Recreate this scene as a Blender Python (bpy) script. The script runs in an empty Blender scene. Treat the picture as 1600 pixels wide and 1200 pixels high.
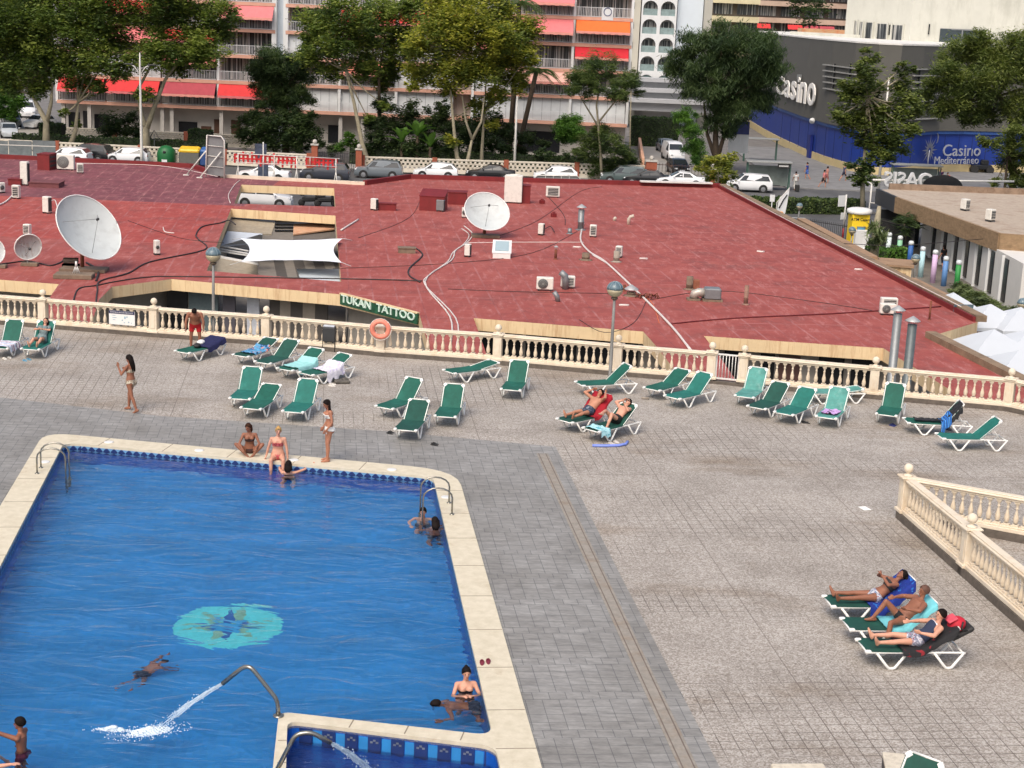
import bpy, bmesh, math, random
from math import sin, cos, pi, radians, sqrt, atan2
from mathutils import Vector, Matrix, noise
from mathutils.geometry import tessellate_polygon
random.seed(7)
SC = bpy.context.scene
# ---------------------------------------------------------------- camera
FPX, PITCH, ROLL, CH = 2467.0, 0.23606, 0.04311, 12.3
_f = Vector((0, cos(PITCH), -sin(PITCH))); _u = Vector((0, sin(PITCH), cos(PITCH))); _r = Vector((1, 0, 0))
CR = cos(ROLL) * _r + sin(ROLL) * _u
CU = -sin(ROLL) * _r + cos(ROLL) * _u
cd = bpy.data.cameras.new('camera'); cam = bpy.data.objects.new('camera', cd); SC.collection.objects.link(cam)
cd.sensor_width = 36; cd.lens = FPX / 1600 * 36; cd.clip_start = 0.5; cd.clip_end = 2000
m3 = Matrix((CR, CU, -_f)).transposed()
cam.matrix_world = Matrix.Translation((0, 0, CH)) @ m3.to_4x4()
SC.camera = cam
# ---------------------------------------------------------------- sky, sun, exposure
SUN_EL, SUN_AZ = radians(52), radians(-158)      # soft high sun behind the camera, a little to the left
W = bpy.data.worlds.new("World"); SC.world = W; W.use_nodes = True
nt = W.node_tree; bg = nt.nodes['Background']
sky = nt.nodes.new('ShaderNodeTexSky'); sky.sky_type = 'NISHITA'; sky.sun_disc = False
sky.sun_elevation = SUN_EL; sky.sun_rotation = SUN_AZ; sky.air_density = 1.0; sky.dust_density = 6.0; sky.ozone_density = 0.6
nt.links.new(sky.outputs[0], bg.inputs[0]); bg.inputs[1].default_value = 0.15
sd = bpy.data.lights.new('sun', 'SUN'); sun = bpy.data.objects.new('sun', sd); SC.collection.objects.link(sun)
sd.energy = 1.15; sd.angle = radians(34); sd.color = (1, 0.96, 0.9)
sdir = Vector((sin(SUN_AZ) * cos(SUN_EL), cos(SUN_AZ) * cos(SUN_EL), sin(SUN_EL)))
sun.rotation_euler = sdir.to_track_quat('Z', 'Y').to_euler()
SC.view_settings.view_transform = 'Standard'; SC.view_settings.look = 'None'
SC.view_settings.exposure = 0.3; SC.view_settings.gamma = 1; SC.view_settings.use_curve_mapping = False
SC.cycles.max_bounces = 6; SC.cycles.transparent_max_bounces = 8
SC.cycles.sample_clamp_indirect = 4
# ---------------------------------------------------------------- helpers: a photo point to a point of the place
def ray(x, y): return _f + (x - 800) / FPX * CR - (y - 600) / FPX * CU
def G(x, y, z=0.0):
 d = ray(x, y); t = (z - CH) / d.z
 return Vector((d.x * t, d.y * t, z))
def AY(x, y, Y):
 d = ray(x, y); t = Y / d.y
 return Vector((d.x * t, Y, CH + d.z * t))
def onplane(x, y, p, n):
 d = ray(x, y); c = Vector((0, 0, CH)); n = Vector(n)
 t = (Vector(p) - c).dot(n) / d.dot(n)
 return c + d * t
ST, RF = -3.5, -0.5       # street level, red roof level (the pool deck is 0)
def V(*a): return Vector(a)
# ---------------------------------------------------------------- materials
MATS = {}
def nodes(name):
 m = bpy.data.materials.new(name); m.use_nodes = True; n = m.node_tree
 return m, n, n.nodes['Principled BSDF']
def ramp(n, stops):
 r = n.nodes.new('ShaderNodeValToRGB'); e = r.color_ramp.elements
 while len(e) < len(stops): e.new(0.5)
 for k, (p, c) in enumerate(stops):
  e[k].position = p; e[k].color = (*c, 1) if len(c) == 3 else c
 return r
def tex(n, typ, scale, coord='Object', **kw):
 t = n.nodes.new('ShaderNodeTex' + typ); tc = n.nodes.new('ShaderNodeTexCoord')
 mp = n.nodes.new('ShaderNodeMapping')
 for k in ('rot', 'sc', 'loc'):
  if k in kw:
   mp.inputs[{'rot': 'Rotation', 'sc': 'Scale', 'loc': 'Location'}[k]].default_value = kw.pop(k)
 n.links.new(tc.outputs[coord], mp.inputs[0]); n.links.new(mp.outputs[0], t.inputs['Vector'])
 t.inputs['Scale'].default_value = scale
 for k, v in kw.items():
  if k in t.inputs: t.inputs[k].default_value = v
  else: setattr(t, k, v)
 return t
def mix(n, a, b, fac, mode='MIX'):
 x = n.nodes.new('ShaderNodeMix'); x.data_type = 'RGBA'; x.blend_type = mode
 for s, v in ((0, fac), (6, a), (7, b)):
  if hasattr(v, 'is_linked') or hasattr(v, 'links'): n.links.new(v, x.inputs[s])
  elif isinstance(v, (int, float)): x.inputs[s].default_value = v
  else: x.inputs[s].default_value = (*v, 1)
 return x.outputs[2]
def bump(n, b, h, strength=.3, dist=.02):
 x = n.nodes.new('ShaderNodeBump'); x.inputs['Strength'].default_value = strength
 x.inputs['Distance'].default_value = dist
 n.links.new(h, x.inputs['Height']); n.links.new(x.outputs[0], b.inputs['Normal'])
def M(name, col, rough=.6, var=.15, scale=3.0, metal=0, bmp=0, spec=None, stain=None, sheen=0):
 """plain paint / cloth / stone with fine and broad unevenness; stain=(colour, amount, scale)"""
 if name in MATS: return MATS[name]
 m, n, b = nodes(name)
 t = tex(n, 'Noise', scale, Detail=6, Roughness=.65)
 lo = tuple(c * (1 - var) for c in col); hi = tuple(min(1, c * (1 + var)) for c in col)
 r = ramp(n, [(.3, lo), (.7, hi)]); n.links.new(t.outputs['Fac'], r.inputs[0]); o = r.outputs[0]
 if stain:
  t2 = tex(n, 'Noise', stain[2], Detail=8, Roughness=.75, loc=(3.1, 7.7, 1.3), **({'sc': stain[3]} if len(stain) > 3 else {}))
  r2 = ramp(n, [(.5, (0, 0, 0)), (.72, (stain[1],) * 3)]); n.links.new(t2.outputs['Fac'], r2.inputs[0])
  o = mix(n, o, stain[0], r2.outputs[0])
 n.links.new(o, b.inputs['Base Color'])
 b.inputs['Roughness'].default_value = rough; b.inputs['Metallic'].default_value = metal
 if spec is not None: b.inputs['Specular IOR Level'].default_value = spec
 if bmp: bump(n, b, t.outputs['Fac'], bmp)
 MATS[name] = m; m.diffuse_color = (*col, 1)
 return m
def sr(*c):  # sRGB 0-255 to linear
 return tuple(((v / 255 + .055) / 1.055) ** 2.4 if v > 10 else v / 255 / 12.92 for v in c)
# ---------------------------------------------------------------- meshes
class MB:
 def __init__(s): s.v = []; s.f = []; s.m = []; s.mi = 0; s.sm = []
 def _add(s, vs, fs, smooth=False):
  o = len(s.v); s.v += [tuple(v) for v in vs]
  for f in fs: s.f.append([o + i for i in f]); s.m.append(s.mi); s.sm.append(smooth)
  return s
 def mat(s, i): s.mi = i; return s
 def quad(s, *p): return s._add(p, [tuple(range(len(p)))])
 def box(s, c, d, rz=0, bev=0, M3=None):
  hx, hy, hz = d[0] / 2, d[1] / 2, d[2] / 2
  c = Vector(c); R = M3 or Matrix.Rotation(rz, 3, 'Z')
  if not bev:
   vs = [c + R @ Vector((x * hx, y * hy, z * hz)) for z in (-1, 1) for x, y in ((-1, -1), (1, -1), (1, 1), (-1, 1))]
   return s._add(vs, [(3, 2, 1, 0), (4, 5, 6, 7), (0, 1, 5, 4), (1, 2, 6, 5), (2, 3, 7, 6), (3, 0, 4, 7)])
  b = min(bev, hx * .9, hy * .9, hz * .9); vs = [];
  for z, i in ((-hz, b), (-hz + b, 0), (hz - b, 0), (hz, b)):
   ax, ay = hx - i, hy - i
   bb = b if i == 0 else b * .6
   for x, y in ((-ax, -ay + bb), (-ax + bb, -ay), (ax - bb, -ay), (ax, -ay + bb), (ax, ay - bb), (ax - bb, ay), (-ax + bb, ay), (-ax, ay - bb)):
    vs.append(c + R @ Vector((x, y, z)))
  fs = [tuple(reversed(range(8))), tuple(range(24, 32))]
  for k in range(3):
   for i in range(8): j = (i + 1) % 8; fs.append((k * 8 + i, k * 8 + j, k * 8 + 8 + j, k * 8 + 8 + i))
  return s._add(vs, fs)
 def beam(s, a, b, w, h, up=(0, 0, 1)):
  a = Vector(a); b = Vector(b); d = b - a; L = d.length
  if L < 1e-6: return s
  x = d / L; y = Vector(up).cross(x)
  if y.length < 1e-4: y = Vector((1, 0, 0)).cross(x)
  y.normalize(); z = x.cross(y)
  return s.box((a + b) / 2, (L, w, h), M3=Matrix((x, y, z)).transposed())
 def prism(s, poly, z0, z1, cap=True):
  """poly: list of (x,y) counter clockwise; z0,z1 floats"""
  n = len(poly); vs = [(p[0], p[1], z0) for p in poly] + [(p[0], p[1], z1) for p in poly]
  ar = sum(poly[i][0] * poly[(i + 1) % n][1] - poly[(i + 1) % n][0] * poly[i][1] for i in range(n))
  fs = [(i, (i + 1) % n, n + (i + 1) % n, n + i) for i in range(n)]
  if cap: fs += [tuple(reversed(range(n))), tuple(range(n, 2 * n))]
  if ar < 0: fs = [tuple(reversed(f)) for f in fs]
  return s._add(vs, fs)
 def sheet(s, outer, holes=(), z=0.0, flip=False):
  lo = [[Vector((p[0], p[1], 0)) for p in L] for L in [outer, *holes]]
  tr = tessellate_polygon(lo); fl = [p for L in lo for p in L]
  vs = [(p.x, p.y, z) for p in fl]; fs = []
  for a, b, c in tr:
   n = (fl[b] - fl[a]).cross(fl[c] - fl[a]).z
   f = (a, b, c) if n > 0 else (a, c, b)
   fs.append(tuple(reversed(f)) if flip else f)
  return s._add(vs, fs)
 def walls(s, pts, z0, z1, closed=True, flip=False):
  n = len(pts); vs = [(p[0], p[1], z0) for p in pts] + [(p[0], p[1], z1) for p in pts]
  fs = []
  for i in range(n if closed else n - 1):
   j = (i + 1) % n; f = (i, j, n + j, n + i); fs.append(tuple(reversed(f)) if flip else f)
  return s._add(vs, fs)
 def tube(s, pts, r, n=8, caps=True, smooth=True):
  """pts: points, r: radius or list"""
  pts = [Vector(p) for p in pts]; k = len(pts); rs = r if isinstance(r, (list, tuple)) else [r] * k
  vs = []; up = None
  for i, p in enumerate(pts):
   d = (pts[min(i + 1, k - 1)] - pts[max(i - 1, 0)])
   if d.length < 1e-7: d = Vector((0, 0, 1))
   d.normalize()
   if up is None: up = Vector((0, 0, 1)) if abs(d.z) < .9 else Vector((1, 0, 0))
   x = up.cross(d)
   if x.length < 1e-4: x = Vector((0, 1, 0)).cross(d)
   x.normalize(); y = d.cross(x); up = y
   for j in range(n):
    a = 2 * pi * j / n; vs.append(p + (x * cos(a) + y * sin(a)) * rs[i])
  fs = []
  for i in range(k - 1):
   for j in range(n): q = (j + 1) % n; fs.append((i * n + j, i * n + q, (i + 1) * n + q, (i + 1) * n + j))
  if caps: fs += [tuple(reversed(range(n))), tuple(range((k - 1) * n, k * n))]
  return s._add(vs, fs, smooth)
 def lathe(s, prof, c=(0, 0, 0), n=12, M3=None, smooth=True):
  """prof: (r,z) pairs from bottom to top"""
  c = Vector(c); vs = []; k = len(prof)
  for r, z in prof:
   for j in range(n):
    p = Vector((r * cos(2 * pi * j / n), r * sin(2 * pi * j / n), z)); vs.append(c + (M3 @ p if M3 else p))
  fs = [(i * n + j, i * n + (j + 1) % n, (i + 1) * n + (j + 1) % n, (i + 1) * n + j) for i in range(k - 1) for j in range(n)]
  fs += [tuple(reversed(range(n))), tuple(range((k - 1) * n, k * n))]
  return s._add(vs, fs, smooth)
 def ball(s, c, r, n=10, sc=(1, 1, 1), M3=None):
  k = max(4, n // 2 + 1)
  pr = [(max(1e-4, r * sin(pi * i / k)), -r * cos(pi * i / k)) for i in range(k + 1)]
  c = Vector(c); S = Matrix.Diagonal(sc); return s.lathe(pr, c, n, (M3 @ S) if M3 else S)
 def cap(s, a, b, ra, rb, n=10):
  """capsule with different end radii"""
  a = Vector(a); b = Vector(b); d = (b - a); L = d.length or 1e-5; d = d / L
  P = []; R = []
  for t in (0, .35, .7, 1): P.append(a - d * ra * cos(t * pi / 2)); R.append(max(1e-3, ra * sin(t * pi / 2)))
  for t in (1, .7, .35, 0): P.append(b + d * rb * cos(t * pi / 2)); R.append(max(1e-3, rb * sin(t * pi / 2)))
  return s.tube(P, R, n)
 def off(s, o):
  o = Vector(o); s.v = [(v[0] - o[0], v[1] - o[1], v[2] - o[2]) for v in s.v]; return s
 def build(s, name, mats, parent=None, world=False):
  if world and parent is not None:
   iw = parent.matrix_basis.inverted(); s.v = [tuple(iw @ Vector(v)) for v in s.v]
  me = bpy.data.meshes.new(name); me.from_pydata(s.v, [], s.f)
  if not isinstance(mats, (list, tuple)): mats = [mats]
  for m in mats: me.materials.append(m)
  me.polygons.foreach_set('material_index', s.m); me.polygons.foreach_set('use_smooth', s.sm)
  me.update()
  o = bpy.data.objects.new(name, me); SC.collection.objects.link(o)
  if parent is not None: o.parent = parent
  return o
def tag(o, label, cat, group=None):
 o['label'] = label; o['category'] = cat
 if group: o['group'] = group
 return o
def thing(name, label, cat, loc=(0, 0, 0), rz=0, group=None):
 o = bpy.data.objects.new(name, None); SC.collection.objects.link(o); o.empty_display_size = .1
 o.location = loc; o.rotation_euler = (0, 0, rz); o.matrix_basis = Matrix.Translation(loc) @ Matrix.Rotation(rz, 4, 'Z')
 return tag(o, label, cat, group)
def struct(name, mb, m, kind='structure'):
 o = mb.build(name, m); o['kind'] = kind; return o
def dup(o, loc=None, rz=0, label=None, parent=None):
 c = o.copy(); SC.collection.objects.link(c)
 if parent is not None: c.parent = parent
 if loc is not None: c.location = loc; c.rotation_euler = (0, 0, rz)
 if label: c['label'] = label
 for ch in list(o.children): dup(ch, parent=c)
 return c
def text_mesh(mb, txt, o, ux, uy, h, depth=.02, bold=.0, align='C', font_w=1.0):
 """lettering as real mesh; o origin, ux,uy axes, h cap height"""
 cu = bpy.data.curves.new('t', 'FONT'); cu.body = txt; cu.extrude = depth / 2 / h if h else 0; cu.offset = bold
 cu.align_x = {'C': 'CENTER', 'L': 'LEFT', 'R': 'RIGHT'}[align]; cu.resolution_u = 3
 ob = bpy.data.objects.new('t', cu); SC.collection.objects.link(ob)
 me = bpy.data.meshes.new_from_object(ob.evaluated_get(bpy.context.evaluated_depsgraph_get()))
 ux = Vector(ux).normalized(); uy = Vector(uy).normalized(); uz = ux.cross(uy); o = Vector(o); k = h / .7
 mb._add([o + ux * v.co.x * k * font_w + uy * v.co.y * k + uz * v.co.z * k for v in me.vertices], [tuple(p.vertices) for p in me.polygons])
 bpy.data.objects.remove(ob); bpy.data.meshes.remove(me)
 return mb
def arc(c, r, a0, a1, n):
 return [(c[0] + r * cos(a0 + (a1 - a0) * i / n), c[1] + r * sin(a0 + (a1 - a0) * i / n)) for i in range(n + 1)]
def roundpoly(pts, r, n=5):
 out = []; k = len(pts); rr = r if isinstance(r, (list, tuple)) else [r] * k
 for i in range(k):
  p = Vector(pts[i][:2]); a = Vector(pts[i - 1][:2]); b = Vector(pts[(i + 1) % k][:2])
  if rr[i] <= 0: out.append(tuple(p)); continue
  da = (a - p).normalized(); db = (b - p).normalized()
  t = rr[i]
  s0 = p + da * t; s1 = p + db * t
  for j in range(n + 1):
   u = j / n; q = s0 * (1 - u) ** 2 + p * 2 * u * (1 - u) + s1 * u * u; out.append((q.x, q.y))
 return out
# ================================================================ SETTING: ground, deck, pool
YAW = -0.122
TD = V(sin(YAW), cos(YAW), 0); TR = V(cos(YAW), -sin(YAW), 0)   # tile row directions on the deck
def m_asphalt():
 m, n, b = nodes('asphalt'); t = tex(n, 'Noise', 40, Detail=4); t2 = tex(n, 'Noise', .25, Detail=6, Roughness=.7, sc=(1, .35, 1))
 r = ramp(n, [(.3, (.055, .056, .058)), (.7, (.10, .10, .102))]); n.links.new(t.outputs[0], r.inputs[0])
 r2 = ramp(n, [(.35, (.75, .75, .75)), (.65, (1.5, 1.5, 1.5))]); n.links.new(t2.outputs[0], r2.inputs[0])
 n.links.new(mix(n, r.outputs[0], r2.outputs[0], 1.0, 'MULTIPLY'), b.inputs['Base Color']); b.inputs['Roughness'].default_value = .85
 return m
def m_deck():
 """exposed aggregate tiles 30 cm, joints that show where the damp stains are"""
 m, n, b = nodes('aggregate_tile')
 a = tex(n, 'Voronoi', 34, rot=(0, 0, 0)); nn = tex(n, 'Noise', 9, Detail=6, Roughness=.8)
 r = ramp(n, [(.0, (.225, .193, .165)), (.3, (.305, .275, .243)), (.6, (.375, .347, .315)), (.9, (.475, .447, .415))])
 sep = n.nodes.new('ShaderNodeSeparateColor'); n.links.new(a.outputs['Color'], sep.inputs[0]); n.links.new(sep.outputs[0], r.inputs[0])
 big = tex(n, 'Noise', .45, Detail=7, Roughness=.7, loc=(5, 2, 0)); rb = ramp(n, [(.3, (.74, .72, .69)), (.55, (.98, .97, .95)), (.75, (1.1, 1.09, 1.06))]); n.links.new(big.outputs[0], rb.inputs[0])
 rn = ramp(n, [(.3, (.9,) * 3), (.7, (1.1,) * 3)]); n.links.new(nn.outputs[0], rn.inputs[0])
 o = mix(n, r.outputs[0], rb.outputs[0], 1.0, 'MULTIPLY'); o = mix(n, o, rn.outputs[0], 1.0, 'MULTIPLY')
 # damp brown stains, mostly on the open middle of the deck
 st = tex(n, 'Noise', .32, Detail=9, Roughness=.72, rot=(0, 0, -YAW), sc=(.45, 1, 1), loc=(1.4, 6.2, 0)); rs = ramp(n, [(.53, (0, 0, 0)), (.68, (.9,) * 3)]); n.links.new(st.outputs[0], rs.inputs[0])
 o = mix(n, o, mix(n, o, (.66, .58, .49), 1.0, 'MULTIPLY'), rs.outputs[0])
 jt = tex(n, 'Brick', 1.0, rot=(0, 0, YAW), offset=0.0); jt.inputs['Color1'].default_value = jt.inputs['Color2'].default_value = (0, 0, 0, 1)
 jt.inputs['Mortar'].default_value = (1, 1, 1, 1); jt.inputs['Mortar Size'].default_value = .011; jt.inputs['Mortar Smooth'].default_value = .4
 jt.inputs['Brick Width'].default_value = .3; jt.inputs['Row Height'].default_value = .3
 jn = tex(n, 'Noise', .28, Detail=4, loc=(9.3, 1.2, 0), sc=(.5, 1, 1)); rj = ramp(n, [(.48, (.14,) * 3), (.60, (.9,) * 3)]); n.links.new(jn.outputs[0], rj.inputs[0])
 jf = mix(n, jt.outputs[0], rj.outputs[0], 1.0, 'MULTIPLY')
 o = mix(n, o, (.085, .066, .054), jf)
 big2 = tex(n, 'Brick', 1.0, rot=(0, 0, YAW)); big2.inputs['Color1'].default_value = big2.inputs['Color2'].default_value = (0, 0, 0, 1)
 big2.inputs['Mortar'].default_value = (1, 1, 1, 1); big2.inputs['Mortar Size'].default_value = .012; big2.inputs['Brick Width'].default_value = 4.5; big2.inputs['Row Height'].default_value = 4.5; big2.offset = 0
 o = mix(n, o, (.13, .10, .085), mix(n, big2.outputs[0], (.6,) * 3, 1.0, 'MULTIPLY'))
 n.links.new(o, b.inputs['Base Color']); b.inputs['Roughness'].default_value = .75; bump(n, b, sep.outputs[0], .2, .006)
 return m
def m_slate():
 m, n, b = nodes('grey_paving')
 jt = tex(n, 'Brick', 1.0, rot=(0, 0, YAW)); jt.inputs['Color1'].default_value = (.212, .205, .192, 1); jt.inputs['Color2'].default_value = (.25, .243, .229, 1)
 jt.inputs['Mortar'].default_value = (.12, .12, .12, 1); jt.inputs['Mortar Size'].default_value = .010; jt.inputs['Mortar Smooth'].default_value = .5; jt.inputs['Bias'].default_value = .05
 jt.inputs['Brick Width'].default_value = .31; jt.inputs['Row Height'].default_value = .31; jt.offset = .5; jt.offset_frequency = 5
 c = tex(n, 'Noise', 5, Detail=8, Roughness=.75, rot=(0, 0, YAW), sc=(.5, 1.5, 1)); r = ramp(n, [(.3, (.68,) * 3), (.7, (1.42,) * 3)]); n.links.new(c.outputs[0], r.inputs[0])
 g = tex(n, 'Noise', .5, Detail=5); rg = ramp(n, [(.3, (.85, .84, .82)), (.7, (1.12, 1.13, 1.14))]); n.links.new(g.outputs[0], rg.inputs[0])
 o = mix(n, jt.outputs[0], r.outputs[0], 1.0, 'MULTIPLY'); o = mix(n, o, rg.outputs[0], 1.0, 'MULTIPLY')
 n.links.new(o, b.inputs['Base Color']); b.inputs['Roughness'].default_value = .6; bump(n, b, jt.outputs['Fac'], -.3, .004)
 return m
def m_pooltile():
 m, n, b = nodes('pool_tile')
 jt = tex(n, 'Brick', 1.0, rot=(0, 0, YAW)); jt.offset = 0; jt.inputs['Color1'].default_value = (.014, .195, .50, 1); jt.inputs['Color2'].default_value = (.022, .235, .58, 1)
 jt.inputs['Mortar'].default_value = (.03, .23, .50, 1); jt.inputs['Mortar Size'].default_value = .006; jt.inputs['Brick Width'].default_value = .12; jt.inputs['Row Height'].default_value = .12
 c = tex(n, 'Noise', 1.1, Detail=5, Roughness=.6, sc=(.5, 1, 1)); r = ramp(n, [(.3, (.82,) * 3), (.7, (1.2,) * 3)]); n.links.new(c.outputs[0], r.inputs[0])
 n.links.new(mix(n, jt.outputs[0], r.outputs[0], 1.0, 'MULTIPLY'), b.inputs['Base Color']); b.inputs['Roughness'].default_value = .4
 return m
def m_band(cols, sx, sz):
 """tile frieze: diamonds"""
 m, n, b = nodes('tile_frieze'); tc = n.nodes.new('ShaderNodeUVMap')
 ck = n.nodes.new('ShaderNodeTexChecker'); mp = n.nodes.new('ShaderNodeMapping'); mp.inputs['Rotation'].default_value = (0, 0, pi / 4); mp.inputs['Scale'].default_value = (sx, sz, 1)
 n.links.new(tc.outputs[0], mp.inputs[0]); n.links.new(mp.outputs[0], ck.inputs[0]); ck.inputs['Scale'].default_value = 1
 ck.inputs['Color1'].default_value = (*cols[0], 1); ck.inputs['Color2'].default_value = (*cols[1], 1)
 n.links.new(ck.outputs[0], b.inputs['Base Color']); b.inputs['Roughness'].default_value = .3
 return m
def m_water(name, tint, sc, st):
 m, n, b = nodes(name); b.inputs['Transmission Weight'].default_value = 1; b.inputs['IOR'].default_value = 1.33
 b.inputs['Roughness'].default_value = .06; b.inputs['Base Color'].default_value = (*tint, 1)
 a = tex(n, 'Noise', sc, Detail=2.5, Roughness=.5, sc=(.5, 1.2, 1), rot=(0, 0, .2), Distortion=1.1); c = tex(n, 'Noise', sc * .28, Detail=2, sc=(.6, 1.2, 1), rot=(0, 0, -.2))
 ad = n.nodes.new('ShaderNodeMath'); ad.operation = 'ADD'; n.links.new(a.outputs[0], ad.inputs[0]); n.links.new(c.outputs[0], ad.inputs[1])
 bump(n, b, ad.outputs[0], st, .22)
 return m
STONE = M('coping_stone', (.60, .54, .40), .7, .10, 6, bmp=.15, stain=((.40, .30, .18), .35, 1.6))
# ---- street level ground, everything stands on it
g = MB(); g.quad((-900, -200, ST - .02), (900, -200, ST - .02), (900, 1500, ST - .02), (-900, 1500, ST - .02)); struct('ground', g, M('earth_grey', (.16, .15, .14), .9, .3, .6))
g = MB(); g.quad((-160, 104, ST), (160, 104, ST), (160, 149.3, ST), (-160, 149.3, ST)); struct('road', g, m_asphalt())
PAVE = M('pavement_concrete', (.30, .285, .27), .85, .15, 2, stain=((.2, .18, .16), .5, .6))
g = MB(); g.box((-64, 151.2, ST + .06), (171.6, 3.7, .14)); struct('pavement', g, PAVE)
g = MB(); g.box((70, 172, ST + .05), (90, 45.4, .12)); struct('plaza_pavement', g, M('plaza_grey', (.20, .20, .20), .85, .2, .8, stain=((.13, .13, .13), .6, .25)))
g = MB()
for k in range(12):
 x = G(1255, 341, ST).x - 30 + k * 7.2
 g.box((x, G(1260, 341, ST).y, ST + .006), (2.8, .14, .006))
struct('lane_marking', g, M('road_paint', (.7, .7, .68), .7, .1))
g = MB(); g.box((20, 133.4, ST + .05), (70, 2.6, .14)); struct('median_kerb', g, PAVE)
# ---- deck
def off2(pts, d):
 out = []
 for i in range(len(pts)):
  a = Vector(pts[max(i - 1, 0)][:2]); b = Vector(pts[min(i + 1, len(pts) - 1)][:2]); t = (b - a).normalized()
  out.append((pts[i][0] - t.y * d, pts[i][1] + t.x * d))
 return out
ZB = .15
PX = [(68, 505), (241, 519), (416, 532), (595, 549), (777, 562), (964, 579), (1110, 591), (1160, 596), (1364, 615), (1575, 634)]
BP = [G(x, y, ZB) for x, y in PX]
BP = [BP[0] + (BP[0] - BP[1])] + BP + [BP[-1] + V(3.2, -3.4, 0), BP[-1] + V(6.4, -6.8, 0)]
edge = [BP[0] + (BP[0] - BP[3]) * 3] + BP + [BP[-1] + V(20, -25, 0)]
edge = off2(edge, .22)
# pool outlines (coping top)
ZC = .05
def P2(x, y, z=ZC): p = G(x, y, z); return (p.x, p.y)
def ext(a, b, k): return (a[0] + (b[0] - a[0]) * k, a[1] + (b[1] - a[1]) * k)
iFL, iFR, iNR = P2(100, 691), P2(677, 745), P2(770, 1149)
iD1 = P2(436, 1111.5); L1 = P2(51, 786); iDL = ext(P2(427, 1112), P2(419, 1200), 4)
iLL = ext(iFL, L1, 3.4)
oFL, oFR = P2(69.5, 675), P2(714, 735); oR = ext(oFR, P2(847, 1200), 1.5); oL = ext(oFL, P2(4, 784), 3.4)
kTL, kTR = P2(449, 1126), P2(774, 1166); kBR = ext(kTR, P2(781.5, 1200), 6); kBL = ext(kTL, P2(447, 1200), 4)
inner = roundpoly([iFL, iLL, iDL, iD1, iNR, iFR], [.5, 0, 0, .25, .35, .45])
kids = roundpoly([kTL, kBL, kBR, kTR], [.25, 0, 0, .3])
outer = roundpoly([oFL, oL, oR, oFR], [.9, 0, 0, 1.3])
cut = roundpoly([ext(oFL, oR, .003), ext(oL, oR, .01), ext(oR, oL, .01), ext(oFR, oL, .003)], [.9, 0, 0, 1.3])
near = [(edge[-1][0], 4), (edge[0][0], 4)]
g = MB(); g.sheet(edge + near, [cut], 0); g.walls(edge, ST, 0, closed=False, flip=False)
struct('pool_deck', g, m_deck())
g = MB(); gp = [P2(-200, 596, 0), P2(0, 621, 0), P2(250, 650, 0), P2(605, 674, 0), P2(868, 698, 0), P2(970, 900, 0), ext(P2(970, 900, 0), P2(1125, 1200, 0), 2.2)]
gp += [(gp[-1][0] - 30, gp[-1][1]), (gp[0][0] - 12, gp[0][1] - 20)]
g.sheet(gp, [cut], .004); struct('grey_paving', g, m_slate())
# slot drain
a, b = G(847, 709), G(1076, 1200); b = a + (b - a) * 1.4; dr = (b - a).normalized(); sd_ = V(-dr.y, dr.x, 0)
def strip(c, w, z, mt, nm):
 g = MB(); p = [a + sd_ * (c - w / 2), a + sd_ * (c + w / 2), b + sd_ * (c + w / 2), b + sd_ * (c - w / 2)]
 return g.prism([(q.x, q.y) for q in p], .0, z)
g = strip(0, .32, .010, 0, 0); g.mat(1)
for c in (-.10, .10):
 p = [a + sd_ * (c - .012), a + sd_ * (c + .012), b + sd_ * (c + .012), b + sd_ * (c - .012)]; g.prism([(q.x, q.y) for q in p], .011, .0135)
struct('drain_channel', g, [M('drain_stone', (.27, .245, .21), .8, .2, 6, stain=((.22, .14, .08), .6, 2)), M('drain_slot', (.15, .12, .10), .9)])
# coping: one ring of stone slabs with both pools cut out
g = MB(); g.sheet(outer, [inner, kids], ZC); g.walls(outer, 0, ZC); g.walls(inner, -.02, ZC, flip=True); g.walls(kids, -.06, ZC, flip=True)
m, n, bb = nodes('coping_slabs'); t = tex(n, 'Noise', 5, Detail=6, Roughness=.7); r = ramp(n, [(.3, (.53, .475, .35)), (.7, (.66, .60, .47))]); n.links.new(t.outputs[0], r.inputs[0])
t2 = tex(n, 'Noise', .9, Detail=8, Roughness=.8, loc=(2, 9, 4)); r2 = ramp(n, [(.56, (0,) * 3), (.7, (.5,) * 3)]); n.links.new(t2.outputs[0], r2.inputs[0])
n.links.new(mix(n, r.outputs[0], (.38, .28, .16), r2.outputs[0]), bb.inputs['Base Color']); bb.inputs['Roughness'].default_value = .7; bump(n, bb, t.outputs[0], .15)
struct('pool_coping', g, m)
# coping joints: thin dark grooves between slabs
g = MB()
def joints(i0, i1, o0, o1, step, w=.022, skip=.6):
 i0, i1, o0, o1 = (V(*q, 0) for q in (i0, i1, o0, o1)); L = (i1 - i0).length; d = (i1 - i0) / L; k = skip
 while k < L - .3:
  p = i0 + d * k; # perpendicular to the edge out to the outer line
  nrm = V(-d.y, d.x, 0);
  if nrm.dot(o0 - i0) < 0: nrm = -nrm
  wd = (o0 - i0).dot(nrm)
  q = p + nrm * wd
  g.prism([(p.x - d.x * w / 2, p.y - d.y * w / 2), (p.x + d.x * w / 2, p.y + d.y * w / 2), (q.x + d.x * w / 2, q.y + d.y * w / 2), (q.x - d.x * w / 2, q.y - d.y * w / 2)], ZC, ZC + .003)
  k += step
joints(iFR, iNR, oFR, ext(oFR, oR, .6), 1.85, skip=1.2); joints(iNR, kBR, ext(oFR, oR, .62), oR, 1.85, skip=.5)
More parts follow.
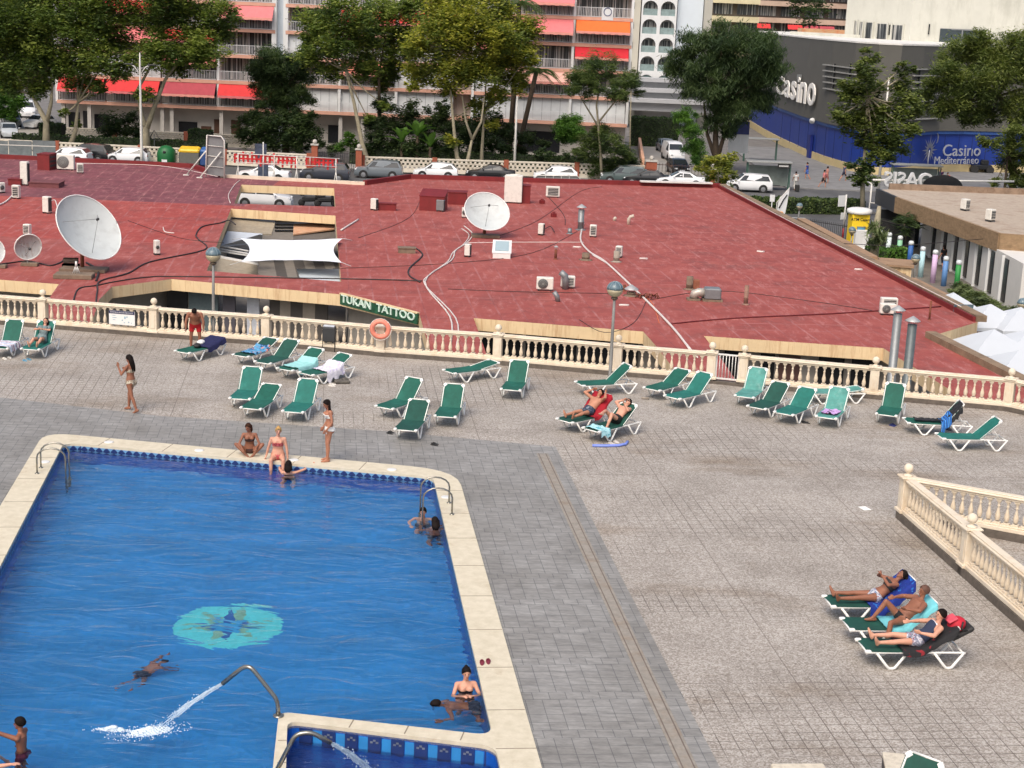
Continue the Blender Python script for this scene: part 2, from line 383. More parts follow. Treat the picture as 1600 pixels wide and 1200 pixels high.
joints(iFL, iLL, oFL, oL, 1.9, skip=1.5); joints(iFL, iFR, oFL, oFR, 1.85, skip=1.0); joints(iD1, iNR, kTL, kTR, .98, skip=1.35); joints(kTL, kBL, iD1, iDL, .8, skip=.75)
struct('coping_joints', g, M('joint_brown', (.24, .20, .15), .9))
# basins
ZW = -.13; ZF = -1.25
def basin(poly, zf, nm, mt):
 g = MB(); g.sheet(poly, [], zf); g.mat(1); g.walls(poly, zf, -.34, flip=True); g.mat(2)
 me_i = len(g.f); g.walls(poly, -.34, -.02, flip=True)
 o = g.build(nm, mt); o['kind'] = 'structure'
 uv = o.data.uv_layers.new(name='UVMap'); L = 0
 acc = [0]
 for i in range(len(poly)): j = (i + 1) % len(poly); acc.append(acc[-1] + math.hypot(poly[j][0] - poly[i][0], poly[j][1] - poly[i][1]))
 for q, pl in enumerate(o.data.polygons):
  if q < me_i: continue
  i = q - me_i
  for li in pl.loop_indices:
   v = o.data.vertices[o.data.loops[li].vertex_index].co
   e0 = abs(v.x - poly[i][0]) + abs(v.y - poly[i][1]) < 1e-4
   uv.data[li].uv = (acc[i] if e0 else acc[i + 1], v.z)
 return o
pt = m_pooltile(); dkt = M('pool_wall_tile', (.008, .09, .42), .35, .2, 6)
basin(inner, ZF, 'pool_basin', [pt, dkt, m_band([(.012, .03, .13), (.14, .30, .50)], 6.5, 6.5)])
kt = M('paddling_pool_tile', (.02, .075, .30), .4, .25, 4)
basin(kids, -.62, 'paddling_basin', [kt, dkt, dkt])
def wsheet(poly, z, nm, mt):
 g = MB(); g.sheet(poly, [], z); return struct(nm, g, mt)
wsheet(inner, ZW, 'pool_water', m_water('pool_water_mat', (.88, .97, 1.0), 1.7, .34))
wsheet(kids, -.30, 'paddling_water', m_water('paddling_water_mat', (.8, .9, 1.0), 5, .6))
def WF(x, y, z=ZF):
 """the point on the pool floor seen through the water surface"""
 p = G(x, y, ZW); d = ray(x, y).normalized(); h = Vector((d.x, d.y)); s_ = h.length / 1.33
 h.normalize(); t = s_ / sqrt(1 - s_ * s_) * (ZW - z); return V(p.x + h.x * t, p.y + h.y * t, z)
# round floor mosaic with a compass star
c = WF(357, 977); g = MB()
def disc(r, z, n=48, j=0): return [(c.x + cos(2 * pi * i / n) * r * (1 + j * sin(9 * 2 * pi * i / n)), c.y + sin(2 * pi * i / n) * r * (1 + j * sin(9 * 2 * pi * i / n))) for i in range(n)]
g.prism(disc(1.13, 0), ZF, ZF + .006); g.mat(1)
def star(R, r, k, a0): return [(c.x + cos(a0 + pi * i / k) * (R if i % 2 == 0 else r), c.y + sin(a0 + pi * i / k) * (R if i % 2 == 0 else r)) for i in range(2 * k)]
g.prism(star(.98, .34, 6, .3), ZF, ZF + .010); g.mat(2); g.prism(star(.80, .22, 4, .1), ZF, ZF + .014)
g.mat(3); g.prism(star(.60, .18, 4, .75), ZF, ZF + .018)
o = struct('floor_mosaic', g, [M('mosaic_turquoise', (.10, .64, .68), .4, .15, 8), M('mosaic_olive', (.20, .42, .30), .4, .3, 9), M('mosaic_navy', (.015, .10, .36), .4, .2, 8), M('mosaic_teal', (.03, .32, .62), .4)])
# decorated tile blocks on the paddling side of the divider, light gaps between
a0, b0 = V(*kTL, 0), V(*kTR, 0); d0 = (b0 - a0).normalized(); n0 = V(d0.y, -d0.x, 0); g = MB(); L0 = (b0 - a0).length; k = .22; FR = ([], [], [])
while k < L0 - .1:
 p = a0 + d0 * (k + .12) + n0 * .012; rz = atan2(d0.y, d0.x)
 g = MB(); g.box((p.x, p.y, -.22), (.23, .03, .34), rz); FR[0].append(g); g2 = MB()
 for q in range(3):
  pp = p + n0 * .017 + d0 * (.05 * (q - 1)); g2.box((pp.x, pp.y, -.11 - .035 * abs(q - 1)), (.045, .006, .035), rz)
 FR[1].append(g2); g3 = MB(); FR[2].append(g3); FR[1].append(g2); g3 = MB(); FR[2].append(g3); p = a0 + d0 * (k + .335) + n0 * .004; g3.box((p.x, p.y, -.24), (.17, .014, .33), rz)
 k += .41
t = thing('divider_frieze', 'row of dark blue patterned tile blocks under the edge between the two pools', 'tile frieze', (0, 0, 0))
for L_, nm, mt in zip(FR, ('tile_block', 'tile_pattern', 'tile_panel'), (M('frieze_navy', (.015, .035, .14), .3), M('frieze_cream', (.30, .33, .36), .4), M('frieze_blue', (.03, .22, .52), .3))):
 for g in L_: g.build(nm, mt, t)
# inlet covers let into the coping
PLB = M('white_plastic', (.72, .72, .70), .4, .06)
ic = [(170, 691, 'near the far left corner'), (311, 704, 'left of the three women'), (459, 719, 'beside the blonde woman'), (612, 734, 'near the far right corner'), (70, 722, 'beside the left pool ladder'), (697, 777, 'beside the right pool ladder')]
for x, y, w in ic:
 p = G(x, y, ZC); g = MB(); g.lathe([(.13, 0), (.13, .012), (.11, .018)], (0, 0, 0), 16)
 o = g.build('skimmer_lid', PLB); o.location = (p.x, p.y, ZC); tag(o, 'round white skimmer lid in the coping ' + w, 'lid', 'skimmer lids in the coping')
# ================================================================ RED ROOFED SHOP BUILDING
def m_roof():
 m, n, b = nodes('red_roof_membrane')
 a = tex(n, 'Noise', .9, Detail=8, Roughness=.75); r = ramp(n, [(.28, sr(126, 58, 51)), (.5, sr(148, 70, 62)), (.75, sr(166, 90, 79))]); n.links.new(a.outputs[0], r.inputs[0])
 p = tex(n, 'Noise', .075, Detail=4, Roughness=.55, loc=(4.2, 1.1, 0)); rp = ramp(n, [(.40, sr(112, 56, 60)), (.50, (1, 1, 1))]);
 # older, duller membrane on the left part of the far half, fresher red in front
 gp = n.nodes.new('ShaderNodeTexCoord'); sp = n.nodes.new('ShaderNodeSeparateXYZ'); n.links.new(gp.outputs['Object'], sp.inputs[0])
 n.links.new(p.outputs[0], rp.inputs[0])
 my = n.nodes.new('ShaderNodeMath'); my.operation = 'GREATER_THAN'; my.inputs[1].default_value = 97; n.links.new(sp.outputs[1], my.inputs[0])
 mx = n.nodes.new('ShaderNodeMath'); mx.operation = 'LESS_THAN'; mx.inputs[1].default_value = -17; n.links.new(sp.outputs[0], mx.inputs[0])
 mm = n.nodes.new('ShaderNodeMath'); mm.operation = 'MULTIPLY'; n.links.new(my.outputs[0], mm.inputs[0]); n.links.new(mx.outputs[0], mm.inputs[1])
 f = tex(n, 'Noise', 1.4, Detail=5); rf = ramp(n, [(.35, sr(104, 54, 60)), (.65, sr(124, 66, 72))]); n.links.new(f.outputs[0], rf.inputs[0])
 o = mix(n, r.outputs[0], rf.outputs[0], mm.outputs[0])
 # fresher brighter coat strip between
 m2 = n.nodes.new('ShaderNodeMath'); m2.operation = 'COMPARE'; m2.inputs[1].default_value = 89; m2.inputs[2].default_value = 8; n.links.new(sp.outputs[1], m2.inputs[0])
 m4 = n.nodes.new('ShaderNodeMath'); m4.operation = 'MULTIPLY'; n.links.new(m2.outputs[0], m4.inputs[0]); n.links.new(mx.outputs[0], m4.inputs[1])
 o = mix(n, o, mix(n, o, (1.08, .82, .78), 1.0, 'MULTIPLY'), m4.outputs[0])
 # seams: membrane sheets laid skew, dusty white scuffs along them
 for rot, w, h, sz, op in ((YAW, 1.05, 9, .05, .42), (YAW, 60, 4.6, .06, .35)):
  jt = tex(n, 'Brick', 1.0, rot=(0, 0, rot)); jt.inputs['Color1'].default_value = jt.inputs['Color2'].default_value = (0, 0, 0, 1)
  jt.inputs['Mortar'].default_value = (1, 1, 1, 1); jt.inputs['Mortar Size'].default_value = sz; jt.inputs['Mortar Smooth'].default_value = .7; jt.offset = 0; jt.inputs['Brick Width'].default_value = w; jt.inputs['Row Height'].default_value = h
  s = tex(n, 'Noise', .6, Detail=4, loc=(rot * 9, 2, 0)); rs = ramp(n, [(.42, (.04,) * 3), (.62, (op * 1.3,) * 3)]); n.links.new(s.outputs[0], rs.inputs[0])
  o = mix(n, o, sr(205, 150, 145), mix(n, jt.outputs[0], rs.outputs[0], 1.0, 'MULTIPLY'))
 jt = tex(n, 'Brick', 1.0, rot=(0, 0, YAW), offset=0.0); jt.inputs['Color1'].default_value = jt.inputs['Color2'].default_value = (0, 0, 0, 1)
 jt.inputs['Mortar'].default_value = (1, 1, 1, 1); jt.inputs['Mortar Size'].default_value = .03; jt.inputs['Brick Width'].default_value = 1.05; jt.inputs['Row Height'].default_value = 9; jt.inputs['Mortar Smooth'].default_value = .6
 o = mix(n, o, sr(112, 44, 46), mix(n, jt.outputs[0], (.5,) * 3, 1.0, 'MULTIPLY'))
 w = tex(n, 'Noise', 1.7, Detail=9, Roughness=.85, sc=(1.5, .35, 1), rot=(0, 0, YAW)); rw = ramp(n, [(.52, (0,) * 3), (.70, (.7,) * 3)]); n.links.new(w.outputs[0], rw.inputs[0])
 o = mix(n, o, sr(198, 140, 134), rw.outputs[0])
 d = tex(n, 'Noise', .35, Detail=7, Roughness=.8, loc=(8, 8, 1)); rd = ramp(n, [(.53, (0,) * 3), (.70, (.6,) * 3)]); n.links.new(d.outputs[0], rd.inputs[0])
 o = mix(n, o, sr(96, 62, 58), rd.outputs[0])
 n.links.new(o, b.inputs['Base Color']); b.inputs['Roughness'].default_value = .75; bump(n, b, a.outputs[0], .2, .02)
 return m
ROOFM = m_roof()
CREAM = M('cream_render', sr(216, 192, 152), .8, .07, 1.2, stain=(sr(165, 118, 78), .8, 1.6, (3, 3, .25)))
REDP = M('dark_red_paint', sr(112, 28, 30), .6, .2, 2)
def RP(x, y): p = G(x, y, RF); return (p.x, p.y)
near_path = [(-420, 405), (0, 437), (92, 444), (60, 490), (52, 512), (132, 530), (155, 468), (175, 448), (268, 436), (533, 460), (655, 490), (664, 522), (680, 575), (768, 590), (740, 497),
             (1005, 518), (1022, 537), (1052, 575), (1062, 605), (1162, 612), (1128, 562), (1100, 525), (1380, 544), (1481, 607), (1495, 650), (1640, 625), (1558, 580), (1453, 526), (1528, 503)]
far_path = [(1125, 293), (800, 284), (640, 279), (570, 289), (345, 277), (300, 262), (120, 253), (-420, 228)]
rn = [RP(*p) for p in near_path]; rfar = [RP(*p) for p in far_path]
rpoly = rn + rfar
# hidden corners are pulled clear of the deck
def clear(p):
 for i in range(len(edge) - 1):
  a, b = edge[i], edge[i + 1]
  if min(a[0], b[0]) <= p[0] <= max(a[0], b[0]):
   y = a[1] + (b[1] - a[1]) * (p[0] - a[0]) / (b[0] - a[0]); return (p[0], max(p[1], y + .9))
 return p
rpoly = [clear(p) for p in rpoly]
hA = [RP(*p) for p in ((377, 288.5), (522, 294), (524, 323), (366, 318))]
hB = [RP(*p) for p in ((361, 326), (524, 337), (533, 440), (323, 423))]
shop = thing('shop_building', 'low shop building with a vast flat red membrane roof and cream fascias behind the balustrade', 'building', (0, 90, ST))
g = MB(); g.sheet(rpoly, [hA, hB], RF); g.build('roof', ROOFM, None)
roof_o = bpy.data.objects['roof']; roof_o.parent = shop; roof_o.matrix_parent_inverse = shop.matrix_basis.inverted()
g = MB(); g.sheet(rpoly, [hA, hB], RF - .52, flip=True); g.build('soffit', M('soffit_grey', (.22, .21, .20), .9), shop, True)
g = MB(); g.walls(rpoly, RF - .52, RF - .001); g.walls(hA, RF - .52, RF - .001); g.walls(hB, RF - .52, RF - .001); g.build('fascia', CREAM, shop, True)
# upstands round the roof
def along(pts, z, w, h, nm, mt, par=None, off=0):
 g = MB()
 for i in range(len(pts) - 1):
  a = V(pts[i][0], pts[i][1], z + h / 2); b = V(pts[i + 1][0], pts[i + 1][1], z + h / 2); g.beam(a, b, w, h)
 return g.build(nm, mt, par or shop, True)
rf2 = [rfar[0], rfar[1], rfar[2], rfar[3]]
along(rf2, RF, .3, .32, 'upstand', REDP); along([rfar[4], rfar[5], rfar[6], rfar[7]], RF, .3, .30, 'upstand', REDP)
BRS = M('weathered_ledge', sr(132, 112, 90), .85, .25, 1.5, stain=(sr(80, 64, 48), .7, 1.2))
e0, e1 = V(*rfar[0], 0), V(*rn[-1], 0); dn = (e1 - e0).normalized(); nn = V(-dn.y, dn.x, 0)
along([tuple(e0 + nn * .15)[:2], tuple(e1 + nn * .15)[:2]], RF, .5, .28, 'parapet_ledge', BRS)
along([tuple(e0 - nn * .18)[:2], tuple(e1 - nn * .18)[:2]], RF, .12, .22, 'upstand', REDP)
e0, e1 = V(*RP(1453, 527), 0), V(*RP(1558, 580), 0)
along([tuple(e0)[:2], tuple(e1 + (e1 - e0) * .5)[:2]], RF, .45, .26, 'parapet_ledge', BRS)
along([RP(345, 277), RP(570, 289)], RF, .28, .22, 'edge_beam', M('pale_edge', sr(214, 200, 180), .8, .1, 3, stain=((.3, .2, .14), .5, 2)))
along([RP(1000, 290.5), RP(1112, 293.5)], RF + .30, .5, .10, 'coping_strip', M('white_strip', (.62, .61, .58), .6, .1))
# walls under the roof (two blocks with an arcade between), set back from the fascias
WALLG = M('shop_wall_grey', sr(150, 146, 138), .85, .12, 1.5, stain=((.15, .13, .12), .4, .8))
left = [RP(-420, 395), RP(0, 425), RP(180, 432), RP(262, 425), RP(300, 432), RP(352, 330), RP(362, 300), RP(350, 285), RP(300, 268), RP(-420, 236)]
right = [RP(545, 452), RP(640, 478), RP(650, 486), RP(740, 488), RP(1005, 508), RP(1090, 516), RP(1380, 535), RP(1440, 560), RP(1445, 520), RP(1505, 500), RP(1120, 300), RP(560, 300), RP(535, 330)]
for poly in (left, right):
 g = MB(); g.walls(poly, ST, RF - .5); g.build('wall', WALLG, shop, True)
# shopfronts under the fascias: openings and shutters, each proud of the wall
DARK = M('dark_glass', (.015, .017, .02), .25, .2, spec=.4)
def front(a, b, cols, z0=ST, z1=RF - .75, out=.06):
 """cols: (u0,u1,material,name)"""
 a = V(*a, 0); b = V(*b, 0); d = b - a; n = V(d.y, -d.x, 0).normalized()
 for u0, u1, mt, nm, zz in cols:
  p = a + d * (u0 + u1) / 2 + n * out; g = MB()
  g.box((p.x, p.y, (z0 + zz) / 2), ((u1 - u0) * d.length, .1, zz - z0), atan2(d.y, d.x)); g.build(nm, mt, shop, True)
SHUT = M('grey_blue_shutter', sr(92, 108, 112), .6, .15, 8)
STRA = M('stripe_light', sr(150, 142, 130), .8, .1, 3); STRB = M('stripe_dark', sr(82, 78, 74), .8, .1, 3)
wA, wB = RP(262, 428), RP(533, 452)
front(wA, wB, [(.0, .12, DARK, 'doorway', -1.1), (.13, .30, SHUT, 'shutter', -1.1), (.33, .40, M('board_dark', sr(86, 84, 92), .6), 'door_panel', -1.2), (.47, .54, M('board_white', sr(190, 196, 205), .5), 'door_panel', -1.2), (.60, .66, STRB, 'stripe_panel', -1.0), (.66, .72, STRA, 'stripe_panel', -1.0), (.72, .79, STRB, 'stripe_panel', -1.0), (.79, .86, STRA, 'stripe_panel', -1.0), (.86, .93, STRB, 'stripe_panel', -1.0)])
wC, wD = RP(740, 488), RP(1005, 508)
front(wC, wD, [(.02, .3, DARK, 'shop_window', -1.05), (.32, .62, DARK, 'shop_window', -1.05), (.64, .98, DARK, 'shop_window', -1.05)])
wE, wF_ = RP(1095, 516), RP(1380, 535)
front(wE, wF_, [(.14, .24, DARK, 'doorway', -1.1), (.34, .42, DARK, 'shop_window', -1.3), (.44, .56, M('poster_brown', (.12, .06, .05), .5), 'poster', -1.3), (.66, .80, DARK, 'shop_window', -1.2), (.84, .97, DARK, 'shop_window', -1.2)])
# patio
g = MB(); g.quad(*[(G(x, y, ST).x, G(x, y, ST).y, ST + .004) for x, y in ((-300, 700), (1900, 700), (1900, 380), (-300, 380))]); struct('patio', g, M('patio_stone', sr(112, 106, 98), .85, .2, 1.2, stain=((.1, .09, .08), .5, .5)))
# arcade floor and what is seen through the two light wells
g = MB(); p = [G(x, y, ST) for x, y in ((340, 505), (560, 520), (545, 350), (365, 340))]; g.quad(*[(q.x, q.y, ST + .008) for q in p]); struct('arcade_floor', g, M('arcade_grey', sr(128, 122, 114), .8, .15))
d = (p[1] - p[0]).normalized()
g = MB()
for k in range(7):
 a = G(440 + k * 17, 470, ST); b = G(425 + k * 15, 395, ST)
 if k % 2 == 0: g.quad((a.x, a.y, ST + .014), (a.x + .62, a.y, ST + .014), (b.x + .62, b.y, ST + .014), (b.x, b.y, ST + .014))
struct('floor_stripes', g, STRB)
PLANK = M('grey_planks', sr(150, 140, 122), .8, .18, 4, stain=((.22, .16, .1), .5, 2, (1, 1, 1)))
def slabq(pts, t=.08):
 g = MB(); vs = [Vector(p) for p in pts]; n = (vs[1] - vs[0]).cross(vs[2] - vs[0]).normalized()
 if n.z < 0: n = -n
 k = len(vs); g._add(vs + [v - n * t for v in vs], [tuple(range(k)), tuple(reversed(range(k, 2 * k)))] + [(i, k + i, k + (i + 1) % k, (i + 1) % k) for i in range(k)]); return g
def pz(x, y, z): return G(x, y, z)
c1 = thing('canopy', 'weathered plank canopy in the far left corner of the large light well', 'canopy', (*RP(385, 350), ST))
slabq([pz(362, 340, -1.1), pz(430, 348, -1.2), pz(424, 366, -1.6), pz(355, 360, -1.5)]).build('plank_deck', PLANK, c1, True)
c1 = thing('canopy', 'orange brown plank canopy at the far right of the large light well', 'canopy', (*RP(490, 352), ST))
slabq([pz(459, 350, -1.3), pz(523, 346, -1.1), pz(523, 357, -1.3), pz(458, 366, -1.5)]).build('plank_deck', M('orange_planks', sr(190, 150, 118), .8, .15, 3, stain=(sr(190, 110, 70), .7, 2)), c1, True)
slabq([pz(458, 368, -1.6), pz(523, 359, -1.45), pz(524, 374, -1.7), pz(458, 378, -1.8)]).build('slate_deck', M('slate_planks', sr(96, 90, 84), .8, .2, 4), c1, True)
c1 = thing('canopy', 'beige plank canopy with white trim at the near left of the large light well', 'canopy', (*RP(370, 415), ST))
slabq([pz(343, 403, -1.0), pz(402, 414, -1.0), pz(404, 430, -1.2), pz(325, 428, -1.2)]).build('plank_deck', PLANK, c1, True)
g = MB(); g.beam(pz(342, 401, -.97), pz(404, 413, -.97), .07, .12); g.build('trim', PLB, c1, True)
c1 = thing('shop_sign', 'pale grey sign board standing in the large light well left of the white sail', 'sign', (*RP(380, 385), ST))
slabq([pz(355, 361, -1.2), pz(410, 365, -1.2), pz(410, 378, -1.9), pz(345, 384, -1.9)]).build('board', M('pale_blue_board', sr(176, 184, 194), .5, .06), c1, True)
g = MB();
for k in (0, .35, .6): g.beam(pz(343, 384 + k * 14, -1.7), pz(388, 392 + k * 12, -1.7), .07, .07)
g.build('frame', PLB, c1, True)
c1 = thing('steps', 'grey steps at the back of the large light well', 'steps', (*RP(445, 352), ST))
for k in range(4):
 a = pz(430, 346 + 5 * k, -1.4 - .2 * k); b = pz(459, 346 + 5 * k, -1.4 - .2 * k); g = MB(); g.beam(a, b, .5, .08); g.build('step', M('step_grey', sr(140, 138, 134), .7), c1, True)
c1 = thing('pergola_roof', 'white corrugated roof sheet in the near right corner of the large light well', 'roof sheet', (*RP(500, 430), ST))
slabq([pz(464, 420, -1.1), pz(531, 420, -1.1), pz(531, 441, -1.1), pz(470, 438, -1.1)]).build('sheet', M('sheet_white', sr(190, 200, 206), .5, .05), c1, True)
g = MB()
a, b = RP(469, 411), RP(530, 411); g.box(((a[0] + b[0]) / 2, a[1] + 1.2, -1.9), (b[0] - a[0], .1, 1.4)); g.build('shop_window', M('purple_window', sr(104, 60, 92), .3, .5, 1.5), shop, True)
# white shade sail across the light well
sail = thing('shade_sail', 'white rectangular shade sail stretched across the large light well', 'shade sail', (*RP(455, 393), RF))
c4 = [pz(376, 372.5, RF + .15), pz(535, 372.5, RF + .25), pz(534, 410, RF + .25), pz(377, 409, RF + .1)]
vs = []; N = 16
for j in range(N + 1):
 for i in range(N + 1):
  u, v = i / N, j / N
  iu = .5 + (u - .5) * (1 - .17 * sin(pi * v) * 1.0) ; iv = .5 + (v - .5) * (1 - .16 * sin(pi * u))
  p = (c4[0] * (1 - iu) + c4[1] * iu) * (1 - iv) + (c4[3] * (1 - iu) + c4[2] * iu) * iv
  vs.append((p.x, p.y, p.z - .22 * sin(pi * u) * sin(pi * v) + .01 * sin(u * 23 + v * 7)))
g = MB(); g._add(vs, [(j * (N + 1) + i, (j + 1) * (N + 1) + i, (j + 1) * (N + 1) + i + 1, j * (N + 1) + i + 1) for j in range(N) for i in range(N)], True)
g.build('sail_cloth', M('sail_white', sr(232, 236, 240), .7, .02, 2), sail, True)
for q, w in zip(c4, ((-1, .3), (1, .3), (1, -.3), (-1, -.3))): g = MB(); g.tube([q, q + V(w[0] * .5, w[1], -.12)], .015, 5); g.build('guy_rope', M('rope', (.5, .5, .5), .8), sail, True)
# sign over the corner
def board(nm, label, cat, a, b, h, t, mt, par=None):
 a = Vector(a); b = Vector(b); T = thing(nm, label, cat, (a + b) / 2)
 g = MB(); g.beam(a, b, t, h); g.build('board', mt, T, True); return T
GRN = M('sign_green', sr(34, 84, 60), .5, .5, 5, stain=(sr(12, 34, 26), .8, 4))
a = G(534, 459.5, RF) ; b = G(655, 490.5, RF)
a.z = b.z = RF - .21
dd = (b - a).normalized(); nrm = V(dd.y, -dd.x, 0)
tk = board('shop_sign', 'long dark green leaf patterned tattoo shop sign along the diagonal roof edge', 'sign', a + nrm * .07 + V(0, 0, .02), b + nrm * .07 + V(0, 0, .02), .50, .06, GRN)
g = MB(); LET = M('letter_mint', sr(206, 226, 214), .5, .03); o = a + nrm * .12 + dd * (b - a).length * .5 + V(0, 0, -.10)
text_mesh(g, 'TUKAN  TATTOO', o, dd, (0, 0, 1), .34, .04, .012, 'C', 1.28); g.build('lettering', LET, tk, True)
# a strip of cream edge along the top of the sign
g = MB(); g.beam(a + V(0, 0, .25) + nrm * .05, b + V(0, 0, .25) + nrm * .05, .16, .05); g.build('trim', CREAM, tk, True)
# ================================================================ ROOF CLUTTER
ACW = M('ac_white', sr(214, 212, 204), .55, .06, 6, stain=((.35, .33, .3), .4, 5)); GRL = M('grille_dark', sr(52, 54, 56), .6, .2, 20); FANG = M('fan_grey', sr(120, 122, 120), .5, .15, 20)
WOOD = M('old_timber', sr(120, 104, 88), .9, .25, 3, stain=((.08, .06, .05), .6, 3)); RUST = M('rusty_steel', sr(110, 62, 44), .85, .3, 5)
GALV = M('galvanised', sr(128, 132, 134), .45, .12, 4, metal=.4); BLK = M('black_rubber', (.02, .02, .02), .7)
def ac(x0, x1, yt, yb, dep, rot, label, kind='fan', z=RF, grp='air conditioners on the red roof', mt=None):
 xm = (x0 + x1) / 2; p = G(xm, yb, z); s = FPX / p.y * cos(PITCH); w = (x1 - x0) / s; h = max(.3, (yb - yt) / s / 1.0)
 foot = .07; h -= foot; c = abs(cos(rot)); sn = abs(sin(rot)); w = max(.25, (w - sn * dep) / max(c, .35)) if kind != 'tower' else w
 T = thing('air_conditioner', label, 'air conditioner', (p.x, p.y + dep / 2, z), rot, grp)
 g = MB(); g.box((0, 0, foot + h / 2), (w, dep, h), bev=.03); g.build('casing', mt or ACW, T)
 g = MB()
 for sx in (-1, 1): g.box((sx * w * .35, 0, foot / 2), (.06, dep, foot))
 g.build('foot', BLK, T)
 if kind == 'fan':
  r = min(w * .36, h * .42); fx = -w * .12
  g = MB(); g.lathe([(r, 0), (r, .02), (r * .97, .03), (r * .3, .045), (.01, .05)], (fx, -dep / 2 - .001, foot + h / 2), 20, Matrix.Rotation(pi / 2, 3, 'X')); f = g.build('fan_grille', FANG, T)
  g = MB()
  for q in (.35, .6, .85):
   rr = r * q; g.tube([(fx + rr * cos(2 * pi * i / 16), -dep / 2 - .055, foot + h / 2 + rr * sin(2 * pi * i / 16)) for i in range(17)], .008, 4)
  g.build('guard_ring', GRL, f)
 elif kind == 'grille':
  g = MB(); g.box((0.02 * w, -dep / 2 - .005, foot + h * .5), (w * .74, .02, h * .74)); f = g.build('coil_grille', GRL, T)
  g = MB()
  for q in range(5): g.box((0.02 * w, -dep / 2 - .02, foot + h * (.2 + .15 * q)), (w * .74, .012, .018))
  g.build('slat', ACW, f)
 else:
  g = MB(); g.box((w * .5 + .004, 0, foot + h * .5), (.02, dep * .75, h * .85)); g.build('coil_grille', GRL, T)
 return T
ac(31, 45, 254, 290, .38, -.25, 'tall narrow white air conditioner standing on end at the left of the red roof', 'side')
ac(89, 115, 243, 266, .4, 0, 'large white air conditioner with a round fan beside the red cabinet')
ac(119, 130, 256, 271, .3, .2, 'small white air conditioner right of the large one by the red cabinet', 'grille')
ac(18, 31, 290, 311, .3, -.2, 'white air conditioner with a dark grille just below the tall narrow one at the left', 'grille')
ac(-5, 7, 286, 302, .3, .9, 'white air conditioner cut by the left picture edge', 'fan')
ac(65, 80, 308, 334, .35, -.5, 'white air conditioner up left of the big dish with a looped white pipe', 'side')
ac(35, 48, 351, 368, .3, -.3, 'white air conditioner behind the rust streaked small dish', 'grille')
ac(238, 250, 376, 399, .32, .6, 'lone white air conditioner right of the big dish', 'fan')
ac(578, 591, 311, 329, .3, -.6, 'small white air conditioner left of the dark red sloping cabinet', 'side')
ac(681, 695, 313, 331, .3, -.3, 'grey air conditioner at the foot of the dark red sloping cabinet', 'side', mt=GALV)
ac(853, 874, 292, 309, .32, 0, 'white air conditioner with a black grille near the far edge of the roof', 'grille')
ac(721, 731, 325, 341, .3, .1, 'white air conditioner half hidden behind the middle dish')
ac(840, 851, 350, 368, .3, -.4, 'small white air conditioner with a black pipe loop right of the middle dish', 'side')
ac(921, 932, 352, 371, .3, -.1, 'small white air conditioner beside the grey capped flue', 'grille')
ac(725, 736, 382, 402, .3, -.3, 'small white air conditioner left of the white skylight', 'side')
ac(961, 973, 385, 403, .3, -.3, 'small white air conditioner right of the conduit bend', 'grille')
ac(838, 864, 434, 455, .35, 0, 'white air conditioner with a large round fan in the middle of the near roof')
ac(876, 898, 432, 451, .35, 0, 'white air conditioner with a black grille behind the grey duct elbow', 'grille')
ac(1376, 1402, 466, 486, .35, 0, 'white air conditioner with a black front, rear of the pair behind the two flues', 'grille')
ac(1375, 1399, 475, 493, .3, 0, 'white air conditioner behind the two tall flues, the front of a pair', 'fan')
T = ac(788, 815, 276, 318, .85, -.05, 'tall cream air conditioning tower with a round fan cowl by the dark red box', 'tower')
g = MB(); g.lathe([(.40, 0), (.42, .14), (.34, .14), (.33, .05)], (0, 0, 1.72), 18); g.build('fan_cowl', ACW, T)
def rbox(x0, x1, yt, yb, dep, rot, label, nm='roof_cabinet', cat='cabinet', mt=REDP, slope=0, z=RF, grp=None):
 xm = (x0 + x1) / 2; p = G(xm, yb, z); s = FPX / p.y * cos(PITCH); w = (x1 - x0) / s; h = (yb - yt) / s * .9
 T = thing(nm, label, cat, (p.x, p.y + dep / 2, z), rot, grp)
 g = MB(); w2, d2 = w / 2, dep / 2
 g._add([(-w2, -d2, 0), (w2, -d2, 0), (w2, d2, 0), (-w2, d2, 0), (-w2, -d2, h), (w2, -d2, h), (w2, d2, h + slope), (-w2, d2, h + slope)], [(3, 2, 1, 0), (4, 5, 6, 7), (0, 1, 5, 4), (1, 2, 6, 5), (2, 3, 7, 6), (3, 0, 4, 7)])
 g.build('casing', mt, T)
 g = MB(); g.box((0, 0, h + .03 + slope / 2), (w + .08, dep + .08, .04), M3=Matrix.Rotation(math.atan2(slope, dep), 3, 'X')); g.build('lid', mt, T)
 return T, w, h
T, w, h = rbox(60, 79, 240, 266, 1.3, -.12, 'dark red box with a slotted side on the left of the roof')
g = MB()
for q in range(3): g.box((w / 2 + .01, 0, .3 + q * .3), (.03, 1.0, .14))
g.build('vent_slot', GRL, T)
rbox(657, 695, 306, 330, 1.4, -.1, 'dark red cabinet with a sloping lid in the middle of the far roof', slope=.3)
rbox(700, 728, 300, 320, 1.2, 0, 'dark red box behind the middle dish')
rbox(815, 828, 289, 318, .8, 0, 'dark red box beside the cream air conditioning tower')
rbox(587, 618, 318, 329, .5, 0, 'low dark red trunking box right of the small air conditioner')
T, w, h = rbox(770, 797, 396, 404, 1.5, 0, 'white skylight with a glass top on the red roof', 'skylight', 'skylight', PLB, slope=.45)
g = MB(); g.box((0, 0, h + .30), (w * .78, 1.15, .02), M3=Matrix.Rotation(math.atan2(.45, 1.5), 3, 'X')); g.build('glass_pane', M('skylight_glass', (.35, .45, .48), .15, .05), T)
rbox(622, 648, 388, 396, .5, .1, 'weathered timber block left of the conduit tangle', 'timber_block', 'timber', WOOD)
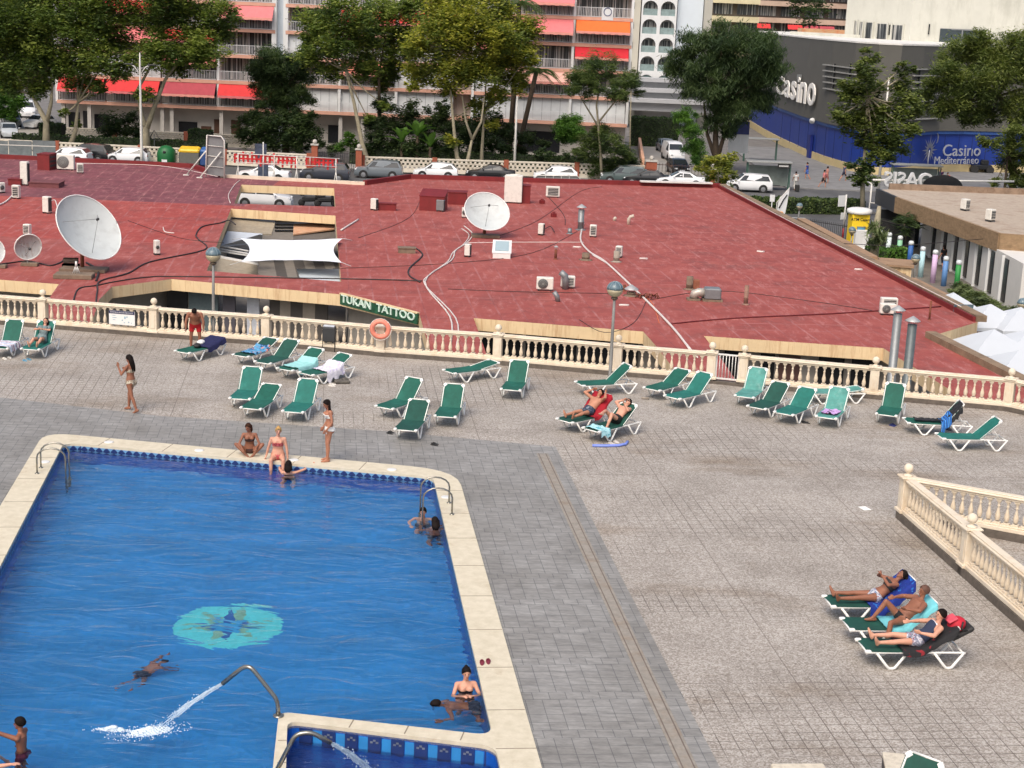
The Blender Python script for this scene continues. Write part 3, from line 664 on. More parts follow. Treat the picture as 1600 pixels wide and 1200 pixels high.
rbox(45, 90, 286, 293, 1.6, .05, 'flat dull red hatch beside the tall narrow air conditioner', 'roof_hatch', 'hatch', M('hatch_maroon', sr(110, 62, 64), .8, .15))
rbox(13, 32, 280, 290, .8, 0, 'red plinth with a white lid left of the tall narrow air conditioner', 'plinth', 'plinth', REDP)
# flues and pipes
def flue(x, yt, yb, r, label, hat=True, mt=GALV, z=RF, nm='flue', Y=None, grp='flues and vent pipes on the roof', band=False):
 p = G(x, yb, z) if Y is None else AY(x, yb, Y); p.z = z; top = AY(x, yt, p.y).z
 top = max(top, z + .3) ; h = top - z
 T = thing(nm, label, 'flue', p, 0, grp)
 g = MB(); g.lathe([(r, 0), (r, h * .33), (r * 1.06, h * .33 + .01), (r * 1.06, h * .33 + .06), (r, h * .33 + .07), (r, h - .12 if hat else h)], (0, 0, 0), 14); g.build('pipe', mt, T)
 g = MB(); g.lathe([(r * 1.9, 0), (r * 1.4, .02), (r, .06)], (0, 0, 0), 14); g.build('base_flange', mt, T)
 if hat:
  g = MB(); g.lathe([(r * 1.7, 0), (r * 1.65, .02), (.02, r * 1.1)], (0, 0, h), 14)
  for q in range(4): a = pi / 4 + q * pi / 2; g.tube([(r * .9 * cos(a), r * .9 * sin(a), h - .14), (r * 1.2 * cos(a), r * 1.2 * sin(a), h + .01)], .012, 4)
  g.build('rain_cap', M('cap_metal', sr(170, 172, 172), .4, .1, 5, metal=.3), T)
 return T
flue(907, 324, 359, .18, 'grey flue with a pale conical cap at the top of the conduit run')
flue(868, 386, 405, .07, 'thin dark vent pipe left of the conduit bend', True, RUST)
flue(1165, 446, 476, .10, 'thin rusty vent pipe with a funnel top on the right of the roof', False, M('rust_pipe', sr(134, 104, 90), .8, .25, 5))
flue(890, 357, 365, .12, 'short grey stub pipe left of the grey capped flue', False)
flue(1077, 432, 452, .16, 'squat vent pot on a brick stump left of the duct fan', False, WOOD)
flue(915, 395, 406, .2, 'squat timber boxed vent on the conduit run', False, WOOD, nm='vent_box')
flue(1050 - 87, 392, 409, .16, 'squat grey pot in front of the small air conditioner by the conduit', False, M('pot_grey', sr(150, 140, 128), .8), nm='vent_pot')
flue(975, 446, 455, .07, 'short rusty stub pipe behind the conduit, right of the deck lamp', False, RUST)
flue(986, 453, 462, .2, 'squat grey pot with a rim beside the rusty stub pipe', True, WOOD, nm='vent_pot')
flue(1452, 470, 500, .045, 'thin rusty mast stub by the right hand parapet', False, RUST, nm='mast_stub')
T = flue(1388, 484, 640, .155, 'tall grey flue with a pale conical cap, left of the pair behind the balustrade', True, GALV, ST, Y=55.4, grp='two tall flues')
T = flue(1412, 501, 640, .165, 'tall dark grey flue with a pale conical cap, right of the pair behind the balustrade', True, M('galvanised_dark', sr(92, 100, 102), .45, .15, 6, metal=.3), ST, Y=55.2, grp='two tall flues')
def elbow(x, yb, pts, r, label, mt=GALV, nm='duct_elbow'):
 p = G(x, yb, RF); T = thing(nm, label, 'duct', p); g = MB(); g.tube(pts, r, 12); g.build('pipe', mt, T); return T
elbow(982, 351, [(0, 0, 0), (0, 0, .35), (.08, 0, .48), (.3, 0, .55)], .10, 'small grey bent vent pipe on the far right of the roof', M('pale_pipe', sr(190, 180, 165), .6))
elbow(960, 345, [(0, 0, 0), (0, 0, .12), (.04, -.1, .2)], .10, 'little white vent cowl left of the small bent pipe', M('pale_pipe', sr(190, 180, 165), .6), 'vent_cowl')
elbow(883, 452, [(0, 0, 0), (0, 0, .45), (-.02, 0, .62), (-.25, 0, .8), (0, 0, .85)][:4], .15, 'thick silver duct elbow between two air conditioners')
elbow(872, 471, [(0, 0, 0), (-.05, 0, .22), (-.2, 0, .42)], .11, 'bent grey pipe in front of the fan air conditioner')
T = thing('duct_fan', 'silver duct fan on a plinth beside the brick stump', 'duct fan', G(1113, 471, RF))
g = MB(); g.box((0, .2, .35), (.75, .7, .5), bev=.05); g.build('fan_box', GALV, T)
g = MB(); g.tube([(-.3, .2, .35), (-.62, .2, .36), (-.8, .2, .3), (-.85, .2, .1)], .2, 12); g.build('elbow_duct', M('duct_silver', sr(176, 170, 160), .4, .1, 5, metal=.3), T)
g = MB(); g.box((0, .2, .05), (.9, .7, .1)); g.box((-.85, .2, .04), (.6, .5, .08)); g.build('plinth', WOOD, T)
T = thing('brick_stump', 'ruined brick chimney stump beside the duct fan', 'chimney', G(1080, 452, RF))
g = MB(); g.box((.12, .2, .22), (.5, .4, .44), .1); g.build('brickwork', M('brick_brown', sr(140, 88, 66), .9, .3, 6), T)
for x, y, l in ((1003, 466, 'tangled pipe valves beside the big conduit, the left cluster'), (1020, 466, 'tangled pipe valves beside the big conduit, the right cluster')):
 T = thing('pipe_cluster', l, 'pipes', G(x, y, RF)); g = MB()
 for q in range(6): a = q * 1.1; g.tube([(0, 0, .1), (.25 * cos(a), .2 * sin(a), .12 + .03 * q), (.3 * cos(a), .2 * sin(a), 0)], .03, 5)
 g.build('pipe', RUST, T)
for x, y, w in ((690, 322, 'right of the small trunking box'), (847, 318, 'below the black grilled air conditioner'), (865, 339, 'between the middle dish and the grey capped flue')):
 g = MB(); g.box((0, 0, .12), (.3, .3, .24), .4, .02); g.lathe([(.1, .24), (.1, .3), (.02, .34)], (0, 0, 0), 8); o = g.build('vent_block', REDP); o.location = G(x, y, RF); tag(o, 'small dark red vent block ' + w, 'vent')
# dishes
def dish(x, y, rpx, ybase, xb, sdx, sdy, tilt, label, dpt=.16, rust=False, blocks=True):
 p0 = G(xb, ybase, RF); Y = p0.y; c = AY(x, y, Y); R = rpx / FPX * Y / cos(PITCH)
 view = (V(0, 0, CH) - c).normalized(); sdir = (CR * sdx + CU * sdy).normalized()
 nrm = (view * cos(tilt) + sdir * sin(tilt)).normalized()
 T = thing('satellite_dish', label, 'satellite dish', p0)
 q = nrm.to_track_quat('Z', 'Y').to_matrix(); cl = c - p0
 g = MB(); D = R * 2 * dpt; K = 10
 prof = [(max(.003, R * i / K), D * (i / K) ** 2 - D) for i in range(K + 1)]
 vs = []; n = 40
 for r, z in prof:
  for j in range(n): vs.append(cl + q @ V(r * cos(2 * pi * j / n), r * sin(2 * pi * j / n), z))
 fs = [(i * n + j, i * n + (j + 1) % n, (i + 1) * n + (j + 1) % n, (i + 1) * n + j) for i in range(K) for j in range(n)]
 g._add(vs, fs, True); g._add([v - nrm * .035 for v in vs], [tuple(reversed(f)) for f in fs], True)
 mt = M('dish_rusty', sr(176, 182, 184), .6, .08, 2, stain=(sr(126, 96, 72), .9, 3.2, (2.2, 2.2, .5))) if rust else M('dish_grey', sr(188, 194, 194), .55, .05, 1.5, stain=(sr(150, 152, 150), .5, 1.2))
 g.build('reflector', mt, T)
 g = MB(); g.tube([cl + q @ V(R * cos(2 * pi * j / n), R * sin(2 * pi * j / n), 0) for j in range(n + 1)], .03, 5); g.build('rim', PLB, T)
 F_ = R * R / 4 / D - D; ft = cl + nrm * min(F_, R * .75)
 g = MB()
 for a in (.6, 2.7, 4.5): g.tube([cl + q @ V(R * .72 * cos(a), R * .72 * sin(a), -D * .45), ft], .012, 5)
 g.build('strut', GALV, T)
 g = MB(); g.lathe([(.05, -.1), (.07, 0), (.03, .06)], ft, 8, q); g.build('feed_horn', GRL, T)
 g = MB(); bc = cl - nrm * (D + .12); g.tube([(0, 0, .05) if R < 1 else (bc.x * .8, bc.y, .05), (bc.x * .9, bc.y, max(.2, bc.z - .5)), bc], .09 if R > 1 else .04, 8); g.build('mast', RUST if R > 1 else GALV, T)
 g = MB(); g.box((0.05, .1, .08), (R * 1.25, R * .6, .16), .05, .02); g.build('plinth', WOOD, T)
 return T
T = dish(139, 355, 56, 424, 129, .74, .67, radians(50), 'very large pale grey satellite dish tilted right, on the left part of the roof')
p = G(111, 420, RF); g = MB()
for i in range(2):
 for j in range(2): g.box((0, 0, .12 + i * .26), (.75 - .1 * i, .32, .2), .1 * i)
bb_ = g.build('block_stack', M('concrete_block', sr(104, 92, 84), .9, .25, 5)); bb_.location = (p.x, p.y, RF + .02); tag(bb_, 'dark concrete blocks stacked at the foot of the very large dish', 'blocks')
dish(761, 330, 35, 371, 757, .35, .94, radians(36), 'middle sized pale satellite dish on a cream plinth near the tower unit')
dish(44, 386, 20.5, 416, 44, .6, -.75, radians(28), 'small rust streaked satellite dish on a timber base left of the very large dish', rust=True)
dish(-13, 392, 21, 419, -6, .6, .3, radians(30), 'small satellite dish cut by the left picture edge')
p = G(116, 434, RF); T = thing('timber_slab', 'timber slab with a cut down white mast in front of the very large dish', 'timber', p)
g = MB(); g.box((0, 0, .1), (1.7, .9, .2), .08, .02); g.build('slab', WOOD, T); g = MB()
for q in range(5): g.tube([(.1 + .05 * (q - 2) * 1.6, 0, .2), (.1, 0, .62)], .02, 4)
g.tube([(.1, 0, .5), (.1, 0, .75)], .05, 6); g.build('mast_stub', PLB, T)
# cables and conduits lying on the roof
def cable(pts, r, label, mt, nm='cable', z=None, lift=0):
 P = []
 zz = RF if z is None else z
 for i, (x, y) in enumerate(pts): q = G(x, y, zz); P.append(V(q.x, q.y, zz + r + lift))
 # smooth
 S = []
 for i in range(len(P) - 1):
  p0, p1, p2, p3 = P[max(i - 1, 0)], P[i], P[i + 1], P[min(i + 2, len(P) - 1)]
  for k in range(5):
   t = k / 5; S.append(.5 * ((2 * p1) + (p2 - p0) * t + (2 * p0 - 5 * p1 + 4 * p2 - p3) * t * t + (3 * p1 - p0 - 3 * p2 + p3) * t ** 3))
 S.append(P[-1]); c = S[len(S) // 2]; g = MB(); g.tube(S, r, 6); g.off(c); o = g.build(nm, mt); o.location = c; return tag(o, label, nm.replace('_', ' '))
WC = M('white_conduit', sr(214, 206, 200), .5, .08, 3); BC = M('black_cable', (.03, .022, .022), .6, .2)
cable([(725, 354), (738, 366), (730, 380), (712, 392), (705, 408), (664, 441), (703, 496), (704, 540)], .035, 'long white conduit running from the middle dish down to the balustrade', WC, 'conduit')
cable([(721, 358), (733, 368), (724, 383), (708, 395), (699, 410), (672, 430), (664, 446), (712, 498), (713, 545)], .03, 'second white conduit beside the long one from the middle dish', WC, 'conduit')
cable([(730, 380), (800, 379), (912, 379)], .02, 'straight white conduit across the roof behind the skylight', WC, 'conduit')
cable([(912, 350), (907, 375), (920, 394), (945, 410), (985, 447), (1046, 508), (1078, 548)], .05, 'thick white conduit run crossing the near right roof diagonally', WC, 'conduit')
cable([(925, 399), (955, 418), (1000, 462), (1050, 512), (1090, 560)], .03, 'thin white conduit beside the thick diagonal run', WC, 'conduit')
cable([(149, 482), (152, 456), (157, 440), (200, 428), (235, 410), (320, 391), (310, 375), (306, 368), (316, 355), (345, 349), (358, 345), (368, 352)], .035, 'black cable snaking from the balustrade to the light well corner', BC)
cable([(115, 470), (123, 452), (150, 447), (180, 441), (230, 434), (290, 433), (560, 437), (660, 440)], .03, 'black cable along the near fascia left of the white conduits', BC)
cable([(0, 414), (40, 409), (60, 412), (78, 416), (95, 411), (100, 405)], .035, 'black cable linking the small dishes to the very large one', BC)
cable([(150, 440), (153, 424), (135, 412)], .05, 'thick dark pipe down from the very large dish', BC)
cable([(650, 389), (660, 400), (640, 420), (640, 432), (656, 442)], .04, 'black hose curling beside the timber block', BC, 'hose')
cable([(700, 452), (800, 456), (950, 459)], .015, 'thin dark cable across the middle of the near roof', BC)
cable([(1046, 507), (1150, 498), (1300, 491), (1470, 480)], .03, 'dark red cable across the right of the roof', M('red_cable', sr(96, 22, 28), .6), 'cable')
cable([(855, 306), (880, 335), (883, 352)], .02, 'thin cable dropping from the black grilled air conditioner', BC)
cable([(850, 362), (860, 357), (866, 366)], .025, 'black pipe loop on the small air conditioner right of the middle dish', BC, 'pipe', lift=.1)
cable([(1005, 462), (1020, 475), (1030, 505)], .012, 'thin orange cable beside the thick diagonal conduit', M('orange_cable', sr(220, 120, 70), .6))
cable([(20, 306), (8, 317), (-10, 325)], .05, 'white pipe lagging at the left edge of the roof', WC, 'pipe')
cable([(120, 262), (250, 266), (340, 283)], .02, 'white cable along the far left upstand', WC, lift=.3)
cable([(375, 282), (366, 290), (357, 305), (360, 318)], .025, 'white cable by the corner of the small light well', WC)
cable([(255, 356), (258, 363), (272, 365)], .03, 'scrap of pale hose lying right of the very large dish', WC, 'hose')
cable([(533, 361), (560, 344)], .05, 'scrap of white pipe lying right of the large light well', WC, 'pipe')
cable([(79, 322), (86, 320), (90, 332)], .03, 'looped white pipe of the air conditioner up left of the big dish', WC, 'pipe', lift=.25)
cable([(1130, 299), (1250, 364), (1400, 440), (1500, 492)], .02, 'pale cable along the right hand parapet', WC, lift=.36)
for k, (pts, w) in enumerate((([(520, 420), (700, 412), (830, 396), (905, 360)], 'from the light well to the capped flue'), ([(660, 300), (640, 340), (560, 372)], 'below the sloping cabinet'), ([(770, 372), (840, 345), (905, 300), (940, 292)], 'from the middle dish to the far edge'),
 ([(1010, 470), (1120, 455), (1260, 470), (1378, 488)], 'in front of the duct fan'), ([(200, 345), (280, 372), (350, 380)], 'right behind the very large dish'), ([(905, 500), (945, 520), (990, 505), (1010, 470)], 'behind the deck lamp'))):
 cable(pts, .014, 'thin dark cable on the roof ' + w, BC)
random.seed(3)
g = MB()
LITTER = M('litter_white', sr(214, 206, 200), .8)
for x, y, w in ((1187, 394, 'pink and white litter scrap on the open right side of the roof'), (1340, 422, 'crumpled litter scrap near the right hand parapet'), (900, 387, 'white pipe offcut by the long straight conduit'), (973, 478, 'pale offcut on the near roof behind the deck lamp'), (1004, 405, 'white flake pair on the roof right of the small air conditioner')):
 g = MB(); g.box((0, 0, .04), (.34, .12, .08), random.uniform(-1, 1), .02); g.box((.2, .08, .03), (.15, .12, .06), 1); o = g.build('litter', LITTER); o.location = G(x, y, RF); tag(o, w, 'litter')
# billboard frame seen from behind and railing sign on the far edge
STW = M('painted_white_steel', sr(206, 204, 198), .5, .08, 4)
Yb = G(337, 278, RF).y
T = thing('billboard', 'grey backed billboard on white struts at the far edge of the roof', 'billboard', G(337, 277, RF))
c4 = [AY(322, 272, Yb), AY(350, 276, Yb), AY(351, 217, Yb), AY(346, 213, Yb), AY(324, 211, Yb)]
g = MB(); g._add([c + V(0, 0, 0) for c in c4] + [c + V(0, .12, 0) for c in c4], [(0, 1, 2, 3, 4), (9, 8, 7, 6, 5)] + [(i, 5 + i, 5 + (i + 1) % 5, (i + 1) % 5) for i in range(5)])
g.build('panel', M('board_back', sr(118, 120, 122), .6, .12, 3), T, True)
g = MB(); g.tube([AY(322, 276, Yb) - V(0, .1, 0), AY(324, 211, Yb) - V(0, .1, 0), AY(346, 213, Yb) - V(0, .1, 0), AY(351, 220, Yb) - V(0, .1, 0), AY(351, 280, Yb) - V(0, .1, 0)], .06, 6)
for yy in (228, 244, 260): g.tube([AY(323, yy - 1, Yb) - V(0, .06, 0), AY(351, yy + 2, Yb) - V(0, .06, 0)], .025, 5)
for a, b in (((323, 235), (291, 274)), ((346, 237), (312, 278))): q = G(*b, RF); g.tube([AY(*a, Yb) - V(0, .1, 0), q], .05, 6); g.box((q.x, q.y, RF + .03), (.4, .3, .05))
g.build('frame', STW, T, True)
Yr = G(372, 278, RF).y + .3
T = thing('sign_railing', 'white railing carrying red letters seen from behind on the far edge of the roof', 'sign', G(450, 284, RF))
RP3 = lambda x, y: AY(x, y, Yr + (x - 372) / 150 * 1.2)
g = MB(); g.tube([RP3(370, 240), RP3(531, 248)], .035, 6); g.tube([RP3(370, 253.5), RP3(526, 260.5)], .03, 6); g.build('rail', STW, T, True)
for x, yt, yb in ((372, 240, 278), (428.5, 243, 281), (463.5, 245, 283), (525, 248, 286)):
 g = MB(); a, b = RP3(x, yt), RP3(x, yb); g.tube([a, b], .04, 6); g.tube([RP3(x, yb - 18), b + V(-.12, -.35, 0)], .03, 5); g.tube([RP3(x, yb - 18), b + V(.12, -.35, 0)], .03, 5); g.build('post', STW, T, True)
for x, yt, yb in ((412, 242, 256), (484.5, 245, 258)): g = MB(); g.tube([RP3(x, yt), RP3(x, yb)], .03, 5); g.build('post', STW, T, True)
REDL = M('letter_red', sr(196, 40, 44), .5, .12, 5)
g = MB(); a, b = RP3(367, 252), RP3(462, 257); dd = (a - b).normalized()
random.seed(14)
for xa_, xb_, nl in ((366, 462, 14), (478, 526, 7)):
 for q in range(nl):
  x_ = xa_ + (xb_ - xa_) * (q + .5) / nl; c_ = RP3(x_, 247.5 + (x_ - 367) * .05) + V(0, .15, 0); g = MB(); g.box(c_ + V(-.14, 0, 0), (.13, .08, .66)); g.box(c_ + V(.14, 0, random.choice((0, .16, -.16))), (.13, .08, random.choice((.66, .34))))
  for zq in random.sample((-.27, 0, .27), 2): g.box(c_ + V(0, .005, zq), (.34, .07, .12))
  g.build('letter', REDL, T, True)
# seen from behind at this distance the words cannot be read
T = thing('street_sign', 'blue and white sign on a tall pole behind the red lettered railing', 'sign', AY(411, 300, 124) * 1)
T.location.z = ST; T.matrix_basis = Matrix.Translation(T.location)
g = MB(); g.tube([(0, 0, 0), (0, 0, AY(411, 222, 124).z - ST)], .05, 6); g.build('pole', STW, T)
g = MB(); zz = AY(411, 238, 124).z - ST; g.box((-.2, 0, zz), (.9, .08, 1.3), .1); g.build('sign_plate', M('plate_slate', sr(64, 72, 90), .5, .5, 4), T)
g = MB(); zz = AY(411, 267, 124).z - ST; g.box((-.0, 0, zz), (.8, .08, 1.0), .1); g.build('lower_plate', M('plate_slate', sr(64, 72, 90), .5, .5, 4), T)
# glass balustrade of the terrace at the far left corner
T = thing('glass_screen', 'clear glass terrace screen with a white kerb at the far left corner of the roof', 'screen', (*RP(40, 252), RF))
for k in range(4):
 x0 = -60 + k * 37; a = AY(x0, 238, 121); b = AY(x0 + 36, 239.5, 121); h = 1.25
 g = MB(); g.beam(a + V(0, 0, h * .0 + .3), b + V(0, 0, .3), .03, h); g.build('glass_pane', M('screen_glass', sr(110, 118, 120), .2, .2), T, True)
g = MB(); g.beam(AY(-60, 224, 121), AY(87, 229, 121), .06, .06); g.beam(AY(-60, 242, 121), AY(70, 246.5, 121), .3, .22); g.build('rail', STW, T, True)
g = MB(); g.beam(AY(-60, 252, 120.6), AY(62, 254, 120.6), .5, .7); g.build('kerb_wall', M('brick_red_low', sr(96, 48, 42), .9, .3, 3), T, True)
# ================================================================ BALUSTRADES
BAL = M('balustrade_stone', sr(216, 204, 184), .75, .06, 2.5, stain=(sr(192, 164, 126), .6, 2.2, (1, 1, .6)))
KRB = M('kerb_dark_tile', sr(96, 88, 80), .85, .3, 5, stain=((.06, .05, .045), .6, 2))
bal_prof = [(.075, 0), (.075, .05), (.05, .07), (.055, .10), (.07, .16), (.068, .22), (.045, .30), (.03, .38), (.026, .42), (.04, .435), (.04, .455), (.028, .47), (.036, .52), (.06, .56), (.06, .60), (.075, .61), (.075, .64)]
gb = MB()
gb.box((0, 0, .03), (.16, .16, .06)); gb.lathe([(r * .95, z + .02) for r, z in bal_prof[2:-2]], (0, 0, 0), 10); gb.box((0, 0, .625), (.13, .13, .05))
_bo = gb.build('baluster', BAL); BALM = _bo.data; bpy.data.objects.remove(_bo)
def postparts(T, p, rz, z=ZB, ball=True):
 g = MB(); g.box((p.x, p.y, z + .04), (.40, .40, .08), rz, .01); g.box((p.x, p.y, z + .44), (.30, .30, .80), rz, .015)
 g.box((p.x, p.y, z + .87), (.36, .36, .06), rz, .015); g.box((p.x, p.y, z + .92), (.42, .42, .05), rz, .015)
 c, s_ = cos(rz), sin(rz);
 # raised arched panel on the deck face
 for sg in (-1, 1):
  q = V(p.x, p.y, 0) + V(s_, -c, 0) * .157 * sg; g.box((q.x, q.y, z + .42), (.17, .016, .5), rz, .006)
 o = g.build('post', BAL, T, True)
 if ball:
  g = MB(); g.lathe([(.13, 0), (.11, .03), (.05, .06), (.05, .09), (.09, .115), (.115, .16), (.12, .20), (.105, .26), (.07, .30), (.02, .322)], (p.x, p.y, z + .945), 14); g.v = [tuple(Vector(v) - T.location) for v in g.v]
  f = g.build('ball_finial', BAL, None); f.parent = o
def run(T, a, b, z=ZB, kerb=True, gap=.25, lat=False):
 a = V(a.x, a.y, 0); b = V(b.x, b.y, 0); d = (b - a); L = d.length; d.normalize(); rz = atan2(d.y, d.x); m = (a + b) / 2
 g = MB(); g.box((m.x, m.y, z + .05), (L, .30, .10), rz, .01); g.box((m.x, m.y, z + .12), (L, .20, .04), rz, .01); g.build('base_rail', BAL, T, True)
 g = MB(); g.box((m.x, m.y, z + .81), (L, .19, .05), rz, .01); g.box((m.x, m.y, z + .865), (L - .36, .27, .06), rz, .02); g.box((m.x, m.y, z + .91), (L - .40, .20, .035), rz, .012); g.build('top_rail', BAL, T, True)
 if kerb: g = MB(); g.box((m.x, m.y, z / 2), (L + .2, .36, z), rz); g.build('kerb', KRB, T, True)
 n = int((L - .46) / gap); n = max(n, 1); st = (L - .40) / n
 for k in range(n):
  p = a + d * (.20 + st * (k + .5))
  o = bpy.data.objects.new('baluster', BALM); SC.collection.objects.link(o); o.parent = T; o.location = V(p.x, p.y, z + .13) - T.location; o.rotation_euler = (0, 0, rz)
def rzat(i, P): a = P[max(i - 1, 0)]; b = P[min(i + 1, len(P) - 1)]; return atan2(b.y - a.y, b.x - a.x)
LP = BP[0:8]      # left of the gate
T = thing('balustrade', 'long cream stone balustrade along the back of the deck, left of the white gate', 'balustrade', (LP[3].x, LP[3].y, 0))
for i in range(len(LP) - 1): run(T, LP[i], LP[i + 1])
for i, p in enumerate(LP): postparts(T, p, rzat(i, BP), ball=(i != 4))
RPp = BP[8:]
T = thing('balustrade', 'cream stone balustrade along the back of the deck, right of the white gate', 'balustrade', (RPp[1].x, RPp[1].y, 0))
for i in range(len(RPp) - 1): run(T, RPp[i], RPp[i + 1])
for i, p in enumerate(RPp): postparts(T, p, rzat(i + 8, BP))
# gate
a, b = BP[7], BP[8]; d = (b - a).normalized(); T = thing('gate', 'small white barred metal gate between two stone posts', 'gate', ((a.x + b.x) / 2, (a.y + b.y) / 2, 0)); a = a + d * .17; b = b - d * .17
g = MB(); g.beam(V(a.x, a.y, .18), V(b.x, b.y, .18), .05, .05); g.beam(V(a.x, a.y, 1.02), V(b.x, b.y, 1.02), .05, .05)
for q in (0, 1): p = a.lerp(b, q); g.beam(V(p.x, p.y, .16), V(p.x, p.y, 1.04), .05, .05, (1, 0, 0))
g.build('gate_frame', PLB, T, True);
for k in range(1, 7): p = a.lerp(b, k / 7); g = MB(); g.tube([V(p.x, p.y, .18), V(p.x, p.y, 1.02)], .014, 6); g.build('bar', PLB, T, True)
g = MB(); p = a.lerp(b, .5); g.box((p.x, p.y, .05), ((b - a).length + .4, .34, .10), atan2(d.y, d.x)); g.build('threshold', KRB, T, True)
# enclosure bottom right
Z2 = .20
q1 = G(1413, 799, Z2); q2 = G(1511, 884, Z2); q3 = q2 + (q2 - q1) * 1.0; q4 = q3 + (q2 - q1)
r1 = G(1600, 834, Z2); r2 = q1 + (r1 - q1) * 1.25; r3 = q1 + (r1 - q1) * 2.5
T = thing('balustrade', 'cream stone balustrade round the corner enclosure at the right edge of the deck', 'balustrade', (q1.x, q1.y, 0))
for a, b in ((q1, q2), (q2, q3), (q3, q4), (q1, r2), (r2, r3)): run(T, a, b, Z2, gap=.215)
for p, o in ((q1, q2), (q2, q3), (q3, q4), (q4, q3), (r2, r1), (r3, r1)): postparts(T, p, atan2(o.y - p.y, o.x - p.x), Z2)
# stone pier tops at the very bottom
WST = M('white_stone_weathered', sr(205, 196, 178), .8, .12, 6, stain=((.25, .2, .15), .5, 6)); BARS = M('dark_bars', sr(60, 56, 56), .6, .2, 20)
p = G(1390, 1222, 0); T = thing('air_grille', 'dark slatted grille with a white stone top cut by the bottom picture edge', 'grille', p, YAW)
g = MB(); g.box((.0, -.6, .22), (.30, 1.3, .44)); g.build('grille_body', BARS, T); g = MB(); g.box((.02, -.6, .47), (.36, 1.35, .06), 0, .01); g.build('stone_top', WST, T)
g = MB(); g.box((0, 0, .12), (.9, .5, .24), .1, .02); o = g.build('stone_block', WST); o.location = G(1250, 1224, 0); tag(o, 'pale stone block corner cut by the bottom picture edge', 'stone block')
# ================================================================ DECK FURNITURE
GFAB = [M('sling_green', sr(10, 82, 68), .75, .14, 5, stain=(sr(34, 112, 98), .5, 1.6)), M('sling_dark_green', sr(12, 68, 57), .75, .16, 5, stain=(sr(30, 92, 80), .4, 1.6)), M('sling_teal', sr(20, 100, 90), .75, .16, 5, stain=(sr(56, 134, 124), .6, 1.8)), M('sling_faded', sr(76, 138, 130), .8, .25, 3, stain=(sr(140, 176, 168), .8, 2.5))]
WPL = M('lounger_white', sr(226, 226, 222), .45, .04, 5)
def curve_x(theta):
 """sling centre line: (x,z) from foot to head"""
 pts = [(.03, .375), (.10, .40), (.5, .385), (.95, .38), (1.16, .385)]
 c, s = cos(theta), sin(theta); pts += [(1.16 + k * c, .385 + k * s) for k in (.12, .4, .7, .82)]
 return pts
def lounger_at(A, B):
 a = G(*A); b = G(*B); d = b - a; rz = atan2(d.y, d.x); R = Matrix.Rotation(rz, 3, 'Z')
 return a - R @ V(.55, -.30, 0), rz
LNG = []
LMESH = {}
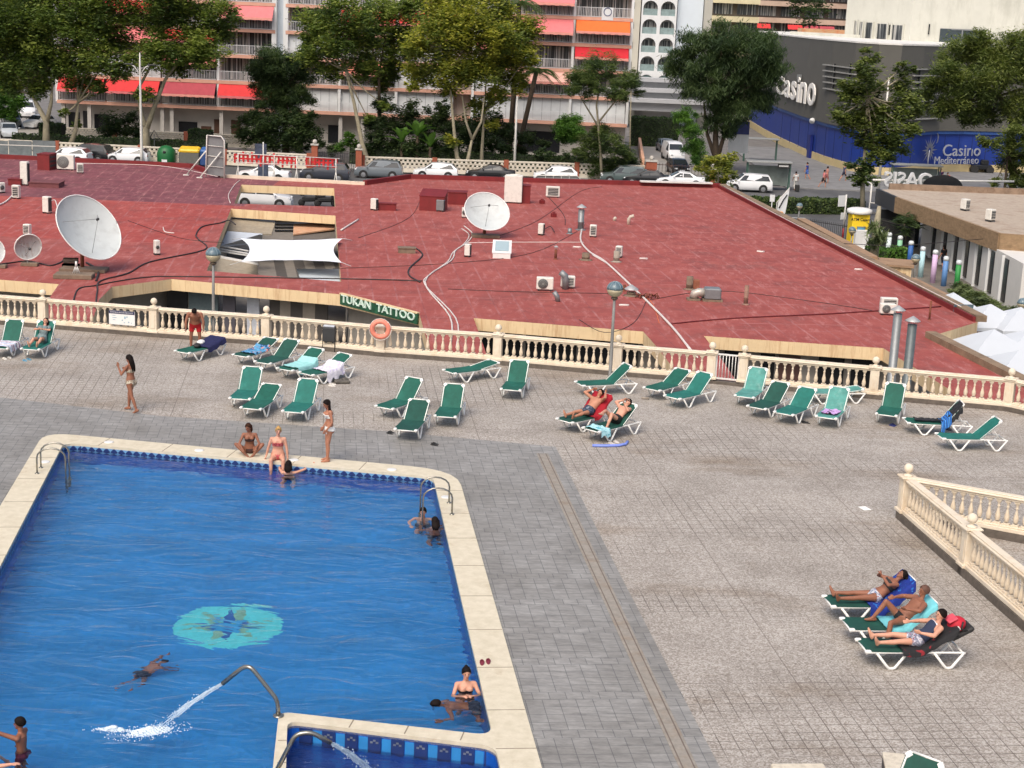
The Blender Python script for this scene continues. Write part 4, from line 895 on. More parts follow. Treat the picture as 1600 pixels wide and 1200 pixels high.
def lounger(A, B, th, fab, label, grp='green sun loungers on the deck', rz=None, loc=None):
 if loc is None: loc, rz = lounger_at(A, B)
 T = thing('sun_lounger', label, 'sun lounger', loc, rz, grp); th = radians(th); LNG.append((T, th))
 if 'rail' not in LMESH:
  for s in (-1, 1):
   g = MB(); y = s * .31
   g.tube([(.0, y, .34), (.06, y, .36), (1.2, y, .35), (1.98, y, .34), (2.02, y, .33)], .022, 6)
   g.box((.05, s * .30, .375), (.13, .09, .055), 0, .015); g.box((1.2, s * .31, .36), (.12, .06, .05), 0, .012); LMESH[('rail', s)] = g.build('side_rail', WPL).data
   for nm, x0 in (('front', .22), ('rear', 1.38)):
    g = MB(); y = s * .315
    g.tube([(x0, y, .35), (x0 + .22, y, .08), (x0 + .27, y, .028), (x0 + .33, y, .022), (x0 + .39, y, .035), (x0 + .62, y, .35)], [.026, .028, .03, .03, .03, .026], 7)
    LMESH[(nm, s)] = g.build('leg', WPL).data
  for k_, (x, z) in enumerate(((.04, .35), (.85, .34), (1.2, .34), (1.98, .33))): g = MB(); g.tube([(x, -.31, z), (x, .31, z)], .018, 6); LMESH[k_] = g.build('cross_bar', WPL).data
  LMESH['rail'] = 1
  for o in [o for o in SC.collection.objects if o.type == 'MESH' and o.parent is None and o.name.split('.')[0] in ('side_rail', 'leg', 'cross_bar')]: bpy.data.objects.remove(o)
 def inst(nm, me):
  o = bpy.data.objects.new(nm, me); SC.collection.objects.link(o); o.parent = T
 for s in (-1, 1): inst('side_rail', LMESH[('rail', s)]); inst('leg', LMESH[('front', s)]); inst('leg', LMESH[('rear', s)])
 for k_ in range(4): inst('cross_bar', LMESH[k_])
 P = curve_x(th)
 def ribbon(P, w, t=.012, corner=0):
  g = MB(); vs = []; n = len(P)
  for side in (0, 1):
   for i, (x, z) in enumerate(P):
    ww = w
    if corner and i == n - 1: ww = w - .12
    if corner == 2 and i == 0: ww = w - .04
    for j in range(5):
     y = (j / 4 - .5) * ww; sag = -.018 * (1 - (j / 2 - 1) ** 2)
     vs.append((x, y, z + sag - t * side))
  fs = []
  for i in range(n - 1):
   for j in range(4):
    q = i * 5 + j; fs.append((q, q + 5, q + 6, q + 1)); q2 = q + n * 5; fs.append((q2, q2 + 1, q2 + 6, q2 + 5))
  for i in range(n - 1):
   q = i * 5; fs.append((q, q + n * 5, q + 5 + n * 5, q + 5)); q = i * 5 + 4; fs.append((q, q + 5, q + 5 + n * 5, q + n * 5))
  for q0 in (0, (n - 1) * 5):
   for j in range(4): q = q0 + j; fs.append((q, q + 1, q + 1 + n * 5, q + n * 5))
  g._add(vs, fs, False); return g
 ribbon(P[:5], .67, corner=0).build('seat_sling', GFAB[fab], T); ribbon(P[4:], .66, corner=1).build('backrest_sling', GFAB[fab], T)
 g = MB(); c, s_ = cos(th), sin(th)
 for y in (-1, 1):
  g.tube([(1.16, y * .30, .37), (1.16 + .72 * c, y * .305, .37 + .72 * s_), (1.16 + .84 * c, y * .24, .37 + .84 * s_)], .02, 6)
  g.box((1.16 + .78 * c, y * .275, .375 + .78 * s_), (.10, .09, .045), M3=Matrix.Rotation(-th, 3, 'Y') @ Matrix.Rotation(-y * .7, 3, 'Z'))
 g.tube([(1.16 + .84 * c, -.24, .37 + .84 * s_), (1.16 + .84 * c, .24, .37 + .84 * s_)], .02, 6)
 g.build('backrest_frame', WPL, T)
 if th > .3:
  for y in (-.25, .25): g = MB(); g.tube([(1.16 + .5 * c, y, .36 + .5 * s_), (1.80, y, .34)], .014, 5); g.build('backrest_prop', WPL, T)
 return T, th
L = {}
D = [('e1', (20.6, 556.5), (43, 543), 52, 0, 'green lounger cut by the left picture edge, under a striped towel'),
 ('e2', (69.8, 558.2), (92.3, 544.7), 52, 2, 'green lounger at the far left carrying a woman in a grey dress'),
 ('man', (311, 564.5), (349, 554), 14, 0, 'nearly flat green lounger in front of the bending man, navy towel on its head end'),
 ('bt', (401, 570), (443, 556), 20, 1, 'dark green lounger under a blue patterned towel by the black bin'),
 ('d5', (435.5, 581), (477, 567), 35, 1, 'empty dark green lounger between the blue patterned and the aqua towel'),
 ('aq', (471, 592), (514, 578), 28, 0, 'green lounger covered by an aqua towel'),
 ('wt', (506, 600), (549, 590), 28, 0, 'green lounger under a white and lilac towel'),
 ('g8', (396, 636), (416, 615), 47, 2, 'bright green raised lounger, leftmost of the three behind the seated women'),
 ('g9', (416, 652), (441, 634), 22, 0, 'low reclined green lounger, middle of the three behind the seated women'),
 ('g10', (480, 657), (501, 638), 47, 2, 'bright green raised lounger beside the standing woman, rightmost of three'),
 ('g11', (627.5, 652.5), (668, 637), 46, 0, 'green lounger with a raised back, leftmost of the group of three mid deck'),
 ('g12', (655, 685.5), (673, 664), 33, 1, 'dark green lounger nearest the pool in the group of three mid deck'),
 ('g13', (714.5, 664), (727, 643), 45, 0, 'raised green lounger, rightmost of the group of three mid deck'),
 ('g14', (729, 598), (775, 591), 10, 0, 'lone flat green lounger lying sideways near the balustrade'),
 ('g15', (815.5, 622), (829, 602), 46, 0, 'lone raised green lounger left of the deck lamp'),
 ('g16', (933, 619), (986, 615.5), 42, 0, 'green lounger with a raised back right in front of the deck lamp'),
 ('g17', (1043, 624), (1082, 612), 27, 0, 'green lounger behind its darker neighbour, left of the white gate'),
 ('g18', (1076, 637.5), (1116, 627), 42, 2, 'green lounger with a raised back just left of the white gate'),
 ('g19', (1182, 634), (1201, 618), 50, 3, 'pale faded lounger leftmost in the row right of the gate'),
 ('g20', (1205, 652.5), (1239, 637), 37, 1, 'darkest green lounger between the faded one and a teal one'),
 ('g21', (1247.5, 662), (1281, 646), 37, 2, 'teal green lounger left of the one with the lilac cloth'),
 ('g22', (1286, 632), (1342, 631), 7, 3, 'faded flat lounger lying sideways along the balustrade behind two others'),
 ('g23', (1310, 667), (1328, 649), 47, 3, 'faded lounger holding a lilac cloth'),
 ('g24', (1402, 662.5), (1415, 643), 55, 0, 'lone upright green lounger right of the one with the lilac cloth'),
 ('g25', (1444, 680.5), (1509, 683), 52, 0, 'green lounger piled with black clothes and a blue shirt'),
 ('g26', (1498.7, 705), (1562.5, 705.5), 42, 2, 'empty teal lounger at the right, nearest the corner enclosure'),
 ('r1', (911, 675.5), (954, 665), 45, 1, 'lounger under a red towel with a man lying on it'),
 ('r2', (952.5, 689.5), (994, 678), 38, 1, 'lounger of the man with sunglasses, pale towel at its foot'),
 ('n1', (1336, 974), (1430, 973), 42, 1, 'lounger with a royal blue towel, rearmost of the three near the enclosure'),
 ('n2', (1366, 1011), (1459, 1010), 40, 1, 'lounger with a turquoise towel, middle of the three near the enclosure'),
 ('n3', (1392.5, 1046), (1486, 1045), 33, 1, 'lounger with a black towel and red bag, nearest of the three by the enclosure')]
for k, A, B, th, fab, lab in D: L[k] = lounger(A, B, th, fab, lab)
L['bot'] = lounger(None, None, 55, 1, 'green lounger back cut by the bottom picture edge', loc=G(1447, 1188, 1.0) - V(1.64 * cos(.85), 1.64 * sin(.85), 1.0), rz=.85)
def towel(key, x0, x1, y0, y1, mt, label, hang0=0, hang1=0, lift=.02, cat='towel', wob=.012, nm='towel', rep=1):
 T, th = L[key]; P = curve_x(th); R = Matrix.Rotation(T.rotation_euler.z, 3, 'Z')
 S = [0]
 for i in range(1, len(P)): S.append(S[-1] + math.hypot(P[i][0] - P[i - 1][0], P[i][1] - P[i - 1][1]))
 def at(s):
  s = max(0, min(S[-1] - 1e-4, s))
  for i in range(1, len(P)):
   if s <= S[i]:
    t = (s - S[i - 1]) / (S[i] - S[i - 1]); dx, dz = P[i][0] - P[i - 1][0], P[i][1] - P[i - 1][1]; l = math.hypot(dx, dz)
    return P[i - 1][0] + dx * t, P[i - 1][1] + dz * t, -dz / l, dx / l
 N = 26; rnd = random.random() * 9; g = MB(); vs = []; sec = []
 ys = [y0 + (y1 - y0) * j / 10 for j in range(11)]
 prof = []
 for q in (1, .66, .33):
  if hang0: prof.append((y0 - .01 - .03 * q, -hang0 * q))
 prof += [(y, 0) for y in ys]
 for q in (.33, .66, 1):
  if hang1: prof.append((y1 + .01 + .03 * q, -hang1 * q))
 m_ = len(prof)
 for side in (0, 1):
  for i in range(N + 1):
   s = x0 + (x1 - x0) * i / N; x, z, nx, nz = at(s)
   for j, (y, dz) in enumerate(prof):
    w = noise.noise(V(s * 5 + rnd, y * 6, dz * 4)) * wob * 2.2 + wob * sin(s * 17 + y * 5 + rnd) * .6
    ll = lift + abs(w) - .01 * side + .004
    yy = y + (noise.noise(V(s * 4, rnd, dz * 5)) * .04 if dz else 0) + .03 * noise.noise(V(s * 3 + rnd, 1, 1)) * (1 if j in (0, m_ - 1) else 0)
    dzz = dz * (1 + .35 * noise.noise(V(s * 6, rnd + 3, 0))) if dz else 0
    vs.append((x + nx * ll, yy, z + nz * ll + dzz))
 for i in range(N):
  for j in range(m_ - 1):
   q = i * m_ + j; fs = (q, q + m_, q + m_ + 1, q + 1); sec.append(fs); o_ = (N + 1) * m_; sec.append(tuple(reversed([f + o_ for f in fs])))
 g._add(vs, sec, True); o = g.build(nm, mt); o.location = T.location; o.rotation_euler = T.rotation_euler
 return tag(o, label, cat)
def blob_pat(name, base, others, scale, seed=0, rough=.85):
 m, n, b = nodes(name); o = None
 t0 = tex(n, 'Noise', 12, Detail=4); r0 = ramp(n, [(.3, tuple(c * .8 for c in base)), (.7, tuple(min(1, c * 1.15) for c in base))]); n.links.new(t0.outputs[0], r0.inputs[0]); o = r0.outputs[0]
 for i, (c, th) in enumerate(others):
  t = tex(n, 'Noise', scale, Detail=3, Distortion=1.2, loc=(i * 5.3 + seed, seed, i)); r = ramp(n, [(th, (0,) * 3), (th + .03, (1,) * 3)]); n.links.new(t.outputs[0], r.inputs[0]); o = mix(n, o, c, r.outputs[0])
 n.links.new(o, b.inputs['Base Color']); b.inputs['Roughness'].default_value = rough; return m
def stripes(name, cols, w, axis='x', rough=.9):
 m, n, b = nodes(name); tc = n.nodes.new('ShaderNodeTexCoord'); sp = n.nodes.new('ShaderNodeSeparateXYZ'); n.links.new(tc.outputs['Object'], sp.inputs[0])
 md = n.nodes.new('ShaderNodeMath'); md.operation = 'PINGPONG'; md.inputs[1].default_value = w; n.links.new(sp.outputs[{'x': 0, 'y': 1, 'z': 2}[axis]], md.inputs[0])
 dv = n.nodes.new('ShaderNodeMath'); dv.operation = 'DIVIDE'; dv.inputs[1].default_value = w; n.links.new(md.outputs[0], dv.inputs[0])
 r = ramp(n, [(i / len(cols), c) for i, c in enumerate(cols)]); r.color_ramp.interpolation = 'CONSTANT'; n.links.new(dv.outputs[0], r.inputs[0]); n.links.new(r.outputs[0], b.inputs['Base Color']); b.inputs['Roughness'].default_value = rough; return m
towel('e1', .1, 1.05, -.33, .30, stripes('towel_striped', [sr(225, 225, 228), sr(120, 60, 120), sr(225, 225, 228), sr(190, 205, 225)], .22), 'white towel with purple and blue stripes on the lounger cut by the left edge', .2, 0)
towel('man', .95, 1.95, -.34, .32, M('towel_navy', sr(24, 28, 72), .9, .25, 6), 'navy towel laid over the lounger in front of the bending man', .16, .05)
towel('bt', .35, 1.4, -.30, .26, blob_pat('towel_blue_pattern', sr(86, 150, 190), [(sr(30, 60, 110), .55), (sr(190, 130, 120), .6)], 5, 2), 'crumpled blue patterned towel beside the black bin', .05, 0, wob=.03)
towel('aq', .28, 1.45, -.34, .30, M('towel_aqua', sr(150, 206, 204), .9, .1, 5), 'pale aqua towel spread on a lounger', .20, 0, wob=.018)
towel('wt', .62, 1.5, -.34, .32, blob_pat('towel_lilac', sr(214, 212, 222), [(sr(190, 182, 210), .55)], 5, 5), 'crumpled white and lilac towel hanging over the lounger side', .33, .05, wob=.03)
towel('g23', .35, .95, -.26, .25, blob_pat('cloth_lilac', sr(196, 160, 214), [(sr(26, 26, 34), .58), (sr(170, 60, 90), .66)], 6, 1), 'crumpled lilac cloth with black and pink items on the faded lounger', 0, 0, wob=.03, cat='cloth', nm='cloth')
towel('g25', .25, 1.15, -.14, .16, M('cloth_black', (.014, .015, .018), .9, .3, 8), 'black trousers laid along the lounger at the right', 0, 0, lift=.04, cat='clothes', nm='trousers', wob=.03)
towel('g25', 1.0, 1.5, -.33, .12, stripes('shirt_blue', [sr(40, 110, 190), sr(20, 40, 90), sr(70, 140, 210)], .05, 'x'), 'blue checked shirt hanging over the side of the lounger at the right', .32, 0, lift=.05, cat='shirt', nm='shirt', wob=.03)
towel('g25', 1.32, 2.02, -.30, .10, M('jacket_black', (.012, .013, .016), .8, .3, 8), 'black jacket hung over the raised lounger back at the right', .3, 0, lift=.03, cat='jacket', nm='jacket', wob=.03)
towel('r1', .95, 2.02, -.35, .34, M('towel_red', sr(150, 16, 34), .9, .15, 5), 'deep red towel under the man lying left of the sunglasses man', .12, .05)
towel('r2', .05, .42, -.36, .22, blob_pat('towel_pale_blue', sr(160, 206, 214), [(sr(80, 160, 176), .58)], 9, 3), 'crumpled pale blue towel hanging at the lounger foot of the sunglasses man', .26, 0, wob=.03)
towel('n1', .80, 2.05, -.37, .36, blob_pat('towel_royal', sr(16, 44, 130), [(sr(30, 110, 190), .60)], 7, 4), 'royal blue towel with lighter swirls on the rearmost of three loungers', .22, .08, wob=.014)
towel('n2', .75, 2.02, -.35, .34, M('towel_turquoise', sr(110, 190, 200), .9, .12, 5), 'turquoise towel on the middle of three near loungers', .10, .06)
towel('n3', .70, 2.02, -.34, .32, blob_pat('towel_black_red', (.012, .012, .014), [(sr(130, 26, 36), .62)], 6, 8), 'black towel with red print on the nearest of three loungers', .10, .06)
# towels rolled, bags
def lump(nm, label, cat, key, x, y, z, d, mt, rz=.3, rot=0, extra=None):
 T, th = L[key]; R = Matrix.Rotation(T.rotation_euler.z, 3, 'Z'); g = MB(); g.box((0, 0, 0), d, 0, min(d) * .35)
 me_o = g.build(nm, mt); m = me_o.modifiers.new('s', 'SUBSURF'); m.levels = m.render_levels = 2
 me_o.location = T.location + R @ V(x, y, z); me_o.rotation_euler = (0, rot, T.rotation_euler.z + rz); return tag(me_o, label, cat)
o = lump('backpack', 'red backpack with black trim propped on the nearest lounger back', 'backpack', 'n3', 1.90, -.02, .82, (.40, .40, .34), M('bag_red', sr(176, 22, 44), .7, .2, 6), 0, -.5)
g = MB(); g.box((0, 0, -.15), (.50, .44, .10), 0, .03); g.tube([(.1, -.21, .1), (0, -.26, 0), (.1, -.2, -.12)], .02, 5); g.build('bag_trim', BLK, o)
g = MB(); g.box((-.05, 0, .165), (.2, .28, .04), 0, .012); g.build('pocket', M('bag_pink', sr(214, 80, 96), .7, .2), o)
lump('rolled_towel', 'white folded cloth on the navy towel beside the bending man', 'cloth', 'man', 1.28, .2, .48, (.36, .26, .16), M('cloth_white', sr(220, 220, 218), .9, .05), .4)
lump('dark_bag', 'black bag on the lounger in front of the bending man', 'bag', 'man', .88, .05, .45, (.36, .24, .16), BLK, .5)
# shoes
def pair(x, y, mt, label, rz=0, nm='flip_flops', cat='flip flops', z=0, gap=.13):
 g = MB()
 for s in (-1, 1):
  c = V(s * gap / 2 * 1.0, .03 * s, .012); g.prism([(c.x + .045 * cos(a) * (1 + .15 * sin(a)), c.y + .13 * sin(a)) for a in [2 * pi * i / 12 for i in range(12)]], 0.0, .022)
 o = g.build(nm, mt); p = G(x, y, z); o.location = p; o.rotation_euler = (0, 0, rz)
 for s in (-1, 1):
  g = MB(); c = V(s * gap / 2, .03 * s, 0); g.tube([(c.x - .04, c.y - .01, .022), (c.x - .01, c.y + .05, .05), (c.x, c.y + .08, .025)], .009, 4); g.tube([(c.x + .04, c.y - .01, .022), (c.x + .01, c.y + .05, .05), (c.x, c.y + .08, .025)], .009, 4); g.build('strap', mt, o)
 return tag(o, label, cat)
WHP = M('sandal_white', sr(225, 222, 215), .6); BLP = M('sandal_blue', sr(90, 150, 180), .6)
pair(11, 560, WHP, 'white flip flops by the lounger at the left edge', .8, gap=.2); pair(42, 563, BLP, 'pale blue sandals below the woman in the grey dress', .9, gap=.2)
pair(605 + 5, 677, BLK, 'black shoes left of the dark lounger nearest the pool', .9); pair(679, 695, BLK, 'black shoes on the grey paving beyond the pool corner', 1.1)
pair(519, 602, WHP, 'white flip flops beside the round black bag', 1.3, gap=.2); pair(1258, 660.5, BLK, 'black flip flops beneath the teal lounger in the right hand row', 1.4)
pair(1395, 665, M('sandal_navy', sr(40, 50, 110), .6), 'navy shoes beside the lone upright lounger', .6); pair(1481, 671, M('shoe_dark', sr(36, 34, 52), .6), 'dark trainers under the lounger with the blue shirt', .9, gap=.16)
pair(1428, 664, BLK, 'black sandals left of the lounger with the blue shirt', 1.2); pair(959, 692, M('goggle_white', sr(210, 205, 200), .5), 'white sandals beside the blue swim noodle', .7, gap=.24)
pair(758, 1035, M('sandal_pink', sr(120, 42, 58), .6), 'dark pink flip flops on the pool coping', .05, z=ZC, gap=.12)
g = MB(); g.box((0, 0, .05), (.5, .4, .1), .3, .03); g.box((.1, .1, .1), (.2, .2, .08), .6, .03); o = g.build('beach_bag', M('bag_olive', sr(88, 84, 78), .9, .4, 8)); o.location = G(534, 598, 0); tag(o, 'grey black round bag lying beside the lilac towel', 'bag')
g = MB(); g.tube([(-.55, -.12, .04), (-.2, -.1, .04), (.2, -.03, .04), (.42, .1, .04), (.5, .3, .04)], .04, 10); o = g.build('swim_noodle', M('noodle_blue', sr(120, 140, 216), .7, .06)); o.location = G(955, 697, 0); o.scale = (1, 1.4, 1); tag(o, 'pale blue foam swim noodle on the deck tiles', 'swim noodle')
g = MB(); g.tube([(-.12, 0, .04), (.12, 0.0, .04)], .035, 8); o = g.build('bottle', M('bottle_grey', sr(150, 140, 128), .5)); o.location = G(1008, 624, 0); tag(o, 'small pale bottle lying on the deck below the deck lamp', 'bottle')
g = MB(); g.box((0, 0, .012), (.21, .30, .012), .35); o = g.build('paper_sheet', M('paper', sr(232, 232, 228), .8, .02)); o.location = G(1351, 795, 0); tag(o, 'white sheet of paper lying on the open deck', 'paper')
# poster sign, life ring, bin
a, b = BP[1], BP[2]; d = (b - a).normalized(); n_ = V(d.y, -d.x, 0)
p0 = a + d * 1.0; ca = G(184, 497, .3); tt = (ca - a).dot(d); c = a + d * (tt + .78) + n_ * .18; rz = atan2(d.y, d.x)
T = thing('notice_board', 'white notice board with a dark blue heading hung on the balustrade', 'sign', (c.x, c.y, .62), rz)
g = MB(); g.box((0, 0, 0), (1.0, .03, .52), 0, .008); g.build('panel', M('panel_white', sr(222, 222, 220), .5, .02), T)
g = MB(); g.box((0, -.019, .205), (.98, .008, .11)); g.build('heading_band', M('navy_band', sr(34, 36, 78), .5), T)
g = MB(); random.seed(5)
for j, y in enumerate((.215, .19)):
 x = -.44
 while x < .42: w = random.uniform(.02, .06); g.box((x + w / 2, -.024, y), (w, .004, .009)); x += w + .014
g.build('heading_text', WPL, T)
g = MB()
for x, z, w, h in ((.12, .02, .06, .09), (.2, .05, .05, .05), (.02, -.08, .05, .05), (.26, -.14, .05, .05), (.37, -.16, .03, .03), (.1, -.16, .05, .03), (-.3, .08, .12, .02), (-.28, .0, .16, .02), (-.3, -.08, .1, .02)): g.box((x, -.018, z), (w, .006, h), 0)
g.build('pictogram', M('picto_blue', sr(150, 176, 190), .5), T)
p = BP[4]; T = thing('life_ring', 'salmon pink life ring hung on a balustrade post below the tattoo sign', 'life ring', (p.x + .0, p.y - .28, 1.03), 0)
g = MB(); R_, r_ = .29, .085; n = 24
g.tube([(R_ * cos(2 * pi * i / n), -.09 - .10 * sin(2 * pi * i / n) * .6, R_ * sin(2 * pi * i / n)) for i in range(n + 1)], r_, 10, caps=False); g.build('ring', M('ring_salmon', sr(232, 140, 120), .6, .1, 3), T)
g = MB()
for k in range(4): a_ = pi / 4 + k * pi / 2; g.tube([(x * cos(a_), -.09 - .06 * x * sin(a_) / R_ * 1.6 * .6, x * sin(a_)) for x in (R_ - .095, R_ + .095)], .03, 5)
g.tube([(.39 * cos(2 * pi * i / 16), -.16, .39 * sin(2 * pi * i / 16)) for i in range(17)], .012, 4); g.build('rope', M('rope_white', sr(215, 208, 200), .8), T)
p = G(515, 548, 0); T = thing('litter_bin', 'black mesh litter bin on thin legs against the balustrade', 'bin', (p.x, p.y - .05, 0), -.1)
g = MB(); g.box((0, 0, .62), (.46, .34, .52), 0, .03); g.build('basket', M('bin_black', (.03, .032, .035), .6, .2), T)
for x in (-.22, .22): g = MB(); g.tube([(x, -.15, 0), (x, -.15, .95), (x, .15, .95), (x, .15, 0)], .014, 5); g.build('leg', BLK, T)
g = MB(); g.box((0, 0, .92), (.44, .32, .08), 0, .03); g.build('bin_liner', M('liner_grey', sr(170, 176, 186), .5, .2, 6), T)
# globe lamps on poles
def globe_lamp(base, topxy, label, z=0, rr=.27, grp='globe street lamps', capm='dark', Y=None):
 p = G(*base, z) if Y is None else AY(base[0], base[1], Y); p.z = z; top = AY(*topxy, p.y).z - z; T = thing('globe_lamp', label, 'street lamp', p, 0, grp)
 g = MB(); g.lathe([(.09, 0), (.09, .02), (.06, .05), (.055, top * .5), (.045, top - rr - .04)], (0, 0, 0), 10); g.build('pole', M('pole_grey', sr(122, 122, 120), .5, .1, 4), T)
 g = MB(); g.lathe([(.05, 0), (.1, .03), (.12, .06), (.1, .10)], (0, 0, top - rr - .10), 12); g.build('neck', M('neck_brown', sr(84, 70, 58), .6), T)
 g = MB(); n = 20; K = 6; pr = [(max(.01, rr * cos(-pi / 2 + (pi / 2) * i / K)), rr * sin(-pi / 2 + (pi / 2) * i / K)) for i in range(K + 1)]; g.lathe(pr, (0, 0, top), n); g.build('lower_globe', M('globe_beige', sr(168, 158, 132), .35, .12, 3), T)
 g = MB(); pr = [(max(.01, rr * 1.01 * cos((pi / 2) * i / K)), rr * 1.01 * sin((pi / 2) * i / K)) for i in range(K + 1)]; g.lathe(pr, (0, 0, top), n); o = g.build('upper_globe', M('globe_slate', sr(92, 112, 122), .3, .15, 3), T)
 g = MB()
 for k in range(8): a_ = k * pi / 4; g.tube([(rr * 1.02 * cos(a_) * cos(t), rr * 1.02 * sin(a_) * cos(t), top + rr * 1.02 * sin(t)) for t in [pi / 2 * i / 6 for i in range(7)]], .008, 4)
 g.build('rib', M('rib_pale', sr(140, 158, 164), .4), o)
 return T
globe_lamp((333.5, 531), (331, 398), 'globe lamp on a grey pole behind the lounger with the navy towel', 0)
globe_lamp((952.8, 592), (960, 452), 'globe lamp on a grey pole near the middle of the deck balustrade', 0)
# pool ladders, water spouts
STEEL = M('stainless', sr(150, 148, 140), .25, .1, 5, metal=.85)
def ladder(p1, p2, din, label):
 """two hoops standing on the coping and reaching into the water"""
 T = thing('pool_ladder', label, 'pool ladder', G(*p1, ZC)); n = 0
 for p in (p1, p2):
  q = G(*p, ZC); d = Vector((*din, 0)).normalized(); pts = [q]
  pts += [q + V(0, 0, .42)]
  for i in range(1, 9): a_ = pi * i / 8; pts.append(q + V(0, 0, .42) + d * (.36 * (1 - cos(a_))) + V(0, 0, .26 * sin(a_)))
  pts += [q + d * .72 + V(0, 0, .0), q + d * .74 + V(0, 0, -1.15)]
  g = MB(); g.tube(pts, .022, 8); g.build('handrail', STEEL, T, True)
  g = MB(); g.lathe([(.06, 0), (.06, .012), (.03, .03)], q, 12); g.build('foot_flange', STEEL, T, True)
 a_, b_ = G(*p1, ZC), G(*p2, ZC); d = Vector((*din, 0)).normalized() * .73
 for z in (-.4, -.65, -.9): g = MB(); g.beam(a_ + d + V(0, 0, z), b_ + d + V(0, 0, z), .08, .03); g.build('rung', STEEL, T, True)
dw = (V(*iFR, 0) - V(*iNR, 0)).normalized()
ladder((58, 740), (64, 731), (dw.y, -dw.x), 'stainless steel pool ladder at the far left corner of the pool')
ladder((706, 804), (701.5, 786), (-dw.y, dw.x), 'stainless steel pool ladder on the right side of the pool')
FOAM = M('white_water', sr(215, 230, 242), .5, .10, 12, bmp=.4); FOAM.node_tree.nodes['Principled BSDF'].inputs['Alpha'].default_value = .8
JETM = M('jet_water', sr(200, 222, 240), .25, .10, 12); JETM.node_tree.nodes['Principled BSDF'].inputs['Alpha'].default_value = .5
def spout(base, pts, jet_end, label, r=.04, z=ZC):
 b_ = G(*base, z); Y = b_.y; T = thing('water_spout', label, 'water spout', b_); P = [b_]
 for (x, y, dy) in pts: P.append(AY(x, y, Y + dy))
 Q = [P[0]]
 for i in range(1, len(P) - 1):
  a_, m_, c_ = P[i - 1], P[i], P[i + 1]; s0 = m_ + (a_ - m_).normalized() * min(.12, (a_ - m_).length * .4); s1 = m_ + (c_ - m_).normalized() * min(.12, (c_ - m_).length * .4)
  for k in range(5): t = k / 4; Q.append(s0 * (1 - t) ** 2 + m_ * 2 * t * (1 - t) + s1 * t * t)
 Q.append(P[-1]); g = MB(); g.tube(Q, [r] * (len(Q) - 1) + [r * 1.1], 12); g.build('pipe', STEEL, T, True)
 g = MB(); g.lathe([(r * 2.4, 0), (r * 2.4, .02), (r * 1.4, .03)], b_, 14); g.build('foot_flange', STEEL, T, True)
 return P[-1], (P[-1] - P[-2]).normalized()
def jet(tip, end, label, r0, r1, splash=True, seed=1, sag=.045):
 random.seed(seed); g = MB();
 def along_(t): p = tip.lerp(end, t); p.z += sag * 4 * t * (1 - t); return p
 for k in range(16):
  o0 = V(random.gauss(0, 1), random.gauss(0, 1), random.gauss(0, 1)) ; t0 = random.uniform(0, .25) if k > 8 else 0; t1 = random.uniform(.6, 1.0)
  pts = []; rs = []
  for i in range(9):
   t = t0 + (t1 - t0) * i / 8; rr = r0 + (r1 - r0) * t; pts.append(along_(t) + o0 * rr * .55 + V(random.gauss(0, .006), 0, random.gauss(0, .006))); rs.append(.007 + .005 * random.random())
  g.tube(pts, rs, 5)
 for k in range(160):
  t = random.random() ** .7; rr = r0 + (r1 - r0) * t; p = along_(t) + V(random.gauss(0, 1), random.gauss(0, 1), random.gauss(0, 1)) * rr; g.ball(p, random.uniform(.006, .016), 5)
 o = g.build('water_jet', JETM); o['kind'] = 'stuff'; tag(o, label, 'water jet'); del o['category']
 return o
tip, dr_ = spout((435, 1119), [(433.5, 1094, 0), (392, 1042, .05), (380, 1042, .1), (348, 1068, .2)], None, 'bent steel spout on the pool divider throwing a jet to the left')
end = G(248, 1138, ZW); jet(tip, end, 'white jet of water falling into the pool', .02, .05)
# boiling white patch where the jet lands
def foam_patch(c, ux, lx, ly, label, seed, n=900):
 random.seed(seed); g = MB(); u_ = Vector((*ux, 0)).normalized(); w_ = V(-u_.y, u_.x, 0)
 for k in range(n):
  a_ = random.uniform(0, 2 * pi); r = random.random() ** .75; p = c + u_ * (lx * r * cos(a_)) + w_ * (ly * r * sin(a_)); s_ = random.uniform(.012, .045) * (1.25 - r)
  g.ball(V(p.x, p.y, ZW + random.random() * .07 * (1 - r)), s_, 5, (1.3, 1, .8))
 for k in range(n // 4):
  a_ = random.uniform(0, 2 * pi); r = random.uniform(.8, 1.9); p = c + u_ * (lx * r * cos(a_)) + w_ * (ly * r * sin(a_)); g.ball(V(p.x, p.y, ZW), random.uniform(.006, .014), 4)
 o = g.build('foam', FOAM); o['kind'] = 'stuff'; tag(o, label, 'foam'); del o['category']
foam_patch(G(234, 1143, ZW), (1, .45), .40, .17, 'white foam where the water jet lands in the pool', 2)
foam_patch(G(175, 1141, ZW), (1, 0), .35, .06, 'thin streak of foam left of the splash', 4, 120)
tip, dr_ = spout((428, 1212), [(462, 1147, 0.02), (487, 1144, .05), (517, 1161, .1)], None, 'bent steel spout at the bottom edge throwing a jet into the paddling pool')
jet(tip, G(592, 1216, -.3), 'white jet of water falling into the paddling pool', .02, .07, seed=6)
